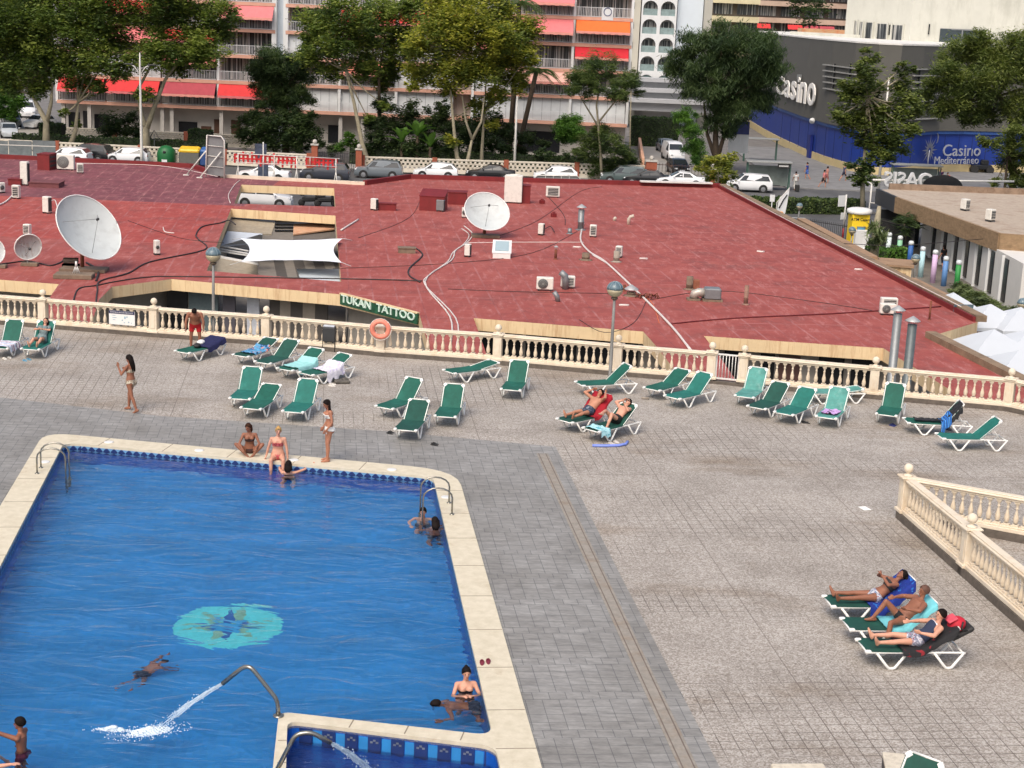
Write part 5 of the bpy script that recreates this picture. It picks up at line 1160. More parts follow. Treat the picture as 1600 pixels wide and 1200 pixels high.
# ================================================================ PEOPLE
import numpy as np
def skinmat(nm, c):
 m = M(nm, c, .6, .12, 5, stain=(tuple(v * (.9 if i == 0 else .72) for i, v in enumerate(c)), .5, 7)); m.node_tree.nodes['Principled BSDF'].inputs['Subsurface Weight'].default_value = 0; return m
SK = [skinmat('skin_tan', sr(166, 112, 86)), skinmat('skin_fair', sr(200, 148, 124)), skinmat('skin_brown', sr(138, 90, 68)), skinmat('skin_olive', sr(176, 124, 98))]
HAIRB = M('hair_dark', sr(24, 17, 15), .75, .3, 14, spec=.15); HAIRL = M('hair_blonde', sr(170, 136, 86), .8, .2, 12, spec=.15); HAIRW = M('hair_brown', sr(58, 36, 25), .75, .3, 12, spec=.15)
LIP = M('lip', sr(150, 70, 66), .5); EYE = M('eye_dark', sr(26, 20, 18), .3)
def nrm(v): return Vector(v).normalized()
def frame_bones(po, s):
 """joints from directions; returns list of (name,a,b,ra,rb) and torso data"""
 J = {}; up = nrm(po['up']); lat = Vector(po['lat']); lat = (lat - up * lat.dot(up)).normalized(); fwd = up.cross(lat)  # lat = person's right, fwd = chest side
 # right-handed: right x up... keep the chest pointing along po['fwd'] when given
 if 'fwd' in po and fwd.dot(Vector(po['fwd'])) < 0: fwd = -fwd
 pel = Vector(po['pel']); J['pel'] = pel; fem = po.get('fem', 0); bulk = po.get('bulk', 1.0)
 bend = po.get('bend', up); bend = nrm(bend)
 wst = pel + up * .20 * s; chs = wst + bend * .19 * s; nk = chs + bend * .13 * s
 J['wst'], J['chs'], J['nk'] = wst, chs, nk
 lat2 = (lat - bend * lat.dot(bend)).normalized(); fw2 = fwd - bend * fwd.dot(bend); fw2.normalize()
 sw = (.165 if fem else .19) * s * (1 + (bulk - 1) * .4); hw = .095 * s * (1 + (bulk - 1) * .4); shz = nk - bend * .045 * s
 for sd, k in (('R', 1), ('L', -1)):
  J['sh' + sd] = shz + lat2 * k * sw; J['hp' + sd] = pel + lat * k * hw - up * .03 * s
  a = po['arm' + sd]; J['el' + sd] = J['sh' + sd] + nrm(a[0]) * .275 * s; J['wr' + sd] = J['el' + sd] + nrm(a[1]) * .245 * s
  hd = nrm(a[2] if len(a) > 2 else a[1]); J['hd' + sd] = J['wr' + sd] + hd * .085 * s; J['hdir' + sd] = hd
  l = po['leg' + sd]; J['kn' + sd] = J['hp' + sd] + nrm(l[0]) * .415 * s; J['an' + sd] = J['kn' + sd] + nrm(l[1]) * .40 * s
  fd = nrm(l[2]); J['fd' + sd] = fd; J['to' + sd] = J['an' + sd] + fd * .15 * s
 hu = nrm(po.get('head', bend)); hf = Vector(po.get('face', fw2)); hf = (hf - hu * hf.dot(hu)).normalized()
 J['hu'], J['hf'] = hu, hf; J['hb'] = nk + hu * .06 * s; J['hc'] = nk + hu * .175 * s + hf * .012 * s
 J['lat'], J['fwd'], J['lat2'], J['fw2'], J['up'], J['bend'] = lat, fwd, lat2, fw2, up, bend
 return J
def person(label, loc, rz, po, skin=0, s=1.0, hair=('short', None), wear=(), group=None, voxel=.011, cat='person', extra=None, far=False):
 T = thing('person', label, cat, loc, rz, group); J = frame_bones(po, s); fem = po.get('fem', 0); bk = po.get('bulk', 1.0)
 g = MB()
 # torso: elliptical rings
 bel = po.get('belly', 0)
 rings = [(J['pel'] - J['up'] * .095 * s, .075, .07, 'a'), (J['pel'] - J['up'] * .06 * s, .150, .105, 'a'), (J['pel'], .168 if fem else .158, .118, 'a'), (J['pel'] + J['up'] * .09 * s, .150, .108 + bel, 'a'), (J['wst'], .118 if fem else .138, .092 + bel, 'a'),
             (J['wst'] + J['bend'] * .09 * s, .130 if fem else .150, .10 + bel * .5, 'b'), (J['chs'], .148 if fem else .172, .112, 'b'), (J['chs'] + J['bend'] * .07 * s, .150 if fem else .178, .10, 'b'), (J['nk'] - J['bend'] * .02 * s, .10, .07, 'b'), (J['nk'] + J['bend'] * .02 * s, .052, .052, 'b')]
 n = 18; vs = []
 for c, w, d, k in rings:
  la, fw = (J['lat'], J['fwd']) if k == 'a' else (J['lat2'], J['fw2'])
  for j in range(n):
   a = 2 * pi * j / n; vs.append(c + la * cos(a) * w * bk * s + fw * sin(a) * d * bk * s)
 g._add(vs, [(i * n + j, i * n + (j + 1) % n, (i + 1) * n + (j + 1) % n, (i + 1) * n + j) for i in range(len(rings) - 1) for j in range(n)] + [tuple(reversed(range(n))), tuple(range((len(rings) - 1) * n, len(rings) * n))])
 if fem:
  for k in (1, -1): g.ball(J['chs'] + J['lat2'] * k * .068 * s + J['fw2'] * .085 * s + J['bend'] * .01 * s, .062 * s, 10)
 for k in (1, -1): g.ball(J['pel'] + J['lat'] * k * .072 * s - J['fwd'] * .055 * s - J['up'] * .035 * s, (.098 if fem else .085) * s, 10)
 B = [('torso', J['pel'] - J['up'] * .09 * s, J['nk'])]
 tb = (.086 if fem else .084) * s * (.6 + .4 * bk);
 for sd in 'RL':
  g.cap(J['hp' + sd], J['kn' + sd], tb, .052 * s, 12); kc = J['kn' + sd].lerp(J['an' + sd], .28) - (J['fd' + sd] * .012 * s)
  g.cap(J['kn' + sd], kc, .052 * s, .054 * s, 12); g.cap(kc, J['an' + sd], .054 * s, .035 * s, 12)
  an, to, fd = J['an' + sd], J['to' + sd], J['fd' + sd]; dn = (J['an' + sd] - J['kn' + sd]).normalized()
  dn2 = (dn - fd * dn.dot(fd)); dn2 = dn2.normalized() if dn2.length > .1 else V(0, 0, -1)
  sole = an + dn2 * .045 * s
  g.cap(an, sole - fd * .045 * s, .036 * s, .032 * s, 8); g.cap(sole - fd * .03 * s, sole + fd * .10 * s, .034 * s, .034 * s, 10); g.cap(sole + fd * .09 * s - dn2 * 0, sole + fd * .165 * s, .036 * s, .020 * s, 10)
  g.cap(an, sole + fd * .09 * s, .034 * s, .028 * s, 8)
  ar = (.040 if fem else .049) * s * (.5 + .5 * bk)
  g.cap(J['nk'] + J['lat2'] * (.07 * s) * (1 if sd == 'R' else -1) - J['bend'] * .035 * s, J['sh' + sd], .045 * s, ar * 1.22, 10)
  g.cap(J['sh' + sd], J['el' + sd], ar * 1.15, ar * .86, 10); m_ = J['el' + sd].lerp(J['wr' + sd], .25)
  g.cap(J['el' + sd], m_, ar * .86, ar * .88, 10); g.cap(m_, J['wr' + sd], ar * .88, .026 * s, 10)
  # hand: palm, four unequal fingers, thumb from the side
  hd = J['hdir' + sd]; el = J['el' + sd]; side = hd.cross((J['wr' + sd] - el));
  side = J['fw2'] - hd * J['fw2'].dot(hd); side = side.normalized() if side.length > .2 else J['lat2'].copy(); pn = hd.cross(side).normalized()
  wr = J['wr' + sd]; pe = wr + hd * .075 * s
  for q in (-1, -.33, .33, 1): g.cap(wr + side * q * .012 * s, pe + side * q * .030 * s, .020 * s, .014 * s, 6)
  curl = po.get('curl', .5)
  for q, L_ in ((-1, .060), (-.33, .072), (.33, .078), (1, .068)):
   b0 = pe + side * q * .032 * s; d1 = (hd + pn * curl * .5).normalized(); b1 = b0 + d1 * L_ * .5 * s; d2 = (hd + pn * curl * 1.6).normalized(); g.cap(b0, b1, .0115 * s, .0105 * s, 6); g.cap(b1, b1 + d2 * L_ * .5 * s, .0105 * s, .009 * s, 6)
  t0 = wr + hd * .02 * s + side * .022 * s; t1 = t0 + (hd + side * 1.1).normalized() * .04 * s; g.cap(t0, t1, .015 * s, .013 * s, 6); g.cap(t1, t1 + (hd + side * .3 + pn * .3).normalized() * .032 * s, .0125 * s, .010 * s, 6)
  B += [('thigh' + sd, J['hp' + sd], J['kn' + sd]), ('shin' + sd, J['kn' + sd], J['an' + sd]), ('foot' + sd, J['an' + sd], J['to' + sd]), ('arm' + sd, J['sh' + sd], J['el' + sd]), ('fore' + sd, J['el' + sd], J['hd' + sd])]
 # neck, skull, jaw, nose, ears
 hu, hf, hc = J['hu'], J['hf'], J['hc']; hl = hf.cross(hu).normalized(); Mh = Matrix((hl, hf, hu)).transposed()
 g.cap(J['nk'] - J['bend'] * .03 * s, hc - hu * .05 * s - hf * .01 * s, .052 * s, .048 * s, 10)
 g.ball(hc + hu * .02 * s - hf * .008 * s, .1 * s, 14, (.76, .97, .98), Mh); g.cap(hc - hu * .045 * s + hf * .028 * s, hc - hu * .082 * s + hf * .05 * s, .052 * s, .030 * s, 10)
 g.cap(hc + hu * .012 * s + hf * .082 * s, hc - hu * .022 * s + hf * .102 * s, .009 * s, .014 * s, 6)
 for k in (1, -1): g.ball(hc + hl * k * .078 * s - hu * .005 * s, .022 * s, 8, (.4, .8, 1.2), Mh)
 B += [('head', J['nk'] + hu * .05 * s, hc)]
 o = g.build('body', SK[skin], None); md = o.modifiers.new('r', 'REMESH'); md.mode = 'VOXEL'; md.voxel_size = voxel * s; md.use_smooth_shade = True
 sm = o.modifiers.new('s', 'SMOOTH'); sm.factor = .5; sm.iterations = 2
 dg = bpy.context.evaluated_depsgraph_get(); dg.update(); me = bpy.data.meshes.new_from_object(o.evaluated_get(dg)); old = o.data; o.modifiers.clear(); o.data = me; bpy.data.meshes.remove(old)
 if not me.materials: me.materials.append(SK[skin])
 o.parent = T
 # clothes: the part of the body surface they cover, moved out
 nv = len(me.vertices); co = np.empty(nv * 3); me.vertices.foreach_get('co', co); co = co.reshape(-1, 3); no = np.empty(nv * 3); me.vertices.foreach_get('normal', no); no = no.reshape(-1, 3)
 best = np.full(nv, 9.); bi = np.zeros(nv, int); bt = np.zeros(nv)
 for k, (nm, a, b) in enumerate(B):
  a = np.array(a); b = np.array(b); d = b - a; t = np.clip(((co - a) @ d) / (d @ d), 0, 1); ds = np.linalg.norm(co - (a + t[:, None] * d), axis=1)
  ds = ds - (.11 if nm == 'torso' else .07 if nm == 'head' else .06 if nm.startswith('thigh') else .045) * s
  w = ds < best; best[w] = ds[w]; bi[w] = k; bt[w] = t[w]
 names = [b[0] for b in B]; faces = [tuple(p.vertices) for p in me.polygons]
 fwc = (co - np.array(J['chs'])) @ np.array(J['fw2']); lac = np.abs((co - np.array(J['chs'])) @ np.array(J['lat2']))
 for (nm, mt, spec, outd, *cond) in wear:
  ok = np.zeros(nv, bool)
  for bn, (t0, t1) in spec.items():
   for k, q in enumerate(names):
    if q == bn or q[:-1] == bn: ok |= (bi == k) & (bt >= t0) & (bt <= t1)
  if cond:
   if cond[0] == 'cups': ok &= (fwc > .02 * s) | (lac > .09 * s) | (fwc < .0)
  idx = np.where(ok)[0]; mp = {int(i): j for j, i in enumerate(idx)}; fs = [[mp[v] for v in f] for f in faces if all(v in mp for v in f)]
  if not fs: continue
  cg = MB(); pts = co[idx] + no[idx] * outd * s; cg._add([tuple(p) for p in pts], fs, True); c = cg.build(nm, mt, T); sd_ = c.modifiers.new('s', 'SOLIDIFY'); sd_.thickness = .004
 # hair
 hk, hm = hair
 if hk:
  hg = MB(); K = 9; n = 18; vs = []; r = .112 * s
  for i in range(K + 1):
   ph = (pi * .64) * i / K
   for j in range(n):
    a = 2 * pi * j / n; d = V(sin(ph) * cos(a), sin(ph) * sin(a), cos(ph)); front = max(0, d.y)
    lim = (pi * .64) * (1 - .52 * front ** 1.2);
    if ph > lim: ph2 = lim; d = V(sin(ph2) * cos(a), sin(ph2) * sin(a), cos(ph2))
    k2 = 1 + .05 * noise.noise(V(d.x * 4, d.y * 4, d.z * 4 + s)); vs.append(hc + hu * .024 * s - hf * .010 * s + Mh @ V(d.x * r * .80 * k2, d.y * r * 1.0 * k2, d.z * r * .99 * k2))
  hg._add(vs, [(i * n + j, i * n + (j + 1) % n, (i + 1) * n + (j + 1) % n, (i + 1) * n + j) for i in range(K) for j in range(n)], True)
  if hk in ('long', 'shoulder'):
   back = po.get('hairdir', -J['bend'] if not far else V(0, 0, -1)); back = nrm(back); L_ = .42 if hk == 'long' else .22
   for q in range(9):
    a = (q / 8 - .5) * 2; s0 = hc + hl * a * .072 * s - hf * (.055 + .03 * (1 - a * a)) * s + hu * .03 * s
    p1 = s0 + back * .13 * s - hf * .01 * s; p2 = s0 + back * L_ * (.85 + .15 * cos(q * 2.1)) * s - J['fw2'] * .02 * s + hl * -a * .02 * s
    hg.tube([s0 + hu * .02 * s, p1, p1.lerp(p2, .5) + J['fw2'] * -.012 * s, p2], [.028 * s, .036 * s, .03 * s, .010 * s], 7)
  if hk == 'bun': hg.ball(hc + hu * .10 * s - hf * .05 * s, .045 * s, 10)
  hg.build('hair', hm or HAIRB, T)
 if not far:
  for k in (1, -1): eg = MB(); eg.ball(hc + hl * k * .031 * s + hf * .082 * s + hu * .012 * s, .0095 * s, 8); eg.build('eye', EYE, T)
  eg = MB(); eg.box(hc - hu * .05 * s + hf * .088 * s, (.04 * s, .012 * s, .010 * s), M3=Mh); eg.build('mouth', LIP, T)
 if extra: extra(T, J, s, Mh)
 return T, J
DN = (0, 0, -1)
def bikini(c): return [('bikini_bottom', c, {'torso': (0, .27), 'thigh': (0, .06)}, .008), ('bikini_top', c, {'torso': (.62, .80)}, .009)]
def trunks(c, t=.45): return [('swim_trunks', c, {'torso': (0, .34), 'thigh': (0, t)}, .012)]
C_ = lambda nm, *c: M(nm, sr(*c), .8, .15, 9)
# walking woman, seen from behind walking left
def face_to(px, py, qx, qy): a, b = G(px, py), G(qx, qy); return atan2(b.y - a.y, b.x - a.x)
# local frame of a person: x = right, y = chest side
W_ = radians(68)    # faces left and a little away
person('person in a patterned bikini walking left across the open deck, one hand at the face', G(205, 643), W_, dict(pel=(0, 0, .92), up=(.0, .04, 1), lat=(1, 0, 0), fwd=(0, 1, 0), fem=1, bulk=1.06, hairdir=(0, -.25, -1),
 armR=((.25, .25, -1), (.05, 1, .3)), armL=((-.35, .45, -.85), (.15, .55, .9), (.2, .2, 1)), legR=((.05, .38, -1), (0, .05, -1), (0, 1, -.15)), legL=((-.05, -.28, -1), (0, -.42, -1), (0, .9, -.5)), head=(0, .1, 1), face=(0, 1, -.1)),
 2, 1.0, ('long', HAIRB), bikini(blob_pat('bikini_pattern', sr(186, 178, 160), [(sr(120, 96, 80), .5)], 30, 3)))
# bending man in red trunks
person('person in red swim trunks bending over the lounger with the navy towel', G(305, 548.5), pi + .12, dict(pel=(0, -.12, .93), up=(0, .35, 1), bend=(0, .75, 1), lat=(1, 0, 0), fwd=(0, 1, 0), bulk=1.28, belly=.03, curl=.9,
 armR=((.32, .22, -1), (.0, .15, -1)), armL=((-.32, .22, -1), (.0, .15, -1)), legR=((.1, .12, -1), (0, -.05, -1), (.2, 1, 0)), legL=((-.1, .05, -1), (0, .0, -1), (-.2, 1, 0)), head=(0, .9, .55), face=(0, .5, -1)),
 2, 1.02, ('short', HAIRB), trunks(C_('trunks_red', 176, 20, 30), .55))
# sitting cross legged
person('person with long dark hair sitting cross legged on the coping', G(390, 708, ZC), pi + .12, dict(pel=(0, -.02, .10), up=(0, .10, 1), bend=(0, .30, 1), lat=(1, 0, 0), fwd=(0, 1, 0), fem=1, hairdir=(0, -.15, -1),
 armR=((.42, .35, -.9), (-.35, .85, -.35)), armL=((-.42, .35, -.9), (.35, .85, -.35)), legR=((.72, .55, .62), (-.78, .35, -.72), (-.5, 1, -.3)), legL=((-.72, .55, .62), (.70, .45, -.72), (.5, 1, -.3)), head=(.15, .15, 1), face=(.5, 1, -.3)),
 2, .98, ('shoulder', HAIRW), bikini(C_('bikini_brown', 70, 44, 40)))
person('person with fair hair sitting on the coping with both shins in the water', G(434, 718, ZC), pi + .1, dict(pel=(0, -.05, .10), up=(0, -.02, 1), bend=(0, .10, 1), lat=(1, 0, 0), fwd=(0, 1, 0), fem=1, bulk=1.15,
 armR=((.32, -.05, -1), (.25, -.1, -1), (.3, .3, -.7)), armL=((-.25, .1, -1), (-.1, .1, -1), (0, .6, -.7)), legR=((.16, 1, .04), (-.02, .15, -1), (0, 1, -.5)), legL=((-.16, 1, .04), (.02, .15, -1), (0, 1, -.5)), head=(-.05, .05, 1), face=(-.1, 1, -.25)),
 1, 1.0, ('bun', HAIRL), bikini(blob_pat('bikini_red', sr(170, 66, 74), [(sr(210, 120, 120), .55)], 28, 4)))
person('person in a white bikini standing at the pool edge looking down at the others', G(513.5, 720, ZC), radians(112), dict(pel=(0, 0, .92), up=(0, -.02, 1), bend=(0, .05, 1), lat=(1, 0, 0), fwd=(0, 1, 0), fem=1, bulk=.96, hairdir=(0, .05, -1),
 armR=((.15, -.12, -1), (.0, .45, -.8)), armL=((-.25, -.1, -1), (.1, .55, -.8)), legR=((.03, .05, -1), (0, -.03, -1), (0, 1, -.05)), legL=((-.03, .14, -1), (0, .02, -1), (0, 1, -.05)), head=(-.1, .35, 1), face=(-.2, 1, -.75)),
 0, 1.0, ('long', HAIRB), bikini(C_('bikini_white', 228, 226, 220)))
ZWs = ZW
person('person with dark hair in the water reaching one arm onto the far coping', V(G(451, 737, ZW).x, G(451, 737, ZW).y, ZW - 1.40), .1, dict(pel=(0, -.05, .92), up=(0, -.08, 1), lat=(1, 0, 0), fwd=(0, 1, 0), fem=1, hairdir=(0, -.1, -1),
 armR=((1, .5, .25), (.8, .7, .35)), armL=((-.3, 1, .05), (-.1, 1, .35)), legR=((.1, .1, -1), (0, -.2, -1), (0, .6, -1)), legL=((-.1, .0, -1), (0, -.3, -1), (0, .6, -1)), head=(0, 0, 1), face=(0.1, 1, .1)),
 1, 1.0, ('shoulder', HAIRB), bikini(C_('bikini_black', 20, 20, 22)))
def swim(lab, px, py, rz, dz, hair, skin=1, face=(0, 1, 0), arms=None, wear=None, fem=0):
 p = G(px, py, ZW); a = arms or (((.5, .5, -.6), (-.3, 1, -.1)), ((-.5, .5, -.6), (.3, 1, -.1)))
 return person(lab, V(p.x, p.y, ZW - dz), rz, dict(pel=(0, 0, .92), up=(0, .05, 1), lat=(1, 0, 0), fwd=(0, 1, 0), fem=fem, armR=a[0], armL=a[1], legR=((.1, .4, -1), (0, -.3, -1), (0, .8, -.5)), legL=((-.1, .2, -1), (0, -.5, -1), (0, .6, -1)), face=face, hairdir=(0, -.3, -1)), skin, 1.0, hair, wear or trunks(C_('trunks_dark', 30, 34, 50)))
swim('person up to the neck in the water left of the right hand ladder', 661, 808, pi, 1.47, ('short', HAIRB), 1)
swim('person with wet dark hair in the water below the ladder, seen from behind', 680, 826, .3, 1.45, ('shoulder', HAIRB), 2)
swim('person with folded hands, chest deep in the water near the right pool wall', 727, 1078, pi + .2, 1.26, ('bun', HAIRB), 1, arms=(((.35, .5, -.75), (-.9, .55, .35)), ((-.35, .5, -.75), (.9, .55, .35))), fem=1, wear=bikini(C_('bikini_black', 20, 20, 22)))
# head of a swimmer lying flat in front
def flatswim(lab, px, py, rz, z, hair, skin=2, wear=None, hz=.35):
 p = G(px, py, ZW); return person(lab, V(p.x, p.y, z), rz, dict(pel=(0, -.42, -.02), up=(0, 1, .10), bend=(0, 1, .12), lat=(1, 0, 0), fwd=(0, 0, -1), armR=((.8, -.2, -.6), (-.3, .8, -.5)), armL=((-.8, -.2, -.6), (.3, .8, -.5)), legR=((.45, -.1, -1), (.05, -1, -.4), (0, -1, -.3)), legL=((-.45, -.1, -1), (-.05, -1, -.3), (0, -1, -.3)), head=(0, 1, hz), face=(0, .3, -1)), skin, 1.0, hair, wear or trunks(C_('trunks_dark', 30, 34, 50)))
flatswim('person swimming face down just below the one with folded hands', 704, 1098, radians(100), ZW - .17, ('short', HAIRB), 2, hz=.6)
p = WF(222, 1052, -.95); person('person diving under water between the floor mosaic and the water jet', p, radians(-30), dict(pel=(0, 0, 0), up=(.1, 1, .25), lat=(1, 0, 0), fwd=(0, 0, -1), armR=((.25, .6, -.6), (0, 1, -.4)), armL=((-.15, 1, .1), (.1, 1, .1)), legR=((.15, -.2, -1), (.05, -1, .0), (0, -1, -.3)), legL=((-.15, -.3, -1), (-.05, -1, .1), (0, -1, -.3)), head=(0, 1, .2), face=(0, .2, -1)), 2, .82, ('short', HAIRB), trunks(C_('trunks_dark', 30, 34, 50), .3))
p = G(34, 1170, ZW)
person('person waist deep at the lower left, one arm stretched to the left picture edge', V(p.x, p.y, ZW - 1.10), radians(85), dict(pel=(0, 0, .92), up=(0, .02, 1), lat=(1, 0, 0), fwd=(0, 1, 0), bulk=.88, armR=((.3, .3, -1), (.1, .35, -.9)), armL=((-.25, 1, .42), (-.1, 1, .38)), legR=((.1, .1, -1), (0, 0, -1), (0, 1, 0)), legL=((-.1, .1, -1), (0, 0, -1), (0, 1, 0)), face=(-.2, 1, -.1)), 2, .92, ('short', HAIRB), trunks(C_('trunks_purple', 96, 30, 60)))
p = G(-16, 1190, ZW)
person('person in the water cut by the left picture edge', V(p.x, p.y, ZW - 1.15), radians(-80), dict(pel=(0, 0, .92), up=(0, .02, 1), lat=(1, 0, 0), fwd=(0, 1, 0), armR=((.6, .6, -.6), (-.1, 1, .1)), armL=((-.3, .2, -1), (0, .5, -.8)), legR=((.1, .1, -1), (0, 0, -1), (0, 1, 0)), legL=((-.1, .1, -1), (0, 0, -1), (0, 1, 0))), 1, .95, ('short', HAIRB), trunks(C_('trunks_dark', 30, 34, 50)))
# ---- people lying on loungers: local x runs from the foot to the head of the lounger, y to its left
def lying(key, lab, skin, hair, wear, po, s=1.0, extra=None, px=1.12, ph=.11):
 T, th = L[key]; c, sn = cos(th), sin(th)
 d = dict(pel=(px - .0, po.get('y', 0), .40 + ph), up=(c * .75 + .25, 0, sn * .75), bend=(c, 0, sn), lat=(0, -1, 0), fwd=(-sn, 0, c), armR=((-.3, -.5, -.3), (-.6, .5, .1)), armL=((-.3, .5, -.3), (-.6, -.5, .1)),
             legR=((-1, -.12, .05), (-1, 0, -.06), (-.25, -.25, 1)), legL=((-1, .12, .05), (-1, 0, -.06), (-.25, .25, 1)), head=(c, 0, sn + .12), face=(-sn - .2, 0, c))
 d.update(po)
 d['lat'] = (0, 1, 0) if False else d['lat']
 return person(lab, T.location.copy(), T.rotation_euler.z, d, skin, s, hair, wear, extra=extra)
lying('e2', 'person in a grey beach dress lying on the green lounger at the far left', 1, ('shoulder', HAIRB), [('dress', C_('dress_grey', 112, 128, 130), {'torso': (0, .93), 'thigh': (0, .55), 'arm': (0, .8)}, .02)], dict(fem=1, legR=((-1, -.1, .28), (-.9, 0, -.35), (-.3, -.2, 1)), legL=((-1, .1, .22), (-.9, 0, -.3), (-.3, .2, 1)), armR=((-.6, -.25, -.1), (-.5, .9, .2)), armL=((-.6, .25, -.1), (-.5, -.9, .2)), hairdir=(-.3, 0, -.6)), .98)
lying('r1', 'person in dark patterned trunks lying on the red towel with both hands at the face', 3, ('short', HAIRB), trunks(blob_pat('trunks_navy_pattern', sr(44, 56, 76), [(sr(120, 130, 140), .58)], 16, 2), .45), dict(bulk=1.15, belly=.02, armR=((-.3, -.6, .45), (.75, .6, .35)), armL=((-.3, .6, .45), (.75, -.6, .35)), legR=((-1, -.16, .12), (-1, .05, -.14), (-.3, -.5, 1))), 1.0, px=1.1)
def glasses(T, J, s, Mh):
 hc, hf, hu = J['hc'], J['hf'], J['hu']; hl = hf.cross(hu).normalized(); g = MB()
 for k in (1, -1): g.box(hc + hl * k * .034 * s + hf * .094 * s + hu * .012 * s, (.05 * s, .012 * s, .034 * s), M3=Mh)
 g.box(hc + hf * .096 * s + hu * .016 * s, (.03 * s, .01 * s, .008 * s), M3=Mh)
 for k in (1, -1): g.beam(hc + hl * k * .062 * s + hf * .09 * s + hu * .014 * s, hc + hl * k * .08 * s + hu * .01 * s, .006, .008)
 g.build('sunglasses', BLK, T)
lying('r2', 'person with sunglasses and black shorts lying with one knee up', 1, ('short', HAIRB), trunks(C_('shorts_black', 18, 18, 20), .35), dict(bulk=1.0, armL=((.35, .7, .25), (.4, -.8, .35)), armR=((-.75, -.35, .1), (-.2, .5, .9)), legR=((-.85, -.05, .62), (-.55, -.05, -.85), (-1, 0, 0)), legL=((-.8, .12, .75), (-.95, -.35, .05), (-1, 0, .3)), head=(.75, 0, .6)), 1.0, extra=glasses, px=1.18)
def phone(T, J, s, Mh):
 p = (J['hdR'] + J['hdL']) / 2; g = MB(); g.box(p + V(0, 0, .03), (.012, .075, .15), 0, .004, M3=Matrix.Rotation(-.6, 3, 'Y')); g.build('phone', BLK, T)
lying('n1', 'person in a dark bikini top lying on the royal blue towel', 2, ('shoulder', HAIRB), [('bikini_bottom', blob_pat('bikini_multi', sr(190, 190, 196), [(sr(70, 100, 140), .52), (sr(160, 60, 60), .62)], 26, 6), {'torso': (0, .27), 'thigh': (0, .06)}, .010), ('bikini_top', BLK, {'torso': (.60, .84)}, .012)],
      dict(fem=1, bulk=1.1, armR=((-.65, -.35, .12), (-.2, .75, .42)), armL=((-.65, .35, .12), (-.2, -.75, .42)), legR=((-1, -.08, .02), (-1, -.04, .0), (-.35, -.4, .9)), legL=((-1, .14, .02), (-1, .06, .0), (-.35, .4, .9)), head=(.74, 0, .62), hairdir=(.3, 0, -.7)), 1.0, px=1.06)
lying('n2', 'person with a shaved head lying on the turquoise towel', 2, ('short', M('stubble', sr(92, 62, 50), .7, .2, 20)), [('swim_briefs', C_('briefs_dark', 24, 26, 30), {'torso': (0, .24), 'thigh': (0, .08)}, .008)],
      dict(bulk=1.2, belly=.03, armR=((-.45, -.55, -.1), (-.75, .65, -.1)), armL=((-.45, .45, -.1), (-.75, -.35, .05)), legL=((-.75, .1, .80), (-.62, .0, -.9), (-1, 0, 0)), legR=((-.80, -.55, .1), (-.25, -.25, -1), (-.9, -.3, 0)), up=(.8, 0, .6), bend=(.62, 0, .78), head=(.2, 0, 1), face=(-1, -.1, -.4)), 1.04, px=1.20)
lying('n3', 'person in a navy and white vest and patterned trunks lying against the red backpack', 1, ('short', HAIRB), [('vest', stripes('vest_stripe', [sr(46, 54, 78), sr(46, 54, 78), sr(220, 222, 226), sr(46, 54, 78)], .32, 'x'), {'torso': (.20, .93)}, .014), ('swim_trunks', blob_pat('trunks_camo', sr(130, 132, 150), [(sr(200, 200, 208), .55), (sr(150, 60, 70), .62)], 14, 7), {'torso': (0, .26), 'thigh': (0, .42)}, .018)],
      dict(bulk=1.1, armR=((-.5, -.45, -.2), (-.85, .3, .1)), armL=((-.45, .4, -.15), (-.85, -.25, .05)), legR=((-1, -.16, .07), (-1, .02, -.05), (-.35, -.3, .9)), legL=((-1, .16, .10), (-1, .06, -.05), (-.35, .2, .9)), up=(.85, 0, .5), bend=(.72, 0, .70), head=(.25, 0, 1), face=(-1, -.05, -.5)), 1.0, px=1.14)
# ================================================================ BEYOND THE SHOP ROOF: buildings
WHT = M('white_paint', sr(214, 216, 216), .7, .05, .8, stain=(sr(176, 176, 172), .5, .5, (1, 1, .3)))
SAL = M('slab_salmon', sr(204, 156, 136), .8, .08, 1, stain=(sr(170, 120, 100), .4, .8))
BACKW = M('balcony_back', sr(176, 172, 166), .8, .1, .6)
RAILM = M('railing_white', sr(206, 208, 210), .6, .05, 3)
SHT = M('shutter_white', sr(206, 210, 212), .7, .06, 1.2, stain=(sr(170, 176, 182), .4, .7))
def m_curtain():
 m, n, b = nodes('curtained_glass'); t = tex(n, 'Noise', 1.6, Detail=3, sc=(3.5, 1, .12)); r = ramp(n, [(.42, (.025, .03, .035)), (.52, (.10, .11, .115)), (.60, (.36, .36, .34))]); n.links.new(t.outputs[0], r.inputs[0])
 n.links.new(r.outputs[0], b.inputs['Base Color']); b.inputs['Roughness'].default_value = .3; return m
CURT = m_curtain()
FY = 170.0
def fx(px): return AY(px, 100, FY).x
T = apt = thing('apartment_building', 'long white apartment block with salmon floor bands, railed balconies and red awnings', 'building', (-20, FY, ST))
x0, x1 = fx(88), fx(985); ZS = [0.2, 2.95, 5.7, 8.4, 11.15, 13.9]
g = MB(); g.box(((x0 + x1) / 2, FY + 8.2, (ST + 17) / 2), (x1 - x0, 13, 17 - ST)); g.build('wall', BACKW, T, True)
segs = [(88, 430), (446, 738), (742, 985)]
bays = [(90, 165), (165, 252), (252, 340), (340, 430), (446, 530), (530, 620), (620, 712), (742, 805), (805, 895), (895, 983)]
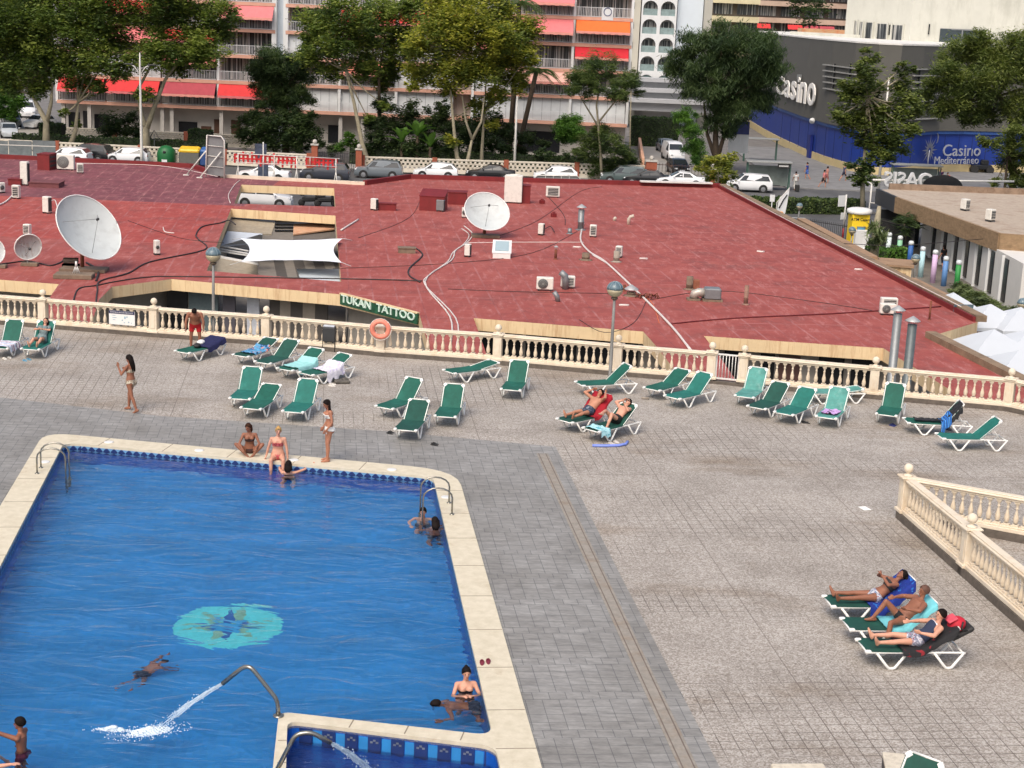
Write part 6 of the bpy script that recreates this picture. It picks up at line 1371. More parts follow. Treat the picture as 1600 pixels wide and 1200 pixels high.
AW = {'R': M('awning_red', sr(204, 52, 54), .8, .1, 2), 'D': M('awning_dusty_red', sr(164, 66, 76), .8, .12, 2), 'P': M('awning_pink', sr(212, 116, 118), .8, .08, 2), 'L': M('awning_pale_pink', sr(228, 176, 162), .8, .08, 2), 'O': M('awning_orange', sr(224, 104, 44), .8, .06, 2), 'C': M('awning_crimson', sr(190, 30, 44), .8, .06, 2), 'S': M('awning_salmon', sr(216, 130, 112), .8, .1, 3)}
VAL = M('valance_pink', sr(220, 150, 138), .8, .1, 3)
# floor -> list per bay: (awning or None, length out, window kind)
plan = {0: ['R', 'R', 'D', 'R', 's', 's', 's', 's', 's', 's'], 1: ['s', 's', 'P', 'c', 'c', 'S', 's', 's', 'L', 'c'],
  2: ['c', 'P', 'R', 'c', 's', 'c', 'c', 'P', 'c', 'C'], 3: ['c', 'R', 'c', 'P', 'c', 'R', 'R', 'c', 'P', 'O'], 4: ['c', 'c', 'P', 'c', 'c', 'c', 'R', 'c', 'P', 'c']}
for a, b in segs:
 for z in ZS: g = MB(); xa, xb = fx(a), fx(b); g.box(((xa + xb) / 2, FY + .8, z), (xb - xa, 1.9, .34)); g.build('floor_slab', SAL, T, True)
for px in (88, 341, 428, 446, 531, 620, 740, 894, 984): g = MB(); g.box((fx(px), FY + .75, (ZS[0] + 16) / 2), (.28 if px not in (428, 446) else .5, 1.7, 16 - ZS[0])); g.build('divider_wall', WHT, T, True)
g = MB(); g.box((fx(437), FY + 1.6, 6.2), (fx(446) - fx(430), 1.6, 19.6)); g.build('white_pier', M('pier_bluewhite', sr(198, 208, 218), .7, .05, .5), T, True)
random.seed(11)
for fl, row in plan.items():
 z0 = ZS[fl] + .17; z1 = ZS[fl + 1] - .17
 for (pa, pb), k in zip(bays, row):
  xa, xb = fx(pa) + .15, fx(pb) - .15; w = xb - xa; xm = (xa + xb) / 2
  if k == 's' :
   g = MB(); g.box((xm, FY + .35, (z0 + z1) / 2), (w, .06, z1 - z0))
   o = g.build('shutter_panel', SHT, T, True); g = MB()
   for q in range(1, 6): g.box((xa + w * q / 6, FY + .31, (z0 + z1) / 2), (.05, .03, z1 - z0))
   g.build('panel_joint', M('joint_grey', sr(150, 154, 158), .7), o)
   o2 = [c for c in o.children][0]; o2.data.transform(Matrix.Translation(-T.location))
  else:
   g = MB(); g.box((xm, FY + 1.62, (z0 + z1) / 2), (w * .9, .1, (z1 - z0) * .92)); wd = g.build('window', CURT, T, True); g = MB()
   for q in range(5): g.box((xm - w * .45 + w * .9 * q / 4, FY + 1.55, (z0 + z1) / 2), (.07, .05, (z1 - z0) * .92))
   fr = g.build('window_frame', RAILM, wd); fr.data.transform(Matrix.Translation(-T.location))
  g = MB()
  n = int(w / .17)
  for q in range(n + 1): g.box((xa + w * q / n, FY - .10, z0 + .5), (.035, .03, .95))
  g.box((xm, FY - .10, z0 + .98), (w, .06, .05)); g.box((xm, FY - .10, z0 + .06), (w, .05, .05)); g.build('railing', RAILM, T, True)
  if k in AW:
   out, dr = random.uniform(.9, 1.3), random.uniform(1.0, 1.35)
   if k in 'LSP' and random.random() < .4: out, dr = .7, .6
   g = slabq([(xa, FY - .05, z1 + .02), (xb, FY - .05, z1 + .02), (xb, FY - out, z1 - dr), (xa, FY - out, z1 - dr)], .03)
   o = g.build('awning', AW[k], T, True); g = MB(); q = 0
   m_ = int(w / .4)
   for q in range(m_): xx = xa + w * (q + .5) / m_; g.box((xx, FY - out - .01, z1 - dr - .12 - .02 * (q % 2)), (w / m_, .02, .22 + .05 * (q % 2)))
   v = g.build('valance', VAL if k != 'R' else AW['P'], o); v.data.transform(Matrix.Translation(-T.location))
# flag on a railing
g = MB(); g.box((fx(945), FY - .16, ZS[4] + .55), (1.2, .02, 1.3)); o = g.build('banner', SHT, T, True); g = MB(); g.tube([(fx(945) + .4 * cos(a), FY - .19, ZS[4] + .75 + .4 * sin(a)) for a in [2 * pi * i / 20 for i in range(21)]], .04, 5); g.build('ring_emblem', M('emblem_navy', sr(60, 70, 110), .6), T, True)
# ground floor: columns, doors, windows
for px, w, h, mt in ((107, 1.2, 2.1, DARK), (128, .9, 2.3, DARK), (151, 1.6, 2.0, DARK), (288, 2.0, 1.6, DARK), (317, 1.1, 1.2, M('door_brown', sr(84, 56, 40), .6)), (337, 1.0, 2.0, MATS['door_brown']), (364, 1.0, 2.0, MATS['door_brown']), (520, 1.2, 1.9, DARK), (850, 4.2, 2.2, DARK), (790, 1.5, 2.2, DARK)):
 g = MB(); g.box((fx(px), FY + 1.66, ST + .4 + h / 2), (w, .08, h)); g.build('ground_window', mt, T, True)
for px in (96, 137, 252, 267, 345, 392, 428, 533, 568, 742, 806): g = MB(); g.box((fx(px), FY + .4, (ST + ZS[0]) / 2), (.4, .4, ZS[0] - ST)); g.build('column', BACKW, T, True)
# white hotel with arched balconies
T = thing('arched_tower', 'white hotel tower with two columns of arched balconies behind the apartment block', 'building', (AY(1020, 100, 226).x, 226, ST))
ax = lambda px: AY(px, 60, 226).x
g = MB(); g.box(((ax(1000) + ax(1056)) / 2 + .0, 231, 8), (ax(1056) - ax(1000), 8, 23)); g.build('wall', BACKW, T, True)
cells = [ax(1000), ax(1027.5), ax(1055)]; zc = [AY(1020, y, 226).z for y in (128, 113, 84, 55, 26, -3, -32)]
for r in range(len(zc) - 1):
 for c_ in range(2):
  xa, xb = cells[c_], cells[c_ + 1]; za, zb = zc[r], zc[r + 1]; w = xb - xa; xm = (xa + xb) / 2; hw = w * .41
  zt = zb - .35 - hw; arch = [(xm - hw, za + .18)] + [(xm + hw, za + .18)] + [(xm + hw * cos(a), zt + hw * sin(a)) for a in [pi * i / 12 for i in range(13)]]
  g = MB(); g.sheet([(xa, za), (xb, za), (xb, zb), (xa, zb)], [arch], 0); g.v = [(v[0], 226, v[1]) for v in g.v]; k0 = len(arch)
  g._add([(p[0], 226, p[1]) for p in arch] + [(p[0], 226.9, p[1]) for p in arch], [(i, (i + 1) % k0, k0 + (i + 1) % k0, k0 + i) for i in range(k0)])
  g.build('arch_bay', WHT, T, True)
  g = MB(); g.box((xm, 226.25, za + .62), (hw * 2, .04, .9)); g.build('balcony_glass', M('glass_teal', sr(132, 150, 150), .25, .2, 2), T, True)
  g = MB(); g.box((xm, 226.95, za + 1.0), (hw * 1.3, .05, 1.7)); g.build('window', CURT, T, True)
g = MB(); g.box((ax(990), 227.5, 8), (ax(999.7) - ax(983), 3, 23)); g.build('side_tower', M('tower_cream', sr(190, 186, 172), .8, .06, .5), T, True)
for k in range(8): g = MB(); g.box((ax(987), 225.95, 2 + k * 2.7), (.35, .1, .9)); g.build('slit_window', DARK, T, True)
g = MB(); g.box(((ax(1056) + ax(1098)) / 2, 230, 8.4), (ax(1098) - ax(1058), 6, 24)); g.build('blank_wing', M('wing_bluewhite', sr(204, 214, 222), .7, .04, .4), T, True)
g = MB(); g.box(((ax(1098) + ax(1110)) / 2, 228.5, 8.4), (ax(1110) - ax(1098), 5, 24)); g.build('grey_wing', M('wing_grey', sr(172, 170, 160), .7, .06, .5), T, True)
g = MB()
for k, (w, z) in enumerate(((11, 2.9), (14, 1.6), (16, .3))): g.box((ax(1030), 223 - k * 2, z), (w, 3.4, .5)); g.box((ax(1030), 223.5 - k * 2, z - .8), (w - 1, 2.5, 1.2))
g.build('entrance_canopy', M('canopy_grey', sr(168, 170, 172), .7, .08, .5), T, True)
# far blocks
def block(label, pxa, pxb, Y, zt, slabm, backm, z0, step, nm='terrace_building', slab_h=.9, extra=None):
 xa, xb = AY(pxa, 20, Y).x, AY(pxb, 20, Y).x; T = thing(nm, label, 'building', ((xa + xb) / 2, Y, ST))
 g = MB(); g.box(((xa + xb) / 2, Y + 7, (ST + zt) / 2), (xb - xa, 12, zt - ST)); g.build('wall', backm, T, True)
 z = z0; k = 0
 while z < zt:
  g = MB(); g.box(((xa + xb) / 2, Y + .2, z), (xb - xa, 2.0, slab_h)); g.build('balcony_front', slabm, T, True)
  g = MB(); n = max(2, int((xb - xa) / 4))
  for q in range(n): g.box((xa + (xb - xa) * (q + .5) / n, Y + .95, z + .5 + step * .5 - .3), ((xb - xa) / n * .8, .1, step - slab_h - .2))
  g.build('window_band', CURT, T, True)
  if extra: extra(T, xa, xb, Y, z, k)
  z += step; k += 1
 return T
block('cream terraced block right of the arched hotel tower', 1112, 1186, 262, 19, M('terrace_cream', sr(206, 196, 160), .8, .08, .5, stain=(sr(160, 150, 110), .5, .6)), M('terrace_dark', sr(96, 88, 78), .8, .2, .5), 5.6, 2.9)
def redaw(T, xa, xb, Y, z, k):
 random.seed(k + 3)
 for q in range(6):
  if random.random() < .55: u = xa + (xb - xa) * (q + .5) / 6; w = (xb - xa) / 6.5; slabq([(u - w / 2, Y - .8, z + 2.3), (u + w / 2, Y - .8, z + 2.3), (u + w / 2, Y - 1.8, z + 1.5), (u - w / 2, Y - 1.8, z + 1.5)], .03).build('awning', AW[random.choice('RDS')], T, True)
block('distant pinkish block with rust red awnings left of the concrete building', 1180, 1330, 300, 21, M('far_pink', sr(184, 160, 142), .8, .15, .4, stain=(sr(120, 90, 74), .4, .3)), M('far_dark', sr(80, 70, 64), .8, .3, .4), 5.4, 3.0, 'apartment_building', .9, redaw)
T = thing('low_pavilion', 'low white kiosk roofs with orange awnings in front of the distant pinkish block', 'building', (AY(1270, 60, 250).x, 250, ST))
g = MB(); p, q = AY(1185, 50, 250), AY(1252, 54, 250); g.box(((p.x + q.x) / 2, 250, p.z / 2 - 2), (q.x - p.x, 4, p.z + 4)); g.build('white_roof', WHT, T, True)
g = MB(); p, q = AY(1250, 44, 250), AY(1320, 44, 250); g.box(((p.x + q.x) / 2, 250, p.z / 2 - 2), (q.x - p.x, 4, p.z + 4)); g.build('orange_front', M('orange_stalls', sr(206, 164, 124), .8, .2, .5, stain=(sr(214, 110, 60), .8, .6)), T, True)
# ---- casino
CB = [(1165, 196), (1190, 212), (1215, 226), (1250, 243), (1285, 257), (1320, 267.5), (1355, 274), (1390, 276), (1425, 274), (1460, 270.5), (1500, 270), (1600, 272), (1720, 276)]
cb = [G(x, y, ST) for x, y in CB]
Tc = thing('casino_building', 'big curved casino building with a grey upper wall and a blue lower wall', 'building', (cb[5].x, cb[5].y, ST))
cp = [(p.x, p.y) for p in cb]
ztop = 9.85; zm = AY(1455, 204, cb[9].y).z
GREYC = M('casino_grey', sr(88, 87, 82), .75, .06, .6, stain=(sr(84, 82, 78), .5, .6, (1, 1, .12))); BLUC = M('casino_blue', sr(22, 52, 134), .5, .1, .5, stain=(sr(36, 62, 136), .6, .3)); TANC = M('casino_tan', sr(196, 178, 134), .8, .08, .8)
bk = [(cp[-1][0], 240), (cp[0][0] + 4, 240)]
def ring(z0, z1, o, mt, nm):
 q = off2(cp, -o); g = MB(); g.prism(q + bk, z0, z1); return g.build(nm, mt, Tc, True)
ring(zm, ztop, .0, GREYC, 'upper_wall'); ring(ST + .9, zm - .01, -.35, BLUC, 'lower_wall'); ring(ST, ST + .89, -.25, TANC, 'base_wall'); ring(ztop + .002, ztop + .16, .06, M('parapet_white', sr(214, 212, 206), .7), 'parapet_cap')
ring(zm - .35, zm - .02, -.12, M('soffit_blue', sr(44, 78, 140), .5), 'soffit_band')
def cwall(px, y, out, zpl=None):
 """point on the curved wall seen at pixel (px,y), pushed out; returns point, tangent, normal"""
 best = None
 for i in range(len(cb) - 1):
  a, b = cb[i], cb[i + 1]; t = (b - a).normalized(); n = V(t.y, -t.x, 0); q = onplane(px, y, a, n); u = (q - a).dot(t) / (b - a).length
  if -.001 <= u <= 1.001: best = (q + n * out, t, n); break
 return best
CL = M('letters_white', sr(236, 234, 228), .5, .03); CLG = M('letters_grey', sr(150, 154, 164), .5, .05)
T = thing('casino_sign', 'large raised white lettering reading Casino on the grey curved wall', 'sign', cwall(1252, 146, .3)[0])
x = 1216.5
glyphs = [('C', 1217, 1227.5), ('a', 1229, 1238), ('s', 1239.5, 1247), ('i', 1249, 1252), ('n', 1254, 1262.5), ('o', 1265, 1277)]
for k, (ch, xa, xb) in enumerate(glyphs):
 yb = 148 + (xa - 1217) * .36; hh = 23 + (xa - 1217) * .24
 if ch in 'Ci': hh *= 1.22
 p, t, n = cwall((xa + xb) / 2, yb, .35); s = FPX / p.y; g = MB()
 text_mesh(g, ch, (0, 0, 0), t, (0, 0, 1), 1.0, .18, .012, 'L'); xs = [Vector(v).dot(t) for v in g.v]; zs = [v[2] for v in g.v]
 fwid = abs((cwall(xb, yb, 0)[0] - cwall(xa, yb, 0)[0]).dot(t)); sx = fwid / (max(xs) - min(xs)); sz = hh / s / (max(zs) - min(zs)); x0_ = (max(xs) + min(xs)) / 2; z0_ = min(zs)
 g.v = [tuple(p + t * ((Vector(v).dot(t) - x0_) * sx) + n * Vector(v).dot(n) * .6 + V(0, 0, (v[2] - z0_) * sz)) for v in g.v]; g.build('letter', CL, T, True)
T = thing('casino_emblem_sign', 'grey lettering Casino Mediterraneo with a palm and moon emblem on the blue wall', 'sign', cwall(1485, 240, .5)[0])
p, t, n = cwall(1498, 243, .40); g = MB(); text_mesh(g, 'Casino', p, t, (0, 0, 1), 1.25, .06, .0, 'C', 1.1); g.build('lettering', CLG, T, True); g = MB(); p2, t, n = cwall(1490, 255.5, .40); text_mesh(g, 'Mediterráneo', p2, t, (0, 0, 1), .82, .06, .0, 'C', .98); g.build('lettering', CLG, T, True)
p, t, n = cwall(1447, 234, .42); g = MB()
for k in range(16):
 a = 2 * pi * k / 16; r = 1.25 if k % 2 else 1.7; d = t * cos(a) + V(0, 0, sin(a)); e = (t * -sin(a) + V(0, 0, cos(a))) * 1.6; g._add([p + d * .25 - e * .10, p + d * .25 + e * .10, p + d * r], [(0, 1, 2)]); g._add([p + d * .25 - e * .10, p + d * .25 + e * .10, p + d * r], [(2, 1, 0)])
g.tube([p, p - V(0, 0, 1.0) - t * .15, p - V(0, 0, 1.7)], .06, 5)
q = p + t * 1.3 + V(0, 0, 1.2); oc = [q + t * .45 * cos(a) + V(0, 0, .55 * sin(a)) for a in [-pi * .45 + pi * .95 * i / 10 for i in range(11)]]; ic = [q + t * (.45 * cos(a) * .5 - .05) + V(0, 0, .5 * sin(a)) for a in [-pi * .45 + pi * .95 * i / 10 for i in range(11)]]
for i in range(10): g._add([oc[i], oc[i + 1], ic[i + 1], ic[i]], [(0, 1, 2, 3)]); g._add([oc[i], oc[i + 1], ic[i + 1], ic[i]], [(3, 2, 1, 0)])
g.build('emblem', CLG, T, True)
for k, px in enumerate(list(range(1222, 1425, 14)) + list(range(1470, 1600, 22))):
 q_ = cwall(px, 246, .36)
 if q_: a, t, n = q_; g = MB(); g.beam(V(a.x, a.y, ST + 1.0), V(a.x, a.y, zm - .4), .05, .04, n); g.build('panel_joint', M('joint_navy', sr(14, 30, 84), .6), Tc, True)
# louvres on the grey wall, door, windows above
LV = M('louvre_grey', sr(146, 146, 142), .6, .1, 2)
for (xa, xb, ys) in ((1291, 1340, (101, 110, 119, 128, 138)), (1425, 1462, (108, 118, 128, 138, 148, 158, 168, 186))):
 for y in ys:
  a, t, n = cwall(xa, y, .25); b, _, _ = cwall(xb, y + (xb - xa) * .06, .25); b.z = a.z; g = MB(); g.beam(a, b, .35, .12); g.build('louvre', LV, Tc, True)
 for u in (.3, .8):
  a, t, n = cwall(xa + (xb - xa) * u, ys[0], .1); g = MB(); g.box((a.x, a.y, a.z - 1.2), (.15, .15, 2.6)); g.build('louvre_post', DARK, Tc, True)
a, t, n = cwall(1262, 248, -.12); g = MB(); g.box((a.x, a.y, ST + 1.4), (1.2, .3, 2.6), atan2(t.y, t.x)); g.build('door', M('door_blue', sr(14, 34, 112), .5, .1), Tc, True)
a, t, n = cwall(1272, 189, .2); g = MB(); g.ball(a, .35, 8); g.box(a + V(-.2, -.5, .1), (.3, .9, .12)); g.build('security_camera', WHT, Tc, True)
a, t, n = cwall(1253, 120, .3); g = MB(); g.box(a, (.5, .4, .5)); g.build('floodlight', GALV, Tc, True)
CONC = M('casino_concrete', sr(196, 196, 186), .8, .06, .5, stain=(sr(164, 164, 152), .8, .35, (1, 1, .25)))
T = thing('concrete_hall', 'pale board marked concrete hall rising behind the grey casino wall', 'building', (AY(1400, 60, 196).x, 196, ST))
cx = lambda px, Y: AY(px, 60, Y).x
g = MB(); g.prism([(cx(1319, 202), 202), (cx(1421, 194), 194), (cx(1730, 196), 196), (cx(1730, 230), 230), (cx(1319, 230), 230)], ST, 20); g.build('wall', CONC, T, True)
A0, A1 = V(cx(1319, 202), 202, 0), V(cx(1421, 194), 194, 0); tn = (A1 - A0).normalized(); nn_ = V(tn.y, -tn.x, 0)
for xa, xb, yt, yb in ((1336, 1339, 33, 58), (1344, 1348, 34, 60), (1354, 1363, 35, 64), (1372, 1386, 37, 66), (1395, 1410, 39, 68)):
 a = onplane(xa, yt, A0, nn_); b = onplane(xb, yb, A0, nn_); m_ = (a + b) / 2 + nn_ * .03; g = MB(); g.box((m_.x, m_.y, m_.z), (abs((b - a).dot(tn)), .08, a.z - b.z), atan2(tn.y, tn.x)); g.build('window_recess', CURT, T, True)
 g = MB()
 for e in (a, b): g.box((e.x + nn_.x * .12, e.y + nn_.y * .12, m_.z), (.12, .2, a.z - b.z + .3), atan2(tn.y, tn.x))
 g.build('window_jamb', CONC, T, True)
B0 = A1; B1 = V(cx(1730, 196), 196, 0); tb_ = (B1 - B0).normalized(); nb = V(tb_.y, -tb_.x, 0)
a = onplane(1469, 45, B0, nb); b = onplane(1535, 72, B0, nb); m_ = (a + b) / 2 + nb * .05; g = MB(); g.box((m_.x, m_.y, m_.z), ((b - a).dot(tb_), .12, a.z - b.z), atan2(tb_.y, tb_.x)); g.build('window', M('hall_glass', (.05, .065, .075), .15, .1), T, True)
g = MB(); g.box((m_.x, m_.y - .1, m_.z), (.15, .1, a.z - b.z)); g.box((m_.x, m_.y - .1, a.z), ((b - a).dot(tb_) + .3, .14, .15)); g.build('window_frame', GALV, T, True)
for px, yt, yb in ((1452, 39, 52), (1390, 40, 50)):
 q = onplane(px, yt, B0 if px > 1421 else A0, nb if px > 1421 else nn_); g = MB(); g.box((q.x, q.y - .1, q.z - .5), (.14, .12, 1.2)); g.build('drain_spout', DARK, T, True)
g = MB(); q0, q1_ = AY(1240, 53, 206), AY(1345, 67, 196); g.beam(V(q0.x, 208, q0.z - .8), V(cx(1345, 200), 200, q0.z - .8), .4, 2.2); g.build('rear_parapet', CONC, T, True)
# ---- bar building at the right
ZO = .30
T = thing('bar_building', 'low bar building with a gravelled roof, broad brown fascia and white walls at the right', 'building', (28, 105, ST))
f = [G(1371, 296, ZO), G(1401, 309, ZO), G(1563, 366, ZO), G(1720, 377, ZO), G(1900, 315, ZO), G(1389, 294.5, ZO)]
fp = [(q.x, q.y) for q in f]
GRV = M('gravel_roof', sr(168, 154, 138), .95, .16, 3.5, stain=(sr(138, 116, 98), .9, .7), bmp=.3)
g = MB(); g.sheet(fp, [], ZO - .05); g.build('roof', GRV, T, True)
for (i, j, mt, nm) in ((1, 2, None, 'fascia'), (2, 3, None, 'fascia'), (0, 1, M('fascia_black', sr(44, 48, 54), .5, .1), 'dark_panel')):
 mt = mt or M('fascia_brown', sr(140, 116, 88), .9, .2, 4, stain=(sr(98, 76, 52), .8, 1.6, (.5, .5, 3))); g = MB(); a, b = f[i], f[j]; g.beam(V(a.x, a.y, ZO - .48), V(b.x, b.y, ZO - .48), .22, 1.08); g.build(nm, mt, T, True)
g = MB(); a, b = f[5], f[4]; g.beam(V(a.x, a.y, ZO + .1), V(b.x, b.y, ZO + .1), .3, .55); g.build('parapet', M('parapet_brown', sr(136, 116, 98), .9, .25, 1.5, stain=(sr(90, 60, 44), .8, 1)), T, True)
w0, w1 = G(1437, 392, ST), G(1588, 490.5, ST); tw = (w1 - w0).normalized(); nw = V(tw.y, -tw.x, 0)
if nw.x > 0: nw = -nw
Lw = (w1 - w0).length; zt = ZO - .9
g = MB(); m_ = (w0 + w1) / 2 + tw * .1; g.box((m_.x - nw.x * 4, m_.y - nw.y * 4, (ST + zt) / 2), (Lw + .2, 8, zt - ST), atan2(tw.y, tw.x)); g.build('wall', M('bar_wall_white', sr(206, 204, 198), .85, .05, 1.5, bmp=.3), T, True)
for px in (1455, 1473, 1491, 1509, 1529, 1550, 1573):
 q = onplane(px, 420, w0, nw) ; g = MB(); q = V(q.x, q.y, 0) + nw * .02; g.box((q.x, q.y, ST + 1.45), (.70, .1, 2.5), atan2(tw.y, tw.x)); g.build('tall_window', DARK, T, True)
 g = MB(); q += nw * .06 - tw * .62; g.box((q.x, q.y, ST + 1.4), (.10, .16, 2.8), atan2(tw.y, tw.x)); g.build('pilaster', WHT, T, True)
q = onplane(1435, 380, w0, nw); g = MB(); g.box((q.x - 1.2, q.y + 1.4, ST + 1.3), (3.0, .3, 2.6)); g.build('dark_porch', DARK, T, True)
T2 = thing('letter_sign', 'white frame with big white letters seen from behind on the bar roof', 'sign', G(1405, 293, ZO))
g = MB(); a = AY(1363, 290, 118.5); b = AY(1582, 300, 122); g.tube([V(a.x, a.y, ZO + .35), V(b.x, b.y, ZO + .35)], .09, 6); g.beam(AY(1412, 297, 119.5), AY(1590, 302, 120.5), .5, .3)
g.tube([f[0] + V(-.4, .2, .35), f[0] + V(-.4, .2, -1.0), f[0] + V(0, -.1, -1.0)], .06, 5); g.tube([f[0] + V(-.4, 1.6, .35), f[0] + V(-.4, .2, .35), f[0] + V(-.4, .2, .35)], .06, 5); g.tube([AY(1424, 294, 118), AY(1438, 310, 112)], .06, 5); g.tube([f[0] + V(-.35, .5, .3), f[0] + V(-.35, .5, ST - ZO)], .06, 6)
g.build('frame', STW, T2, True)
a, b = AY(1391, 289, 118.8), AY(1446, 291, 119.4); g = MB(); text_mesh(g, 'OASIS', (a + b) / 2 + V(0, 0, -.08), (a - b).normalized(), (0, 0, 1), 1.08, .2, .01, 'C', .98); g.build('lettering', M('letters_pale', sr(200, 202, 202), .5), T2, True)
ac(1502, 1516, 312, 329, .5, .5, 'white air conditioner on the gravelled bar roof, the left one', 'grille', z=ZO, grp='air conditioners on the bar roof')
ac(1541, 1556, 328, 346, .5, .5, 'white air conditioner on the gravelled bar roof, the right one', 'grille', z=ZO, grp='air conditioners on the bar roof')
g = MB(); g.prism([(1.7 * cos(a), 0) for a in (0,)] or [], 0, 0) if False else g._add([(1.55 * cos(pi * i / 14), -.1, 1.0 * sin(pi * i / 14)) for i in range(15)] + [(1.55 * cos(pi * i / 14), .1, 1.0 * sin(pi * i / 14)) for i in range(15)], [tuple(range(15)), tuple(reversed(range(15, 30)))] + [(i, 15 + i, 15 + (i + 1) % 15, (i + 1) % 15) for i in range(15)])
o = g.build('arched_board', DARK); o.location = AY(1472, 294, 119); tag(o, 'black half round board standing on the bar roof edge', 'board')
# palisade of coloured posts
cols = [((1371.5, 403.5), 358, (214, 188, 150), 'tan'), ((1385.7, 409.5), 363, (206, 218, 220), 'white'), ((1403, 411), 368, (134, 190, 156), 'mint green'), ((1420, 419), 376, (44, 92, 158), 'dark blue'), ((1438, 433), 385, (176, 214, 222), 'pale cyan'), ((1457, 442), 390, (204, 176, 210), 'lilac'), ((1474, 447), 400, (92, 136, 190), 'sky blue'), ((1493.7, 455), 406, (40, 132, 62), 'bright green')]
for (bx, by), ty, c, nm in cols:
 p = G(bx, by, ST); top = AY(bx + 4, ty, p.y).z; g = MB(); T = thing('coloured_post', nm + ' painted round post in the row in front of the bar', 'post', p, 0, 'coloured posts in front of the bar')
 h = top - ST; g.lathe([(.17, 0), (.17, h - .28)], (0, 0, 0), 12); g.build('post_shaft', M('post_' + nm.replace(' ', '_'), sr(*c), .6, .06, 3), T); g = MB(); g.lathe([(.18, h - .28), (.18, h - .12), (.13, h - .02), (.03, h)], (0, 0, 0), 12); g.build('post_cap', M('post_cap', sr(200, 206, 208), .5), T)
# ---- fences by the bar
IRON = M('iron_dark', (.03, .03, .032), .6)
def ironfence(a, b, h, label, gap=.16, nm='iron_fence', mt=None, z=ST):
 T = thing(nm, label, 'fence', (a + b) / 2); d = b - a; L = d.length; d.normalize(); n = int(L / gap); g = MB()
 for k in range(n + 1): p = a + d * (L * k / n); g.box((p.x, p.y, z + h / 2), (.03, .03, h))
 g.build('pickets', mt or IRON, T, True); g = MB()
 for zz in (.15, h - .15): g.beam(V(a.x, a.y, z + zz), V(b.x, b.y, z + zz), .04, .05)
 g.build('rail', mt or IRON, T, True); return T
ironfence(G(1264, 374, ST), G(1326, 384, ST), 1.5, 'black iron picket fence in front of the road left of the yellow cash kiosk')
ironfence(G(1368, 392, ST), G(1424, 410, ST), 2.4, 'tall black iron fence behind the coloured posts')
BRN = M('brown_slats', sr(134, 112, 88), .85, .2, 3, stain=(sr(90, 70, 52), .6, 1)); BRT = M('brown_cap', sr(150, 122, 96), .85, .2, 2)
def slatwall(a, b, h, label):
 T = thing('slatted_wall', label, 'wall', (a + b) / 2); d = b - a; L = d.length; d.normalize(); n = int(L / .22); g = MB()
 for k in range(n + 1): p = a + d * (L * k / n); g.box((p.x, p.y, ST + h / 2), (.10, .08, h - .1))
 g.build('slats', BRN, T, True); g = MB(); nr = V(d.y, -d.x, 0); g.beam(V(a.x, a.y, ST + h), V(b.x, b.y, ST + h), .6, .18); g.build('wall_cap', BRT, T, True); g = MB(); q0, q1 = a + V(.35, .1, 0), b + V(.35, .1, 0); g.beam(V(q0.x, q0.y, ST + h / 2), V(q1.x, q1.y, ST + h / 2), .12, h - .1); g.build('backing', M('backing_dark', sr(66, 56, 48), .9), T, True)
slatwall(G(1252, 343, -1.3), G(1364, 403, -1.3), 2.2, 'brown slatted garden wall running between the red roof and the kiosk')
slatwall(G(1422, 436, -1.5), G(1532, 492, -1.5), 2.0, 'brown slatted garden wall between the cream utility box and the parasols')
p = G(1390, 470, ST); T = thing('utility_box', 'cream rendered utility box with a brown flat top and louvred grille', 'utility box', p, radians(-12))
g = MB(); g.box((0, 1.2, .85), (2.1, 2.3, 2.3)); g.build('box_wall', CREAM, T); g = MB(); g.box((0, 1.2, 2.06), (2.35, 2.6, .12)); g.build('box_roof', BRT, T); g = MB()
for k in range(5):
 for s in (-.42, .42): g.box((s, -.0, 1.15 + k * .12), (.7, .06, .06))
g.build('grille', M('grille_tan', sr(140, 116, 84), .7), T)
# ---- cash kiosk, signs, banner
p = G(1341, 388, ST); T = thing('cash_kiosk', 'yellow cash machine kiosk with a white domed roof and a blue screen', 'kiosk', p, .08); h = AY(1341, 329, p.y).z - ST
YEL = M('kiosk_yellow', sr(236, 202, 40), .5, .04); g = MB(); g.box((0, .5, h / 2 - .1), (1.25, 1.1, h - .2), 0, .03); g.build('cabin', YEL, T)
g = MB(); g.lathe([(.86, 0), (.90, .1), (.88, .28), (.6, .38), (.05, .42)], (0, .5, h - .25), 20); g.build('domed_roof', PLB, T)
g = MB(); g.box((.05, -.07, h * .47), (.62, .06, .62)); s_ = g.build('screen_frame', GALV, T); g = MB(); g.box((.05, -.105, h * .47), (.5, .03, .46)); g.build('screen', M('screen_blue', sr(96, 160, 196), .2), s_)
g = MB(); text_mesh(g, 'ATM Cajero', (0, -.06, h - .72), (1, 0, 0), (0, 0, 1), .20, .02, .008, 'C', 1.0); g.build('lettering', BLK, T)
g = MB(); g.box((-.1, -.8, .7), (.95, .5, 1.4)); g.build('white_panel', WHT, T); g = MB(); g.box((0, -.9, .08), (2.2, .9, .16), -.4); g.build('white_plinth', WHT, T)
p = G(1222, 352, RF - .2); T = thing('feather_flag', 'tall white feather flag with an orange spot beyond the right roof parapet', 'flag', V(p.x, p.y + 6, ST)); Y = p.y + 6
pts = [AY(1212, 344, Y), AY(1216, 316, Y), AY(1219, 308, Y), AY(1226, 303, Y), AY(1234, 294, Y), AY(1230, 318, Y), AY(1224, 346, Y), AY(1222, 352, Y), AY(1211, 352, Y)]
g = MB(); k = len(pts); g._add(pts + [q + V(0, .04, 0) for q in pts], [tuple(range(k)), tuple(reversed(range(k, 2 * k)))] + [(i, k + i, k + (i + 1) % k, (i + 1) % k) for i in range(k)]); g.build('cloth', SHT, T, True)
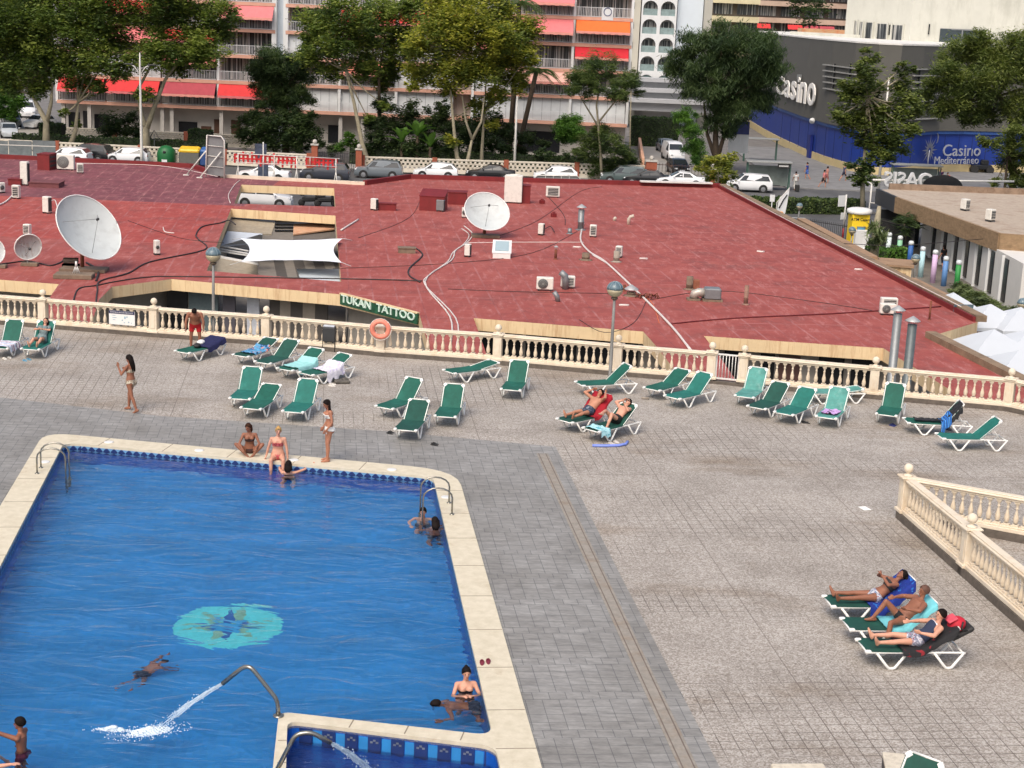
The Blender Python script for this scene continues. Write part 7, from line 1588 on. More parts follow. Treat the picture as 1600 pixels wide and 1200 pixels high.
g = MB(); q = AY(1219.5, 335, Y) - V(0, .05, 0); g.ball(q, .22, 10, (1, .1, 1)); g.build('orange_spot', M('spot_orange', sr(214, 140, 60), .7), T, True); g = MB(); q = AY(1217, 325, Y); g.tube([AY(1217, 325, Y) - V(0, .06, 0), AY(1224, 312, Y) - V(0, .06, 0), AY(1230, 304, Y) - V(0, .06, 0)], .04, 4); g.build('dark_stroke', DARK, T, True)
g = MB(); g.tube([V(AY(1210.5, 352, Y).x, Y, ST), AY(1214, 316, Y), AY(1234, 293, Y)], .03, 5); g.build('pole', STW, T, True)
p = G(1316, 378, ST); T = thing('road_sign', 'road sign seen edge on atop a white pole with a red and white foot', 'sign', p, .5); tz = AY(1321, 304, p.y).z - ST
g = MB(); g.tube([(0, 0, 1.0), (0, 0, tz)], .06, 6); g.build('pole', STW, T); g = MB(); g.tube([(0, 0, 0), (0, 0, 1.0)], .075, 6); g.build('red_foot', M('red_paint', sr(150, 30, 36), .5), T); g = MB(); g.box((-.35, 0, tz - .45), (.7, .04, .8)); g.build('sign_plate', WHT, T); g = MB(); g.box((-.1, 0, tz - 1.55), (.5, .04, .5)); g.build('sign_plate', WHT, T)
g = MB(); g.tube([(0, 0, 0), (0, 0, 1.6)], .03, 5); g.box((0, 0, 1.8), (.35, .06, .5)); o = g.build('sign_board', WHT); o.location = G(1204, 344, -2.2); o.location.z = -2.4; tag(o, 'small white sign board peeking above the right roof parapet', 'sign')
globe_lamp((1246, 362), (1249, 322), 'globe lamp left of the iron picket fence beyond the roof parapet', -3.2, .23)
globe_lamp((1327, 410), (1331, 360), 'globe lamp in front of the yellow cash kiosk', -3.2, .24)
globe_lamp((1425, 462), (1429, 404), 'globe lamp in front of the coloured posts', -3.2, .26)
globe_lamp((1590, 540), (1592, 474), 'globe lamp among the bushes at the right picture edge', -3.2, .27)
# parasols
def parasol(x, y, label, z=-1.0, w=3.1, rz=.3):
 c = G(x, y, z); T = thing('parasol', label, 'parasol', V(c.x, c.y, ST), rz, 'white terrace parasols'); g = MB(); h = z - ST; hw = w / 2; N = 8; vs = []
 ring_ = []
 for k in range(8):
  a = pi / 4 * k; r = hw * (1.0 if k % 2 == 0 else 1.40) ; ring_.append((r * cos(a), r * sin(a)))
 vs = [(0, 0, h + .85)] + [(x_ * .45, y_ * .45, h + .50) for x_, y_ in ring_] + [(x_, y_, h) for x_, y_ in ring_] + [(x_, y_, h - .16) for x_, y_ in ring_]
 fs = [(0, 1 + k, 1 + (k + 1) % 8) for k in range(8)] + [(1 + k, 9 + k, 9 + (k + 1) % 8, 1 + (k + 1) % 8) for k in range(8)] + [(9 + k, 17 + k, 17 + (k + 1) % 8, 9 + (k + 1) % 8) for k in range(8)]
 g._add(vs, fs); o = g.build('canopy', M('parasol_white', sr(188, 194, 200), .8, .03, 1), T); md = o.modifiers.new('s', 'SOLIDIFY'); md.thickness = .02
 g = MB(); g.tube([(0, 0, 0), (0, 0, h + .6)], .035, 6); g.build('pole', GALV, T); g = MB()
 for x_, y_ in ring_: g.beam((0, 0, h + .45), (x_ * .97, y_ * .97, h - .03), .03, .03)
 g.build('rib', GALV, T)
parasol(1487, 484, 'white parasol farthest along the parapet, only its lit edge showing', -1.1, 2.4)
for x, y, z, w in ((1545, 503, -1.1, 'beside the corner of the red roof'), (1592, 508, -1.1, 'in the rear row at the right picture edge'), (1550, 545, -1.0, 'in the middle of the cluster over the dark terrace'), (1604, 545, -1.0, 'in the middle row at the right picture edge'), (1588, 580, -.9, 'nearest the balustrade at the right edge')):
 parasol(x, y, 'white faceted terrace parasol ' + w, z, 2.9, .15)
T = thing('blue_hoarding', 'grey blue printed hoarding leaning between parapet and parasols', 'hoarding', G(1505, 500, -2)); a, b = AY(1490, 486, 71), AY(1520, 480, 71.5); g = MB(); g.beam(a + V(0, 0, -.1), V(b.x, b.y, a.z - .15), .06, .8); g.build('panel', M('hoarding_print', sr(96, 116, 126), .6, .5, 3), T, True)
g = MB(); g.tube([V(-40, 108, .0)] if False else [AY(1130, 370, 95), AY(1400, 385, 95), AY(1620, 366, 95)], .02, 4); c0 = AY(1400, 380, 95); g.off(c0); o = g.build('overhead_cable', BC); o.location = c0; tag(o, 'black overhead cable crossing in front of the bar', 'cable')
# ================================================================ street: walls, vehicles, furniture
BRK = M('brick_pier', sr(150, 84, 62), .9, .2, 5); BRZ = M('breeze_block_white', sr(214, 206, 190), .85, .06, 2, stain=(sr(180, 166, 140), .6, 1))
def breeze(a, b, z, h, label, cell=.42, rows=3, hedge=None):
 T = thing('breeze_block_wall', label, 'wall', V((a.x + b.x) / 2, (a.y + b.y) / 2, z)); d = V(b.x - a.x, b.y - a.y, 0); L = d.length; d.normalize(); rz = atan2(d.y, d.x); m_ = (a + b) / 2
 g = MB(); g.box((m_.x, m_.y, z + .15), (L, .22, .3), rz); g.box((m_.x, m_.y, z + h - .05), (L, .22, .12), rz); rh = (h - .4) / rows
 for r in range(rows + 1): g.box((m_.x, m_.y, z + .3 + r * rh), (L, .14, .13), rz)
 n = int(L / cell)
 for r in range(rows):
  for k in range(n + 1): p = V(a.x, a.y, 0) + d * min(L, (k + .5 * (r % 2)) * cell); g.box((p.x, p.y, z + .3 + (r + .5) * rh), (.20, .14, rh), rz)
 g.build('pierced_blocks', BRZ, T, True); k = 0
 n2 = max(1, round(L / 7.2))
 for k in range(n2 + 1): p = V(a.x, a.y, 0) + d * (L * k / n2); g = MB(); g.box((p.x, p.y, z + h / 2 + .05), (.45, .34, h + .1), rz); g.build('brick_pier', BRK, T, True)
KX = ST + .13
breeze(G(-40, 238, KX), G(483, 264, KX), KX, 1.35, 'white pierced block wall behind the parked cars, left of the garden gate')
breeze(G(566, 267, KX), G(1010, 281, KX), KX, 1.35, 'white pierced block wall behind the parked cars, right of the garden gate')
breeze(V(fx(96), 163, 0), V(fx(420), 163, 0), ST + .3, 1.3, 'white pierced terrace wall in front of the ground floor flats', .35, 4)
def pier(px, y, h, w, label, ball=True):
 p = G(px, y, KX); T = thing('gate_pier', label, 'pier', p); g = MB(); g.box((0, 0, h / 2), (w, w, h)); g.build('brickwork', BRK, T); g = MB(); g.box((0, 0, h + .06), (w + .15, w + .15, .12)); g.ball((0, 0, h + .32), .22, 10); g.build('cap', M('stone_grey', sr(180, 176, 168), .8), T)
pier(491.5, 266, 2.3, .55, 'red brick gate pier with a ball, left of the garden gate'); pier(560.5, 268, 2.0, .55, 'red brick gate pier with a ball, right of the garden gate'); pier(1016, 284, 1.9, 1.0, 'wide red brick pier with a white ball beside the driveway gate'); pier(1112, 290, 1.5, .5, 'brick pier behind the little yellow leaved tree')
ironfence(G(496, 265, KX), G(556, 267, KX), 1.7, 'dark iron garden gate between two brick piers', .2, 'iron_gate', z=KX)
T = ironfence(G(1023, 286, ST), G(1110, 291, ST), 1.9, 'dark brown slatted driveway gate in front of the parked van', .30, 'driveway_gate', M('gate_brown', sr(66, 48, 42), .6), ST)
# ---- cars
GLS = M('car_glass', (.02, .026, .03), .12, .1, spec=.7); TYR = M('tyre', (.018, .018, .018), .8); RIMM = M('rim', sr(150, 152, 156), .35, .1, 8, metal=.6); LGT = M('head_lamp', sr(210, 214, 218), .2); RLT = M('rear_lamp', sr(150, 20, 24), .3)
PAINT = {}
def paint(nm, c):
 if nm not in PAINT: m = M('paint_' + nm, sr(*c), .3, .03, 1); m.node_tree.nodes['Principled BSDF'].inputs['Coat Weight'].default_value = .6; PAINT[nm] = m
 return PAINT[nm]
WHITE, BLACKP, DGREY, GREY, SILV, REDC, GRNG = ('white', (226, 228, 230)), ('black', (20, 22, 26)), ('anthracite', (52, 56, 66)), ('grey', (106, 114, 120)), ('silver', (176, 182, 186)), ('wine', (120, 20, 30)), ('greengrey', (74, 88, 88))
SHAPE = {  # x, belt z, roof z, half width
 'suv': [(-2.15, .55, .62, .80), (-2.10, .95, 1.05, .86), (-1.75, 1.02, 1.58, .90), (-.4, 1.0, 1.66, .92), (.45, .98, 1.62, .92), (1.15, .98, 1.02, .90), (1.9, .88, .92, .86), (2.18, .55, .62, .76)],
 'hatch': [(-2.0, .5, .6, .76), (-1.95, .9, 1.0, .82), (-1.45, .95, 1.42, .86), (-.3, .93, 1.50, .88), (.4, .92, 1.44, .88), (1.15, .9, .94, .86), (1.8, .76, .80, .82), (2.05, .5, .56, .72)],
 'sedan': [(-2.3, .55, .62, .78), (-2.25, .88, .95, .84), (-1.6, .93, .99, .88), (-.85, .94, 1.40, .89), (.1, .92, 1.43, .90), (1.05, .90, .94, .88), (1.95, .76, .80, .84), (2.28, .5, .55, .74)],
 'van': [(-2.3, .5, .6, .84), (-2.28, 1.05, 1.85, .90), (-1.9, 1.1, 1.98, .94), (.5, 1.1, 1.98, .94), (.95, 1.08, 1.85, .94), (1.65, 1.05, 1.12, .92), (2.1, .85, .9, .88), (2.3, .5, .56, .8)]}
CARM = {}
def car(x, y, rz, kind, pt, label, grp='cars parked along the far kerb', z=ST, loc=None, lights=True):
 p = loc or G(x, y, z); T = thing('parked_car', label, 'car', p, rz, grp); st = SHAPE[kind]; pm = paint(*pt); g = MB(); vs = []; K = len(st); rows = 11
 def sec(s):
  X, b, r, w = s; rw = w * (.78 if r - b > .3 else .90);
  return [(X, -w * .86, .22), (X, -w * .99, .38), (X, -w, .62), (X, -w * .97, b), (X, -rw, r - .02), (X, 0, r + .03), (X, rw, r - .02), (X, w * .97, b), (X, w, .62), (X, w * .99, .38), (X, w * .86, .22)]
 for s in st: vs += sec(s)
 fs = [(i * rows + j, (i + 1) * rows + j, (i + 1) * rows + j + 1, i * rows + j + 1) for i in range(K - 1) for j in range(rows - 1)]; fs += [tuple(range(rows)), tuple(reversed(range((K - 1) * rows, K * rows)))]
 fs += [(i * rows + 10, (i + 1) * rows + 10, (i + 1) * rows, i * rows) for i in range(K - 1)]
 g._add(vs, fs, True); o = g.build('body', pm, T); bm_ = o.modifiers.new('e', 'EDGE_SPLIT'); bm_.split_angle = radians(40)
 # glasshouse
 ca = [s for s in st if s[2] - s[1] > .3]; ia = st.index(ca[0]); ib = st.index(ca[-1])
 def side(sg):
  pts = []
  for s in [st[ia]] + ca[1:-1] + [st[ib]]: pts.append(V(s[0], sg * (s[3] * .97 + .004), s[1] + .04))
  a0 = st[ia]; b0 = st[ib]; fr = st[ib + 1]; rr = st[ia - 1]
  low = [V(rr[0] * .35 + a0[0] * .65, sg * (a0[3] * .965 + .006), a0[1] + .05)] if kind != 'van' else [V(.35, sg * (b0[3] * .972 + .004), b0[1] + .05)]
  low += [V((b0[0] * .35 + fr[0] * .65), sg * (fr[3] * .975 + .006), fr[1] + .06)]
  tp = [V(b0[0] + .02, sg * (b0[3] * .80 + .012), b0[2] - .09)] + ([V(a0[0] + .05, sg * (a0[3] * .80 + .012), a0[2] - .09)] if kind != 'van' else [V(.35, sg * (b0[3] * .795 + .014), b0[2] - .06)])
  return low + tp
 for sg in (-1, 1):
  q = side(sg); q = q if sg < 0 else list(reversed(q)); gg = MB(); gg._add(q + [v + V(0, -sg * .03, 0) for v in q], [(0, 1, 2, 3), (7, 6, 5, 4)] + [(i, 4 + i, 4 + (i + 1) % 4, (i + 1) % 4) for i in range(4)]); gg.build('side_window', GLS, T)
  if kind != 'van':
   gg = MB(); xm = (st[ia][0] + st[ib][0]) / 2 + .2; gg.box((xm, sg * (st[ib][3] * .885 + .012), (st[ib][1] + st[ib][2]) / 2), (.07, .03, st[ib][2] - st[ib][1] - .1), M3=Matrix.Rotation(sg * .28, 3, 'X')); gg.build('door_pillar', pm, T)
 for i0, i1, nm in ((ib, ib + 1, 'windscreen'), (ia, ia - 1, 'rear_window')):
  if kind == 'van' and nm == 'rear_window': continue
  a0, b0 = st[i0], st[i1]; d = V(b0[0] - a0[0], 0, b0[2] - a0[2]); nr = V(-d.z, 0, d.x).normalized(); nr = nr if nr.z > 0 else -nr
  q = []
  for (t, wf) in ((.1, .70), (.1, -.70), (.86, -.80), (.86, .80)): q.append(V(a0[0] + d.x * t, wf * a0[3], a0[2] + d.z * t + .02) + nr * .012)
  gg = MB(); gg._add(q + [v - nr * .03 for v in q], [(0, 1, 2, 3), (7, 6, 5, 4)] + [(i, 4 + i, 4 + (i + 1) % 4, (i + 1) % 4) for i in range(4)]); gg.build(nm, GLS, T)
 wb = st[-1][0] - .85
 for wx in (-wb + .05, wb):
  for sg in (-1, 1):
   gg = MB(); gg.lathe([(.05, -.11), (.30, -.11), (.335, -.07), (.335, .07), (.30, .11), (.05, .11)], (wx, sg * .80, .335), 16, Matrix.Rotation(pi / 2, 3, 'X'), False); wo = gg.build('wheel', TYR, T)
   gg = MB(); gg.lathe([(.02, 0), (.21, 0), (.21, .012), (.05, .03)] if sg < 0 else [(.05, -.03), (.21, -.012), (.21, 0), (.02, 0)], (wx, sg * .915, .335), 14, Matrix.Rotation(pi / 2, 3, 'X'), False); gg.build('rim', RIMM, wo)
   gg = MB(); gg.lathe([(.39, -.02), (.40, 0), (.39, .02)], (wx, sg * (st[3][3] - .02), .36), 16, Matrix.Rotation(pi / 2, 3, 'X'), False); gg.build('wheel_arch', TYR, T)
 for xx in (st[-1][0] + .01, st[0][0] - .01): gg = MB(); gg.box((xx, 0, .50), (.02, .5, .12)); gg.build('number_plate', LGT, T)
 for sg in (-1, 1):
  gg = MB(); gg.box((st[-2][0] + .12, sg * .62, st[-2][1] - .10), (.22, .30, .12), 0, .03); gg.build('headlight', LGT, T); gg = MB(); gg.box((st[1][0] + .02, sg * .68, st[1][1] - .10), (.10, .24, .16), 0, .02); gg.build('tail_light', RLT, T)
  gg = MB(); gg.box((st[ib][0] + .55, sg * 1.0, 1.02), (.12, .2, .13), 0, .03); gg.build('mirror', pm, T)
 return T
car(200, 255, pi, 'hatch', WHITE, 'white hatchback at the far kerb left of the green bottle bank')
car(108, 255, pi - .1, 'hatch', WHITE, 'white vehicle roof showing just behind the red box and large air conditioner')
car(140, 252, pi - .2, 'suv', BLACKP, 'dark car between the white roof and the white hatchback')
car(412, 283, pi, 'sedan', WHITE, 'white saloon behind the left half of the red lettered railing')
car(508, 282, pi, 'suv', DGREY, 'anthracite sports utility behind the right half of the red lettered railing')
car(592, 278, pi, 'suv', GREY, 'grey sports utility in front of the garden gate pier')
car(681, 279, pi, 'hatch', WHITE, 'white hatchback at the foot of the pale twin trunks')
car(766, 281, pi, 'sedan', BLACKP, 'black saloon left of the cream air conditioning tower')
car(868, 284, pi, 'hatch', WHITE, 'white car behind the grey mesh screen at the far roof edge')
car(974, 287, pi, 'suv', GRNG, 'green grey sports utility right of the bushy grey green tree')
car(1062, 292, pi, 'sedan', WHITE, 'white saloon in front of the driveway gate')
car(1168, 299, pi, 'suv', WHITE, 'white sports utility in front of the bus shelter')
car(1010, 289, pi, 'sedan', BLACKP, 'black saloon roof between the green grey and the white saloon')
car(412, 323, 0, 'suv', WHITE, 'white sports utility seen through the small light well', 'cars near the shop building')
for x, y, rz, kind, pt, l in ((14, 214, -1.2, 'hatch', SILV, 'silver car nearest the street in the left car park'), (18, 197, -1.15, 'suv', GREY, 'grey sports utility second in the left car park'), (42, 182, -1.2, 'van', WHITE, 'white van at the back of the left car park'), (62, 200, -1.9, 'hatch', WHITE, 'pale hatchback beside the tree trunk in the left car park')):
 car(x, y, rz, kind, pt, l, 'cars in the left car park')
for x, y, kind, pt, l in ((1059, 271, 'hatch', BLACKP, 'black car just inside the driveway gate'), (1051, 250, 'van', WHITE, 'white van parked on the driveway'), (1040, 237, 'hatch', GREY, 'grey car behind the white van on the driveway'), (1033, 227, 'suv', BLACKP, 'dark car third from the end of the driveway'), (1021, 217, 'suv', REDC, 'wine red car at the far end of the driveway')):
 car(x, y, -pi / 2 + .12, kind, pt, l, 'cars on the driveway')
# scooters seen in the small light well
for k, (x, y) in enumerate(((483, 322), (508, 323))):
 T = thing('scooter', ('black scooter with a top box in the small light well', 'black scooter with a white fairing in the small light well')[k], 'scooter', G(x, y, ST), .4)
 g = MB(); g.box((0, 0, .55), (1.1, .34, .4), 0, .1); g.box((.6, 0, .8), (.2, .4, .8), -.0, .06, M3=Matrix.Rotation(-.3, 3, 'Y')); g.box((-.55, 0, 1.0), (.4, .4, .35), 0, .06) if k == 0 else g.box((-.3, 0, .82), (.6, .3, .12), 0, .05); g.build('scooter_body', BLK, T)
 for wx in (-.6, .72): g = MB(); g.lathe([(.1, -.06), (.26, -.05), (.28, 0), (.26, .05), (.1, .06)], (wx, 0, .28), 14, Matrix.Rotation(pi / 2, 3, 'X')); g.build('wheel', TYR, T)
 g = MB(); g.tube([(.6, -.32, 1.15), (.5, 0, 1.2), (.6, .32, 1.15)], .025, 5); g.build('handlebar', GALV, T)
 if k: g = MB(); g.box((.66, 0, .7), (.1, .3, .35), 0, .04); g.build('fairing', WHT, T)
# containers
T = thing('bottle_bank', 'green domed bottle bank at the far kerb', 'bottle bank', G(260, 256, ST)); GB = M('bank_green', sr(22, 96, 50), .5, .1)
g = MB(); g.lathe([(.75, 0), (.85, .3), (.85, 1.0), (.72, 1.4), (.4, 1.65), (.05, 1.72)], (0, 0, 0), 20); g.build('dome', GB, T); g = MB(); g.box((0, -.83, .3), (.5, .06, .35)); g.build('label_plate', WHT, T); g = MB(); g.lathe([(.14, 0), (.14, .05)], (0, -.80, 1.15), 12, Matrix.Rotation(pi / 2, 3, 'X')); g.build('throw_hole', BLK, T)
def bank(x, y, c, label, w=1.9):
 T = thing('recycling_container', label, 'container', G(x, y, ST)); g = MB(); g.box((0, 0, .7), (w, 1.1, 1.2), 0, .08); g.build('tub', M('tub_' + c[0], sr(*c[1]), .5, .1), T); g = MB(); g.box((0, -.05, 1.48), (w, 1.1, .38), 0, .12, M3=Matrix.Rotation(.25, 3, 'X')); g.build('lid', M('lid_' + c[0], sr(*c[2]), .5, .1), T)
bank(297, 259, ('grey', (92, 92, 86), (222, 178, 40)), 'grey recycling container with a yellow lid'); bank(325, 260, ('blue', (36, 66, 116), (40, 90, 150)), 'blue recycling container behind the billboard struts', 1.3)
# street lamp, poles, road works sign
p = G(221.5, 258, ST); T = thing('street_lamp', 'tall white double armed street lamp by the white hatchback', 'street lamp', p); zt = AY(216.5, 82, p.y).z - ST; za = AY(217, 101, p.y).z - ST
g = MB(); g.tube([(0, 0, 0), (0, 0, 1.2), (-.05, 0, za), (-.05, 0, zt)], [.16, .13, .09, .04], 8); g.build('pole', STW, T)
for sx in (-1, 1): g = MB(); g.tube([(-.05, 0, za - .9), (sx * .5 - .05, 0, za - .2), (sx * .9, 0, za)], .05, 6); ar_ = g.build('arm', STW, T); g = MB(); g.box((sx * 1.05, 0, za + .02), (.8, .3, .12), 0, .04); g.build('lamp_head', GRL, ar_)
for x, yb, yt, l in ((803, 276, 150, 'slim white lamp pole rising behind the cream air conditioning tower'), (1372, 300, 120, 'slim white lamp pole in the young plane tree')):
 p = G(x, yb, ST); g = MB(); g.tube([(0, 0, 0), (0, 0, AY(x, yt, p.y).z - ST)], [.14, .07], 8); g.lathe([(.2, 0), (.2, .1)], (0, 0, 0), 8); o = g.build('lamp_pole', STW); o.location = p; tag(o, l, 'street lamp')
p = G(245, 243, KX); T = thing('triangle_sign', 'triangular road sign seen from behind on the pavement left of the billboard', 'sign', p + V(0, -1, 0)); tz = AY(245, 213, p.y).z - p.z
g = MB(); g.tube([(0, 0, 0), (0, 0, tz + .3)], .035, 5); g.build('pole', GALV, T); g = MB(); g.tube([(-.5, 0, tz - .2), (.5, 0, tz - .2), (0, 0, tz + .65), (-.5, 0, tz - .2)], .06, 5); g.build('plate', GRL, T)
# mesh screen at far roof edge
Yq = G(860, 285, RF).y + 1.5; T = thing('mesh_screen', 'grey mesh covered hoop screen at the far roof edge', 'screen', AY(870, 284, Yq)); P = [AY(829, 284, Yq), AY(840, 274, Yq), AY(902, 275, Yq), AY(911, 284, Yq)]
g = MB(); g.tube(P, .04, 6); g.build('hoop', STW, T, True)
for u in (.2, .4, .6, .8): g = MB(); q = P[1].lerp(P[2], u); g.tube([q, V(q.x, q.y, P[0].z)], .02, 4); g.build('bar', STW, T, True)
g = MB(); g._add([P[0] + V(0, .05, 0), P[3] + V(0, .05, 0), P[2] + V(0, .05, 0), P[1] + V(0, .05, 0), P[0] + V(0, .09, 0), P[3] + V(0, .09, 0), P[2] + V(0, .09, 0), P[1] + V(0, .09, 0)], [(0, 1, 2, 3), (7, 6, 5, 4)]); g.build('mesh_panel', M('mesh_grey', sr(128, 130, 130), .8, .1, 10), T, True)
# bus shelters
SHG = M('shelter_green', sr(58, 92, 80), .5, .1);
def shelter(x0, x1, yb, yt, label, glass=True, ad=True, dep=1.6):
 a, b = G(x0, yb, ST), G(x1, yb + (x1 - x0) * .043, ST); Y = (a.y + b.y) / 2; top = AY((x0 + x1) / 2, yt, Y).z; h = top - ST; T = thing('bus_shelter', label, 'bus shelter', (a + b) / 2); w = (b - a).length
 g = MB(); g.box((0, .3, h), (w + .3, dep, .14), 0, .03); g.build('roof', M('shelter_roof', sr(140, 142, 140), .5, .1), T)
 for sx in (-1, 1): g = MB(); g.box((sx * w / 2, .6, h / 2), (.1, .1, h)); g.build('post', SHG, T); g = MB(); g.box((sx * w / 2, -.1, h / 2), (.08, .08, h)); g.build('post', SHG, T)
 if glass:
  g = MB(); g.box((0, .64, h * .5), (w * .96, .03, h * .7)); g.build('back_panel', M('shelter_glass', sr(118, 128, 124), .3, .25, 1), T)
  g = MB(); g.box((0, .4, .45), (w * .6, .4, .06)); g.build('bench', GRL, T)
 if ad: g = MB(); g.box((w * .32, -.42, h - .28), (w * .28, .06, .42), 0, .02); s_ = g.build('name_plate', BLK, T); g = MB(); [g.box((w * (.22 + .025 * q), -.46, h - .28), (w * .016, .01, .14)) for q in range(9)]; g.build('lettering', WHT, s_)
shelter(1166, 1232, 296, 253, 'green framed bus shelter with a bench left of the suitcase person'); shelter(1393, 1466, 294, 258, 'green framed bus shelter behind the white letters on the bar roof', True, False); shelter(1162, 1212, 252, 217, 'grey open shelter roof in front of the blue casino corner', False, False)
# tricycle buggies by the casino
T = thing('buggy', 'dark parked buggy against the tan base of the casino', 'buggy', G(1532, 271, ST)); g = MB(); g.box((0, 0, .7), (2.2, .9, .5), 0, .1); g.box((.3, 0, 1.2), (.8, .8, .6), 0, .1); g.build('chassis', DARK, T)
for wx in (-.8, .9): g = MB(); g.lathe([(.1, -.5), (.42, -.5), (.42, .5), (.1, .5)], (wx, 0, .42), 14, Matrix.Rotation(pi / 2, 3, 'X'), False); g.build('wheel', TYR, T)
T = thing('hoarding', 'blue and white printed hoarding behind the dark drooping tree', 'hoarding', AY(1158, 215, 165)); a, b = AY(1138, 222, 165), AY(1169, 224, 165)
g = MB(); g.beam(a + V(0, 0, 0), V(b.x, b.y, a.z), .1, 2.2); g.build('white_panel', WHT, T, True); g = MB(); g.beam(a + V(0, -.08, 1.5), V(b.x, b.y - .08, a.z + 1.5), .1, 1.3); g.build('blue_panel', M('panel_blue', sr(44, 54, 110), .5, .3, 2), T, True)
p = G(1040, 236, ST)
g = MB(); g.quad(*[(q.x, q.y, ST + .012) for q in (G(1018, 290, ST), G(1112, 294, ST), G(1046, 200, ST), G(990, 197, ST))]); struct('driveway', g, M('driveway_grey', sr(150, 146, 140), .85, .12, .6))
g = MB(); g.quad(*[(q.x, q.y, ST + .012) for q in (G(-30, 238, ST), G(70, 238, ST), G(95, 195, ST), G(-30, 170, ST))]); struct('car_park', g, M('driveway_grey', sr(150, 146, 140), .85, .12, .6))
g = MB(); a, b = G(995, 205, ST), G(1004, 262, ST); g.beam(V(a.x, a.y, ST + .5), V(b.x, b.y, ST + .5), .3, 1.0); o = g.build('garden_wall', M('wall_peach', sr(206, 160, 132), .8, .1, 1)); tag(o, 'low peach garden wall along the left side of the driveway', 'wall')
# ---- people in the street
def walker(x, y, rz, label, top, bot, skin=3, s=1.0, stride=.35, hair='short', sit=False, z=ST, extra=None, long_=False):
 w = [('shirt', M('shirt_' + '_'.join(map(str, top)), sr(*top), .85, .15, 9), {'torso': (.22, .95), 'arm': (0, .6)}, .02), ('trousers' if long_ else 'shorts', M('lower_' + '_'.join(map(str, bot)), sr(*bot), .85, .15, 9), {'torso': (0, .34), 'thigh': (0, 1 if long_ else .8), **({'shin': (0, .9)} if long_ else {})}, .022)]
 po = dict(pel=(0, 0, .92), up=(0, .03, 1), lat=(1, 0, 0), fwd=(0, 1, 0), armR=((.15, -stride * .6, -1), (.05, .2, -1)), armL=((-.15, stride * .6, -1), (-.05, .5, -1)), legR=((.03, stride, -1), (0, -.05, -1), (0, 1, -.1)), legL=((-.03, -stride, -1), (0, -stride - .2, -1), (0, 1, -.4)))
 if sit: po.update(pel=(0, 0, .50), legR=((.15, 1, -.02), (0, .1, -1), (0, 1, 0)), legL=((-.15, 1, -.02), (0, .1, -1), (0, 1, 0)), armR=((.2, .4, -1), (-.1, 1, -.2)), armL=((-.2, .4, -1), (.1, 1, -.2)))
 return person(label, G(x, y, z), rz, po, skin, s, (hair, HAIRB), w, 'people in the street', voxel=.022, extra=extra, far=True)
def case(T, J, s, Mh): pass
walker(1242, 297, .2, 'person in a white top standing beside a dark suitcase at the bus shelter', (214, 214, 212), (206, 204, 198), stride=.08, long_=True)
g = MB(); g.box((0, 0, .36), (.42, .28, .62), 0, .05); o = g.build('suitcase', BLK); o.location = G(1245, 300, ST); g = MB(); g.tube([(-.12, 0, .66), (-.12, 0, 1.0), (.12, 0, 1.0), (.12, 0, .66)], .015, 5); g.build('handle', GALV, o); tag(o, 'dark upright suitcase beside the person in white', 'suitcase')
walker(1260, 281, 1.2, 'person in blue walking past the casino door', (40, 60, 140), (60, 90, 160), stride=.4)
walker(1286, 294, -1.4, 'person in a pink top striding along the pavement, the nearer of two', (196, 120, 124), (40, 24, 30), stride=.5); walker(1291, 288, -1.4, 'person in a pinkish top half behind the striding one', (190, 130, 120), (150, 90, 90), stride=.3)
walker(1318, 284, -1.2, 'person in dark clothes leaning forward by the young plane tree', (60, 70, 96), (40, 40, 60), stride=.5)
walker(1211, 288, pi, 'person in black sitting on the bench of the bus shelter', (30, 28, 30), (30, 28, 30), sit=True, hair='shoulder')
walker(1479, 290, pi, 'person in an orange vest sitting beside the right hand shelter', (226, 92, 60), (30, 28, 34), sit=True); walker(1468, 291, pi, 'person in dark purple standing against the right hand shelter', (70, 40, 80), (40, 36, 50), stride=.05)
walker(1472, 424, .6, 'person in black standing by the lilac and sky blue posts', (20, 20, 26), (24, 26, 44), stride=.15, hair='shoulder')
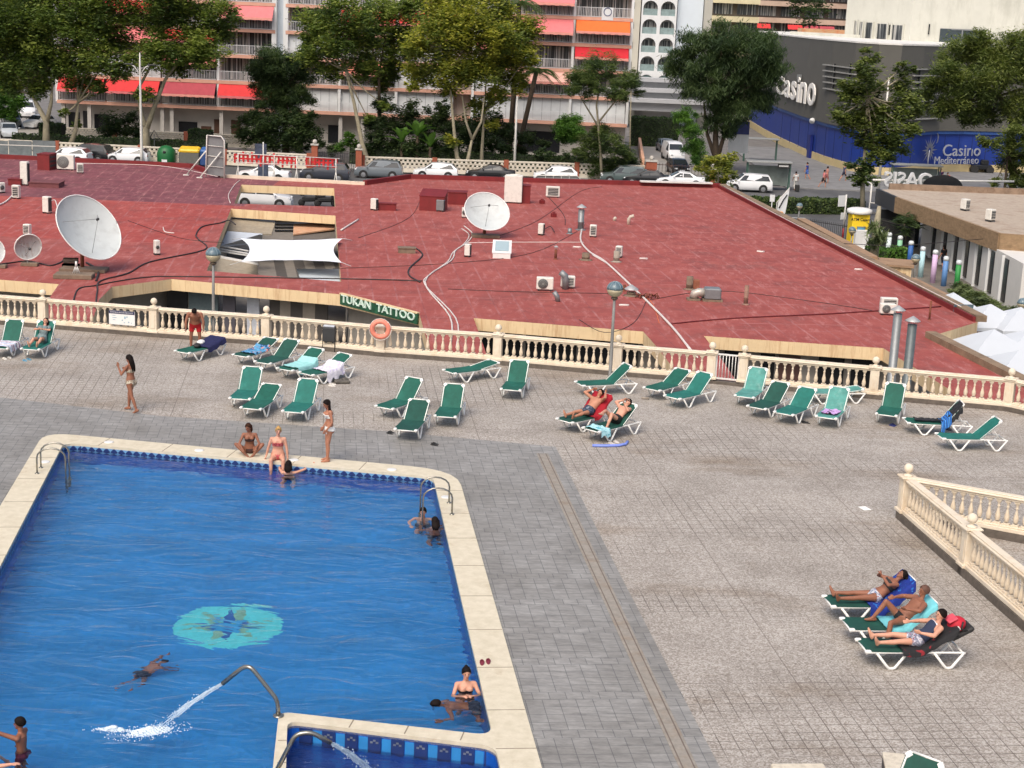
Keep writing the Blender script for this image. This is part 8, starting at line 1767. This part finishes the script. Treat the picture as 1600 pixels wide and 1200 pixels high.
# ================================================================ TREES AND SHRUBS
def leafm(nm, c, v=.3):
 m = M(nm, c, .6, v, 1.5); b = m.node_tree.nodes['Principled BSDF']; b.inputs['Specular IOR Level'].default_value = .3
 n = m.node_tree; t = n.nodes.new('ShaderNodeBsdfTranslucent'); t.inputs[0].default_value = (c[0] * 1.5, c[1] * 1.7, c[2], 1); x = n.nodes.new('ShaderNodeMixShader'); x.inputs[0].default_value = .35
 n.links.new(b.outputs[0], x.inputs[1]); n.links.new(t.outputs[0], x.inputs[2]); n.links.new(x.outputs[0], n.nodes['Material Output'].inputs[0]); return m
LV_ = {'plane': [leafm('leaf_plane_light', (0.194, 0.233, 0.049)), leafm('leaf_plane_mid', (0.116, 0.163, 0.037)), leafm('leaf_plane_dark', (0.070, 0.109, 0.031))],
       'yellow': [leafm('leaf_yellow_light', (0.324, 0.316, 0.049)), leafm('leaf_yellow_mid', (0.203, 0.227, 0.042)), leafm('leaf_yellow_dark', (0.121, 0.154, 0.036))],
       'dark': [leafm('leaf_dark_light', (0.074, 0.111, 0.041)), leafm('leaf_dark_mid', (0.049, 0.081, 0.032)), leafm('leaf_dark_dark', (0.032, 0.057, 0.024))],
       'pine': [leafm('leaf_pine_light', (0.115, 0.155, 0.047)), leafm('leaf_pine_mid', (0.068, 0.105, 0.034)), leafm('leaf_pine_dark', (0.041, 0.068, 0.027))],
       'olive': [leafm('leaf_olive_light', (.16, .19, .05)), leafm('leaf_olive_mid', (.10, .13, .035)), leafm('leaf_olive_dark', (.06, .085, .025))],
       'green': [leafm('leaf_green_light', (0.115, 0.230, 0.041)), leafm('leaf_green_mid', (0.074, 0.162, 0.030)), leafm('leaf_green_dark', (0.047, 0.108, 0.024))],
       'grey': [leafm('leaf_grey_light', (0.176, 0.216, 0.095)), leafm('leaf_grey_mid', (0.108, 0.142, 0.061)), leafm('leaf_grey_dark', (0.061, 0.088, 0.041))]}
BARK = {'pale': M('bark_pale', sr(150, 142, 120), .9, .2, 3, stain=(sr(104, 98, 84), .8, 1.5)), 'dark': M('bark_dark', sr(78, 66, 54), .95, .3, 3)}
class LM:
 """foliage gathered as arrays: every leaf a small quad of its own"""
 def __init__(s): s.P = []; s.M = []
 def add(s, p, u, w, m): s.P.append(np.stack([p - u * .5, p + w * .38, p + u * .5, p - w * .38], 1).reshape(-1, 3)); s.M.append(m)
 def build(s, name, mats, T):
  P = np.concatenate(s.P) - np.array(T.location); mi = np.concatenate(s.M).astype(np.int32); n = len(mi); me = bpy.data.meshes.new(name)
  me.vertices.add(4 * n); me.vertices.foreach_set('co', P.ravel()); me.loops.add(4 * n); me.loops.foreach_set('vertex_index', np.arange(4 * n, dtype=np.int32))
  me.polygons.add(n); me.polygons.foreach_set('loop_start', np.arange(0, 4 * n, 4, dtype=np.int32))
  for m in mats: me.materials.append(m)
  me.polygons.foreach_set('material_index', mi); me.update(calc_edges=True); me.validate()
  o = bpy.data.objects.new(name, me); SC.collection.objects.link(o); o.parent = T; return o
RNG = np.random.default_rng(5)
def unit(a): return a / np.maximum(1e-6, np.linalg.norm(a, axis=-1, keepdims=True))
def leaves(g, c, r, n, size, el=1.0, droop=0, sq=.8, kc=None):
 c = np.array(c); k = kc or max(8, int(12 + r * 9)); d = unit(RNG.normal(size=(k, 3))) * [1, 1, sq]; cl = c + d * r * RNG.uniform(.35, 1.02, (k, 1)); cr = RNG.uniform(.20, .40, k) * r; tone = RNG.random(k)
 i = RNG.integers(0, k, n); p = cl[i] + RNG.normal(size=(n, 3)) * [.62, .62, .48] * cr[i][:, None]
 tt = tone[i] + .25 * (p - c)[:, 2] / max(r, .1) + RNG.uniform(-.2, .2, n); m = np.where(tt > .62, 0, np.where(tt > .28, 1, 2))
 a = RNG.uniform(0, 2 * pi, n); s_ = size * RNG.uniform(.45, 1.35, (n, 1))
 u = unit(np.stack([np.cos(a), np.sin(a), RNG.uniform(-.5, .5, n) - droop], 1)) * s_ * el; w = unit(np.stack([-np.sin(a), np.cos(a), RNG.uniform(-.9, .9, n)], 1)) * s_ / el
 g.add(p, u, w, m)
DM = 3.0
def tree(nm, label, cat, base, Y, blobs, kind, trunk=None, bark='pale', size=.30, el=1.25, dens=230, droop=0, z=ST, tr=.22, grp=None, dy=1.6, sq=.8, limbs=True):
 """blobs: (px,py,rpx) in the crown; Y distance of the tree; trunk: list of pixel paths"""
 p = G(base[0], base[1], z); Y = Y or p.y; p = V(AY(base[0], base[1], Y).x, Y, z); T = thing(nm, label, cat, p, 0, grp); g = LM(); sc = Y / FPX; cs = []
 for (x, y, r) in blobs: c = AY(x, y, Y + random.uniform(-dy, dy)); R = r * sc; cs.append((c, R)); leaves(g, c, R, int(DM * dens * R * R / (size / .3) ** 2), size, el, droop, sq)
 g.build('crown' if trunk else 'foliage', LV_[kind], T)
 if trunk:
  g = MB()
  for path in trunk:
   P = [p] if path[0] is None else []
   for q in path:
    if q is not None: P.append(AY(q[0], q[1], Y))
   R0 = tr if path[0] is None else tr * .6; g.tube(P, [max(.04, R0 * (1 - .65 * i / (len(P) - 1))) for i in range(len(P))], 8)
  if limbs:
   tip = AY(*trunk[0][-1], Y)
   for c, R in cs: m_ = tip.lerp(c, .5) + V(0, 0, -.2); g.tube([tip, m_, c], [tr * .35, tr * .25, .03], 5)
  g.build('trunk', BARK[bark], T, True)
 return T
random.seed(21); TG = 'street trees beyond the shop roof'
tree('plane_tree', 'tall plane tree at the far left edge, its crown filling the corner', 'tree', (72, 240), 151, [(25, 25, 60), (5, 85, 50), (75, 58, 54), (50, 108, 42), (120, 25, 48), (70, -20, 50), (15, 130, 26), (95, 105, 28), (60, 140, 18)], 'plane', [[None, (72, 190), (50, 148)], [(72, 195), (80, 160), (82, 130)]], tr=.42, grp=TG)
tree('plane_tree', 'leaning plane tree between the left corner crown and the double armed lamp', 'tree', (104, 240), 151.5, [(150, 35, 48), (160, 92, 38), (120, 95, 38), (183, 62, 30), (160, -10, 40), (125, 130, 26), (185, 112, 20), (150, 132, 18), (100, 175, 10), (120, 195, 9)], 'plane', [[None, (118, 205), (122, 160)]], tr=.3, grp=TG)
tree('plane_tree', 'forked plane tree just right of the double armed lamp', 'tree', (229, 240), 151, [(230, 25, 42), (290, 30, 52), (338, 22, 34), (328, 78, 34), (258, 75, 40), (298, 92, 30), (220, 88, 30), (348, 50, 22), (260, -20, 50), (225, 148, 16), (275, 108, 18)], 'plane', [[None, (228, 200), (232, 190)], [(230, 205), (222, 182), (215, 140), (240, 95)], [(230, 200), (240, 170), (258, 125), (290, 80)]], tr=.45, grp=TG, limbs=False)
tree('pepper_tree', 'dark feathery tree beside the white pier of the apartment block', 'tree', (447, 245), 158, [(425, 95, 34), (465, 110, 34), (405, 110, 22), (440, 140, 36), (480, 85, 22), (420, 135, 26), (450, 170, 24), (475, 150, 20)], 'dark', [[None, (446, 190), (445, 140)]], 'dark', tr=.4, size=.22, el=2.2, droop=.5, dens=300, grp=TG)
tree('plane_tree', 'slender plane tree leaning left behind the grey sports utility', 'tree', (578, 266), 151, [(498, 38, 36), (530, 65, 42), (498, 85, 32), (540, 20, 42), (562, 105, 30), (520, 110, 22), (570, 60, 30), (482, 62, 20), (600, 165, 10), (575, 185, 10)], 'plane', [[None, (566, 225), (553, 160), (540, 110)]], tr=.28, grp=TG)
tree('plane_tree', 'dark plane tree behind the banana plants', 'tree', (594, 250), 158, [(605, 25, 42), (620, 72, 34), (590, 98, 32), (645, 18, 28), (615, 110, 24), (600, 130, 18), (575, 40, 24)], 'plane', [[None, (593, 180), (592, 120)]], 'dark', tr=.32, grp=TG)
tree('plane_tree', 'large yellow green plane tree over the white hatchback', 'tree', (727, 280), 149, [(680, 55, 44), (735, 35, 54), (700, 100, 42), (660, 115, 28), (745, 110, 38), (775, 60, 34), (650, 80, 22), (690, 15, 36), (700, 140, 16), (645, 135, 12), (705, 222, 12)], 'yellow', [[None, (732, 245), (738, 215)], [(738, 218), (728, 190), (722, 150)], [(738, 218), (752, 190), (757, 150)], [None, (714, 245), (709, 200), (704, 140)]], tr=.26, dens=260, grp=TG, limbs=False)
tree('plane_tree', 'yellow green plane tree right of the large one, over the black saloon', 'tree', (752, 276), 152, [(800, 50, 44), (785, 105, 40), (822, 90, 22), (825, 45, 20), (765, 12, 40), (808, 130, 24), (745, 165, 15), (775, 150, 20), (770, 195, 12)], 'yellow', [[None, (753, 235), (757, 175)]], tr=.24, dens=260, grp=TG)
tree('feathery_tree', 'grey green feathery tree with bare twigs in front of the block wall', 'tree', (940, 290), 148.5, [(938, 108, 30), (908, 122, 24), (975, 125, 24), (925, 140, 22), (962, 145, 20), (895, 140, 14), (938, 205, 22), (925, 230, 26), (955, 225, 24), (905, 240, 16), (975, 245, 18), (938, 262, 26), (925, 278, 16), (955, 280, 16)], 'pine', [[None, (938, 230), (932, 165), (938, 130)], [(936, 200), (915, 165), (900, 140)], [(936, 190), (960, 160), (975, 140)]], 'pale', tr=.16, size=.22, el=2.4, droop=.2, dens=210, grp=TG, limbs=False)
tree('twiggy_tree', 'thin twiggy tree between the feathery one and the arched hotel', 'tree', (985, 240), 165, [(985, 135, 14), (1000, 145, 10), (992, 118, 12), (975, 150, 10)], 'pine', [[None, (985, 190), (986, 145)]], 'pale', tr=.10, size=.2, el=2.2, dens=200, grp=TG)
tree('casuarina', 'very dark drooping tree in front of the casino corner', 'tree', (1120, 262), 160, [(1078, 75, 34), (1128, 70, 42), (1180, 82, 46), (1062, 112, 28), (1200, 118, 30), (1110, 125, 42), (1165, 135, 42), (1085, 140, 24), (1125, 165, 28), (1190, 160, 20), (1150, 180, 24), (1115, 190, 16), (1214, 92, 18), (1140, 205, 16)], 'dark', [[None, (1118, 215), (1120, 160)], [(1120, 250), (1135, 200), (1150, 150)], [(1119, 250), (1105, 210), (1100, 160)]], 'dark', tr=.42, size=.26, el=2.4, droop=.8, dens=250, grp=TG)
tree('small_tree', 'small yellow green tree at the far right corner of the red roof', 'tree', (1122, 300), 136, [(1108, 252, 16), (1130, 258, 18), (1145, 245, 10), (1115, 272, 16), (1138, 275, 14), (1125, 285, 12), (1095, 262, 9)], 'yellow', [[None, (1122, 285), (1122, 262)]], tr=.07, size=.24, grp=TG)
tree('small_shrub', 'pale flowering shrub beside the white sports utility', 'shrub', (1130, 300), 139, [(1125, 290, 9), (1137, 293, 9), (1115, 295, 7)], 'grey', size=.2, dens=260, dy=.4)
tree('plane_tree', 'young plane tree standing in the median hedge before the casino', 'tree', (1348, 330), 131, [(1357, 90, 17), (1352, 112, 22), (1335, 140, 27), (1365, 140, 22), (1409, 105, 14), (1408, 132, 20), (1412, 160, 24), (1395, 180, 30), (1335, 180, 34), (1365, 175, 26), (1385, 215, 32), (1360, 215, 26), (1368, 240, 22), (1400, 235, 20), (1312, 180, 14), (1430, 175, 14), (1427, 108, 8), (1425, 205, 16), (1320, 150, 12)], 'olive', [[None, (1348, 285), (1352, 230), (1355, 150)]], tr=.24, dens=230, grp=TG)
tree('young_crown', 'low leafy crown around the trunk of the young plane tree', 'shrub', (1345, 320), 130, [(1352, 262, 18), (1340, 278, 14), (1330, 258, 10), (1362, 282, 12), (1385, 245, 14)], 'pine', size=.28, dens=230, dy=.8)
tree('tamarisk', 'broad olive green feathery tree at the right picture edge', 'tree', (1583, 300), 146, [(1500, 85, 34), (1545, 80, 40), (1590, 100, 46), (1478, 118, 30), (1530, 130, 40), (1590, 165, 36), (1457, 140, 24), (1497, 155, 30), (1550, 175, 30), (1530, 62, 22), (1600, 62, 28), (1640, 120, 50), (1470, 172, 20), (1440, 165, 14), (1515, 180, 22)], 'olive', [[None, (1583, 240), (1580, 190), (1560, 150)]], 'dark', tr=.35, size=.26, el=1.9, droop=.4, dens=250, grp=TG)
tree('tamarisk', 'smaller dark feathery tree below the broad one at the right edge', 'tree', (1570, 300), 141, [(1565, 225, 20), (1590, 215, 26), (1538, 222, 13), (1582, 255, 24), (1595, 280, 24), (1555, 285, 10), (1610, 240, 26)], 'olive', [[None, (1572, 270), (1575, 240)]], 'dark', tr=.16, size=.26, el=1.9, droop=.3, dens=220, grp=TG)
tree('distant_tree', 'dark round tree far behind, left of the concrete hall', 'tree', (1265, 60), 285, [(1262, 0, 24), (1285, 12, 16), (1243, 16, 14), (1265, 26, 22), (1240, -5, 16)], 'dark', [[None, (1265, 40)]], 'dark', tr=.4, size=.5, dens=70, limbs=False)
# shrubs and hedges
SG = 'garden shrubs behind the block wall'
def shrub(label, Y, blobs, kind='dark', size=.24, dens=240, nm='shrub', el=1.4, droop=.1, sq=.8): b = max(blobs, key=lambda q: q[1] + q[2]); return tree(nm, label, 'shrub', (b[0], b[1] + b[2]), Y, blobs, kind, size=size, el=el, dens=dens, droop=droop, grp=SG, dy=.8, sq=sq)
shrub('big dark shrub below the dark feathery tree', 156, [(410, 195, 26), (440, 205, 30), (470, 200, 24), (390, 215, 20), (420, 222, 24), (455, 225, 22), (405, 170, 16)])
shrub('bushy dark shrub behind the double armed lamp', 157, [(175, 190, 20), (195, 205, 20), (205, 185, 16), (165, 205, 14), (215, 210, 14)])
shrub('light green shrub beside the garden gate', 154, [(545, 215, 12), (535, 228, 12), (556, 226, 10)], 'green')
shrub('dark shrubbery left of the banana plants', 154, [(585, 215, 20), (600, 230, 18), (575, 235, 16), (600, 190, 14), (620, 225, 18)])
shrub('dark shrubbery below the banana plants', 154, [(640, 232, 18), (660, 225, 20), (685, 235, 18), (620, 238, 12)])
shrub('dark shrubbery behind the twin pale trunks', 155, [(705, 225, 20), (725, 210, 18), (745, 232, 18), (770, 225, 18), (790, 235, 14)])
shrub('round clipped bright green bush in front of the ground floor recess', 158, [(890, 198, 24), (882, 208, 18), (900, 210, 18)], 'green', dens=420, size=.18)
shrub('tall dark garden trees crowding behind the banana plants', 158, [(600, 165, 20), (640, 175, 22), (680, 185, 24), (615, 200, 20), (655, 205, 22), (700, 200, 20), (580, 190, 16), (690, 165, 14)])
shrub('tall dark garden greenery behind the black saloon', 158, [(735, 195, 22), (765, 190, 22), (790, 205, 20), (745, 215, 20), (820, 215, 16), (815, 240, 14), (850, 225, 12)])
shrub('dark greenery filling the corner by the garden gate', 156, [(480, 185, 16), (485, 205, 18), (470, 225, 16), (500, 225, 12), (390, 185, 18), (375, 205, 14), (520, 235, 12)])
shrub('dark low planting right of the clipped bush', 152, [(860, 245, 10), (845, 240, 10), (880, 245, 10), (990, 250, 12), (975, 235, 10)])
shrub('tall bright green bamboo like hedge right of the white van', 152, [(1080, 205, 20), (1085, 230, 20), (1075, 180, 16), (1092, 250, 16), (1062, 185, 12)], 'green', el=2.4, droop=.5)
shrub('green hedge at the left picture edge behind the car park', 175, [(5, 150, 20), (25, 160, 18), (-5, 175, 18), (15, 178, 14)], 'green')
def hedge(a, b, h, w, label, kind='dark', dens=55, nm='hedge'):
 T = thing(nm, label, 'hedge', (a + b) / 2); d = b - a; L = d.length; d.normalize(); nr = V(-d.y, d.x, 0); g = LM(); n = int(L * (2 * h + w) * dens * 1.5); t = RNG.random(n) * L; f = RNG.random(n) * (2 * h + w); bp = .10 * np.sin(t * 1.7 + f) * np.sin(t * 4.1 + 2) + RNG.normal(size=n) * .04
 off_ = np.where(f < h, -(w / 2 + bp), np.where(f < h + w, f - h - w / 2, w / 2 + bp)); zz = np.where(f < h, f, np.where(f < h + w, h + bp, f - h - w))
 p = np.array(a) + t[:, None] * np.array(d) + off_[:, None] * np.array(nr); p[:, 2] += zz; tt = RNG.random(n) + .3 * np.sin(t * .9) * np.sin(f * 2); s_ = RNG.uniform(.14, .28, (n, 1)); u = unit(RNG.normal(size=(n, 3))) * s_; v_ = unit(np.cross(RNG.normal(size=(n, 3)), u)) * s_
 g.add(p, u, v_, np.where(tt > .75, 0, np.where(tt > .35, 1, 2)))
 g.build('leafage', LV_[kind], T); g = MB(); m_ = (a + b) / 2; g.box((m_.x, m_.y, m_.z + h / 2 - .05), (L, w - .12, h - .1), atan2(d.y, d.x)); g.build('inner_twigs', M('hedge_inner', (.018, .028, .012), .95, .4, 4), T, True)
hedge(G(1128, 331, ST), G(1345, 334, ST), 1.15, 1.5, 'long clipped green hedge in the middle of the road', 'pine', 90)
hedge(G(1392, 333, ST), G(1430, 336, ST), 1.0, 1.5, 'short stretch of median hedge behind the yellow kiosk', 'pine', 60)
hedge(V(AY(985, 200, 190).x, 190, ST), V(AY(1060, 200, 190).x, 190, ST), 3.4, 1.5, 'tall dark clipped hedge at the end of the driveway', 'dark', 40)
hedge(V(fx(96), 153.4, KX), V(fx(400), 153.4, KX), 1.5, 1.0, 'dark hedge behind the left block wall', 'dark', 32)
hedge(V(fx(575), 154, KX), V(fx(980), 154, KX), 1.5, 1.0, 'dark hedge behind the right block wall', 'dark', 32)
for x in (140, 355): hedge(V(fx(x) - 1.1, 156, ST + .1), V(fx(x) + 1.1, 156, ST + .1), 2.4, 1.6, 'clipped block hedge on the terrace ' + ('left of the dark bushy shrub' if x == 140 else 'behind the billboard'), 'dark', 60)
p = G(1362, 412, ST); hedge(p + V(-.2, 0, 0), p + V(2.2, .8, 0), 1.0, 1.5, 'low bright green bush right of the cash kiosk', 'green', 120)
# yuccas, oleander by the bar
random.seed(31)
tree('date_palm', 'shaggy brown palm trunk with drooping fronds beside the cash kiosk', 'palm', (1366, 398), 100, [(1368, 360, 12), (1376, 372, 14), (1362, 382, 10)], 'grey', [[None, (1370, 350), (1374, 322)]], 'pale', tr=.34, size=.3, el=3, droop=.8, dens=200, limbs=False)
tree('yucca', 'dark spiky yucca clump in front of the bar porch', 'plant', (1420, 400), 107, [(1408, 346, 12), (1420, 340, 11), (1430, 352, 11), (1415, 362, 10)], 'dark', [[None, (1415, 370), (1413, 350)]], 'dark', tr=.1, size=.3, el=3, dens=130, limbs=False)
for i, (x, y, r, w) in enumerate(((1503, 452, 15, 'nearest the bright green post'), (1520, 464, 17, 'second from the bright green post'), (1543, 474, 17, 'in the middle of the row by the bar wall'), (1562, 486, 15, 'left of the right edge lamp'), (1588, 492, 15, 'around the right edge lamp'))):
 Y = G(x, y + 14, ST).y; tree('oleander', 'grey green oleander bush ' + w, 'shrub', (x, y + 14), Y, [(x, y, r), (x - 9, y + 5, r * .7), (x + 9, y + 4, r * .7)], 'grey', size=.2, el=2.2, dens=420, dy=.3, grp='oleander bushes along the bar wall')
for x, y in ((1510, 480), (1560, 503)):
 pass
tree('background_tree', 'dense dark tree behind the left car park', 'tree', (20, 175), 178, [(10, 20, 60), (60, 10, 50), (0, 90, 50), (60, 80, 40), (30, 130, 34), (-20, 140, 40), (70, 125, 20)], 'dark', [[None, (20, 120)]], 'dark', size=.34, dens=200, tr=.4)
# palms and bananas
def frond(g, c, d, L, w, n=12, dr=.8, wide=True):
 d = V(d[0], d[1], d[2]).normalized(); sd2 = d.cross(V(0, 0, 1)).normalized(); P = []
 for i in range(n + 1): t = i / n; P.append(c + d * L * t + V(0, 0, -dr * L * t * t * .6))
 if wide:
  vs = []
  for i, q in enumerate(P): ww = w * sin(pi * min(1, (i + .6) / (n + .6))) ** .7; vs += [q - sd2 * ww + V(0, 0, .08), q, q + sd2 * ww + V(0, 0, .08)]
  g._add(vs, [(i * 3 + j, i * 3 + 3 + j, i * 3 + 4 + j, i * 3 + 1 + j) for i in range(n) for j in (0, 1)])
 else:
  for i in range(1, n * 2):
   t = i / n / 2; q = P[int(t * n)].lerp(P[min(n, int(t * n) + 1)], t * n - int(t * n)); l = w * (1 - abs(t - .4))
   for s in (-1, 1): e = q + sd2 * s * l + d * l * .5 + V(0, 0, -l * .6); g._add([q - d * .04, q + d * .06, e], [(0, 1, 2)])
 g.mi = random.choice((0, 1))
def palm(label, base, Y, top, nfr, L, kind='dark', tr=.25):
 p = V(AY(base[0], base[1], Y).x, Y, ST); T = thing('palm_tree', label, 'palm', p); c = AY(*top, Y); g = MB(); g.tube([p, p.lerp(c, .5), c], [tr * 1.2, tr, tr * .9], 9); g.build('trunk', BARK['dark'], T, True)
 for k in range(nfr): a = 2 * pi * k / nfr + random.random() * .3; e = random.uniform(-.1, .9); g = MB(); frond(g, c, (cos(a), sin(a), e), L, .55, 10, 1.3, False); g.build('frond', LV_[kind], T, True)
palm('palm with drooping fronds right of the yellow green planes', (805, 250), 160, (838, 112), 26, 3.0)
palm('palm crown high behind the yellow green planes', (795, 262), 163, (812, 5), 26, 3.0)
for x, y, yb, w, n in ((652, 195, 246, 'tallest banana plant with upright leaves behind the block wall', 9), (628, 205, 248, 'banana plant left of the tallest one', 7), (672, 212, 248, 'low banana plant right of the tallest one', 7)):
 Y = 153.5; p = V(AY(x, yb, Y).x, Y, ST); T = thing('banana_plant', w, 'plant', p); c = AY(x, y + 18, Y); g = MB(); g.tube([p, c], [.2, .13], 8); g.build('stem', BARK['dark'], T, True)
 for k in range(n): a = 2 * pi * k / n + .4; g = MB(); frond(g, c, (cos(a), sin(a) * .5, random.uniform(.6, 2.2)), 2.6, .34, 8, .7); g.build('leaf', LV_['green'], T, True)
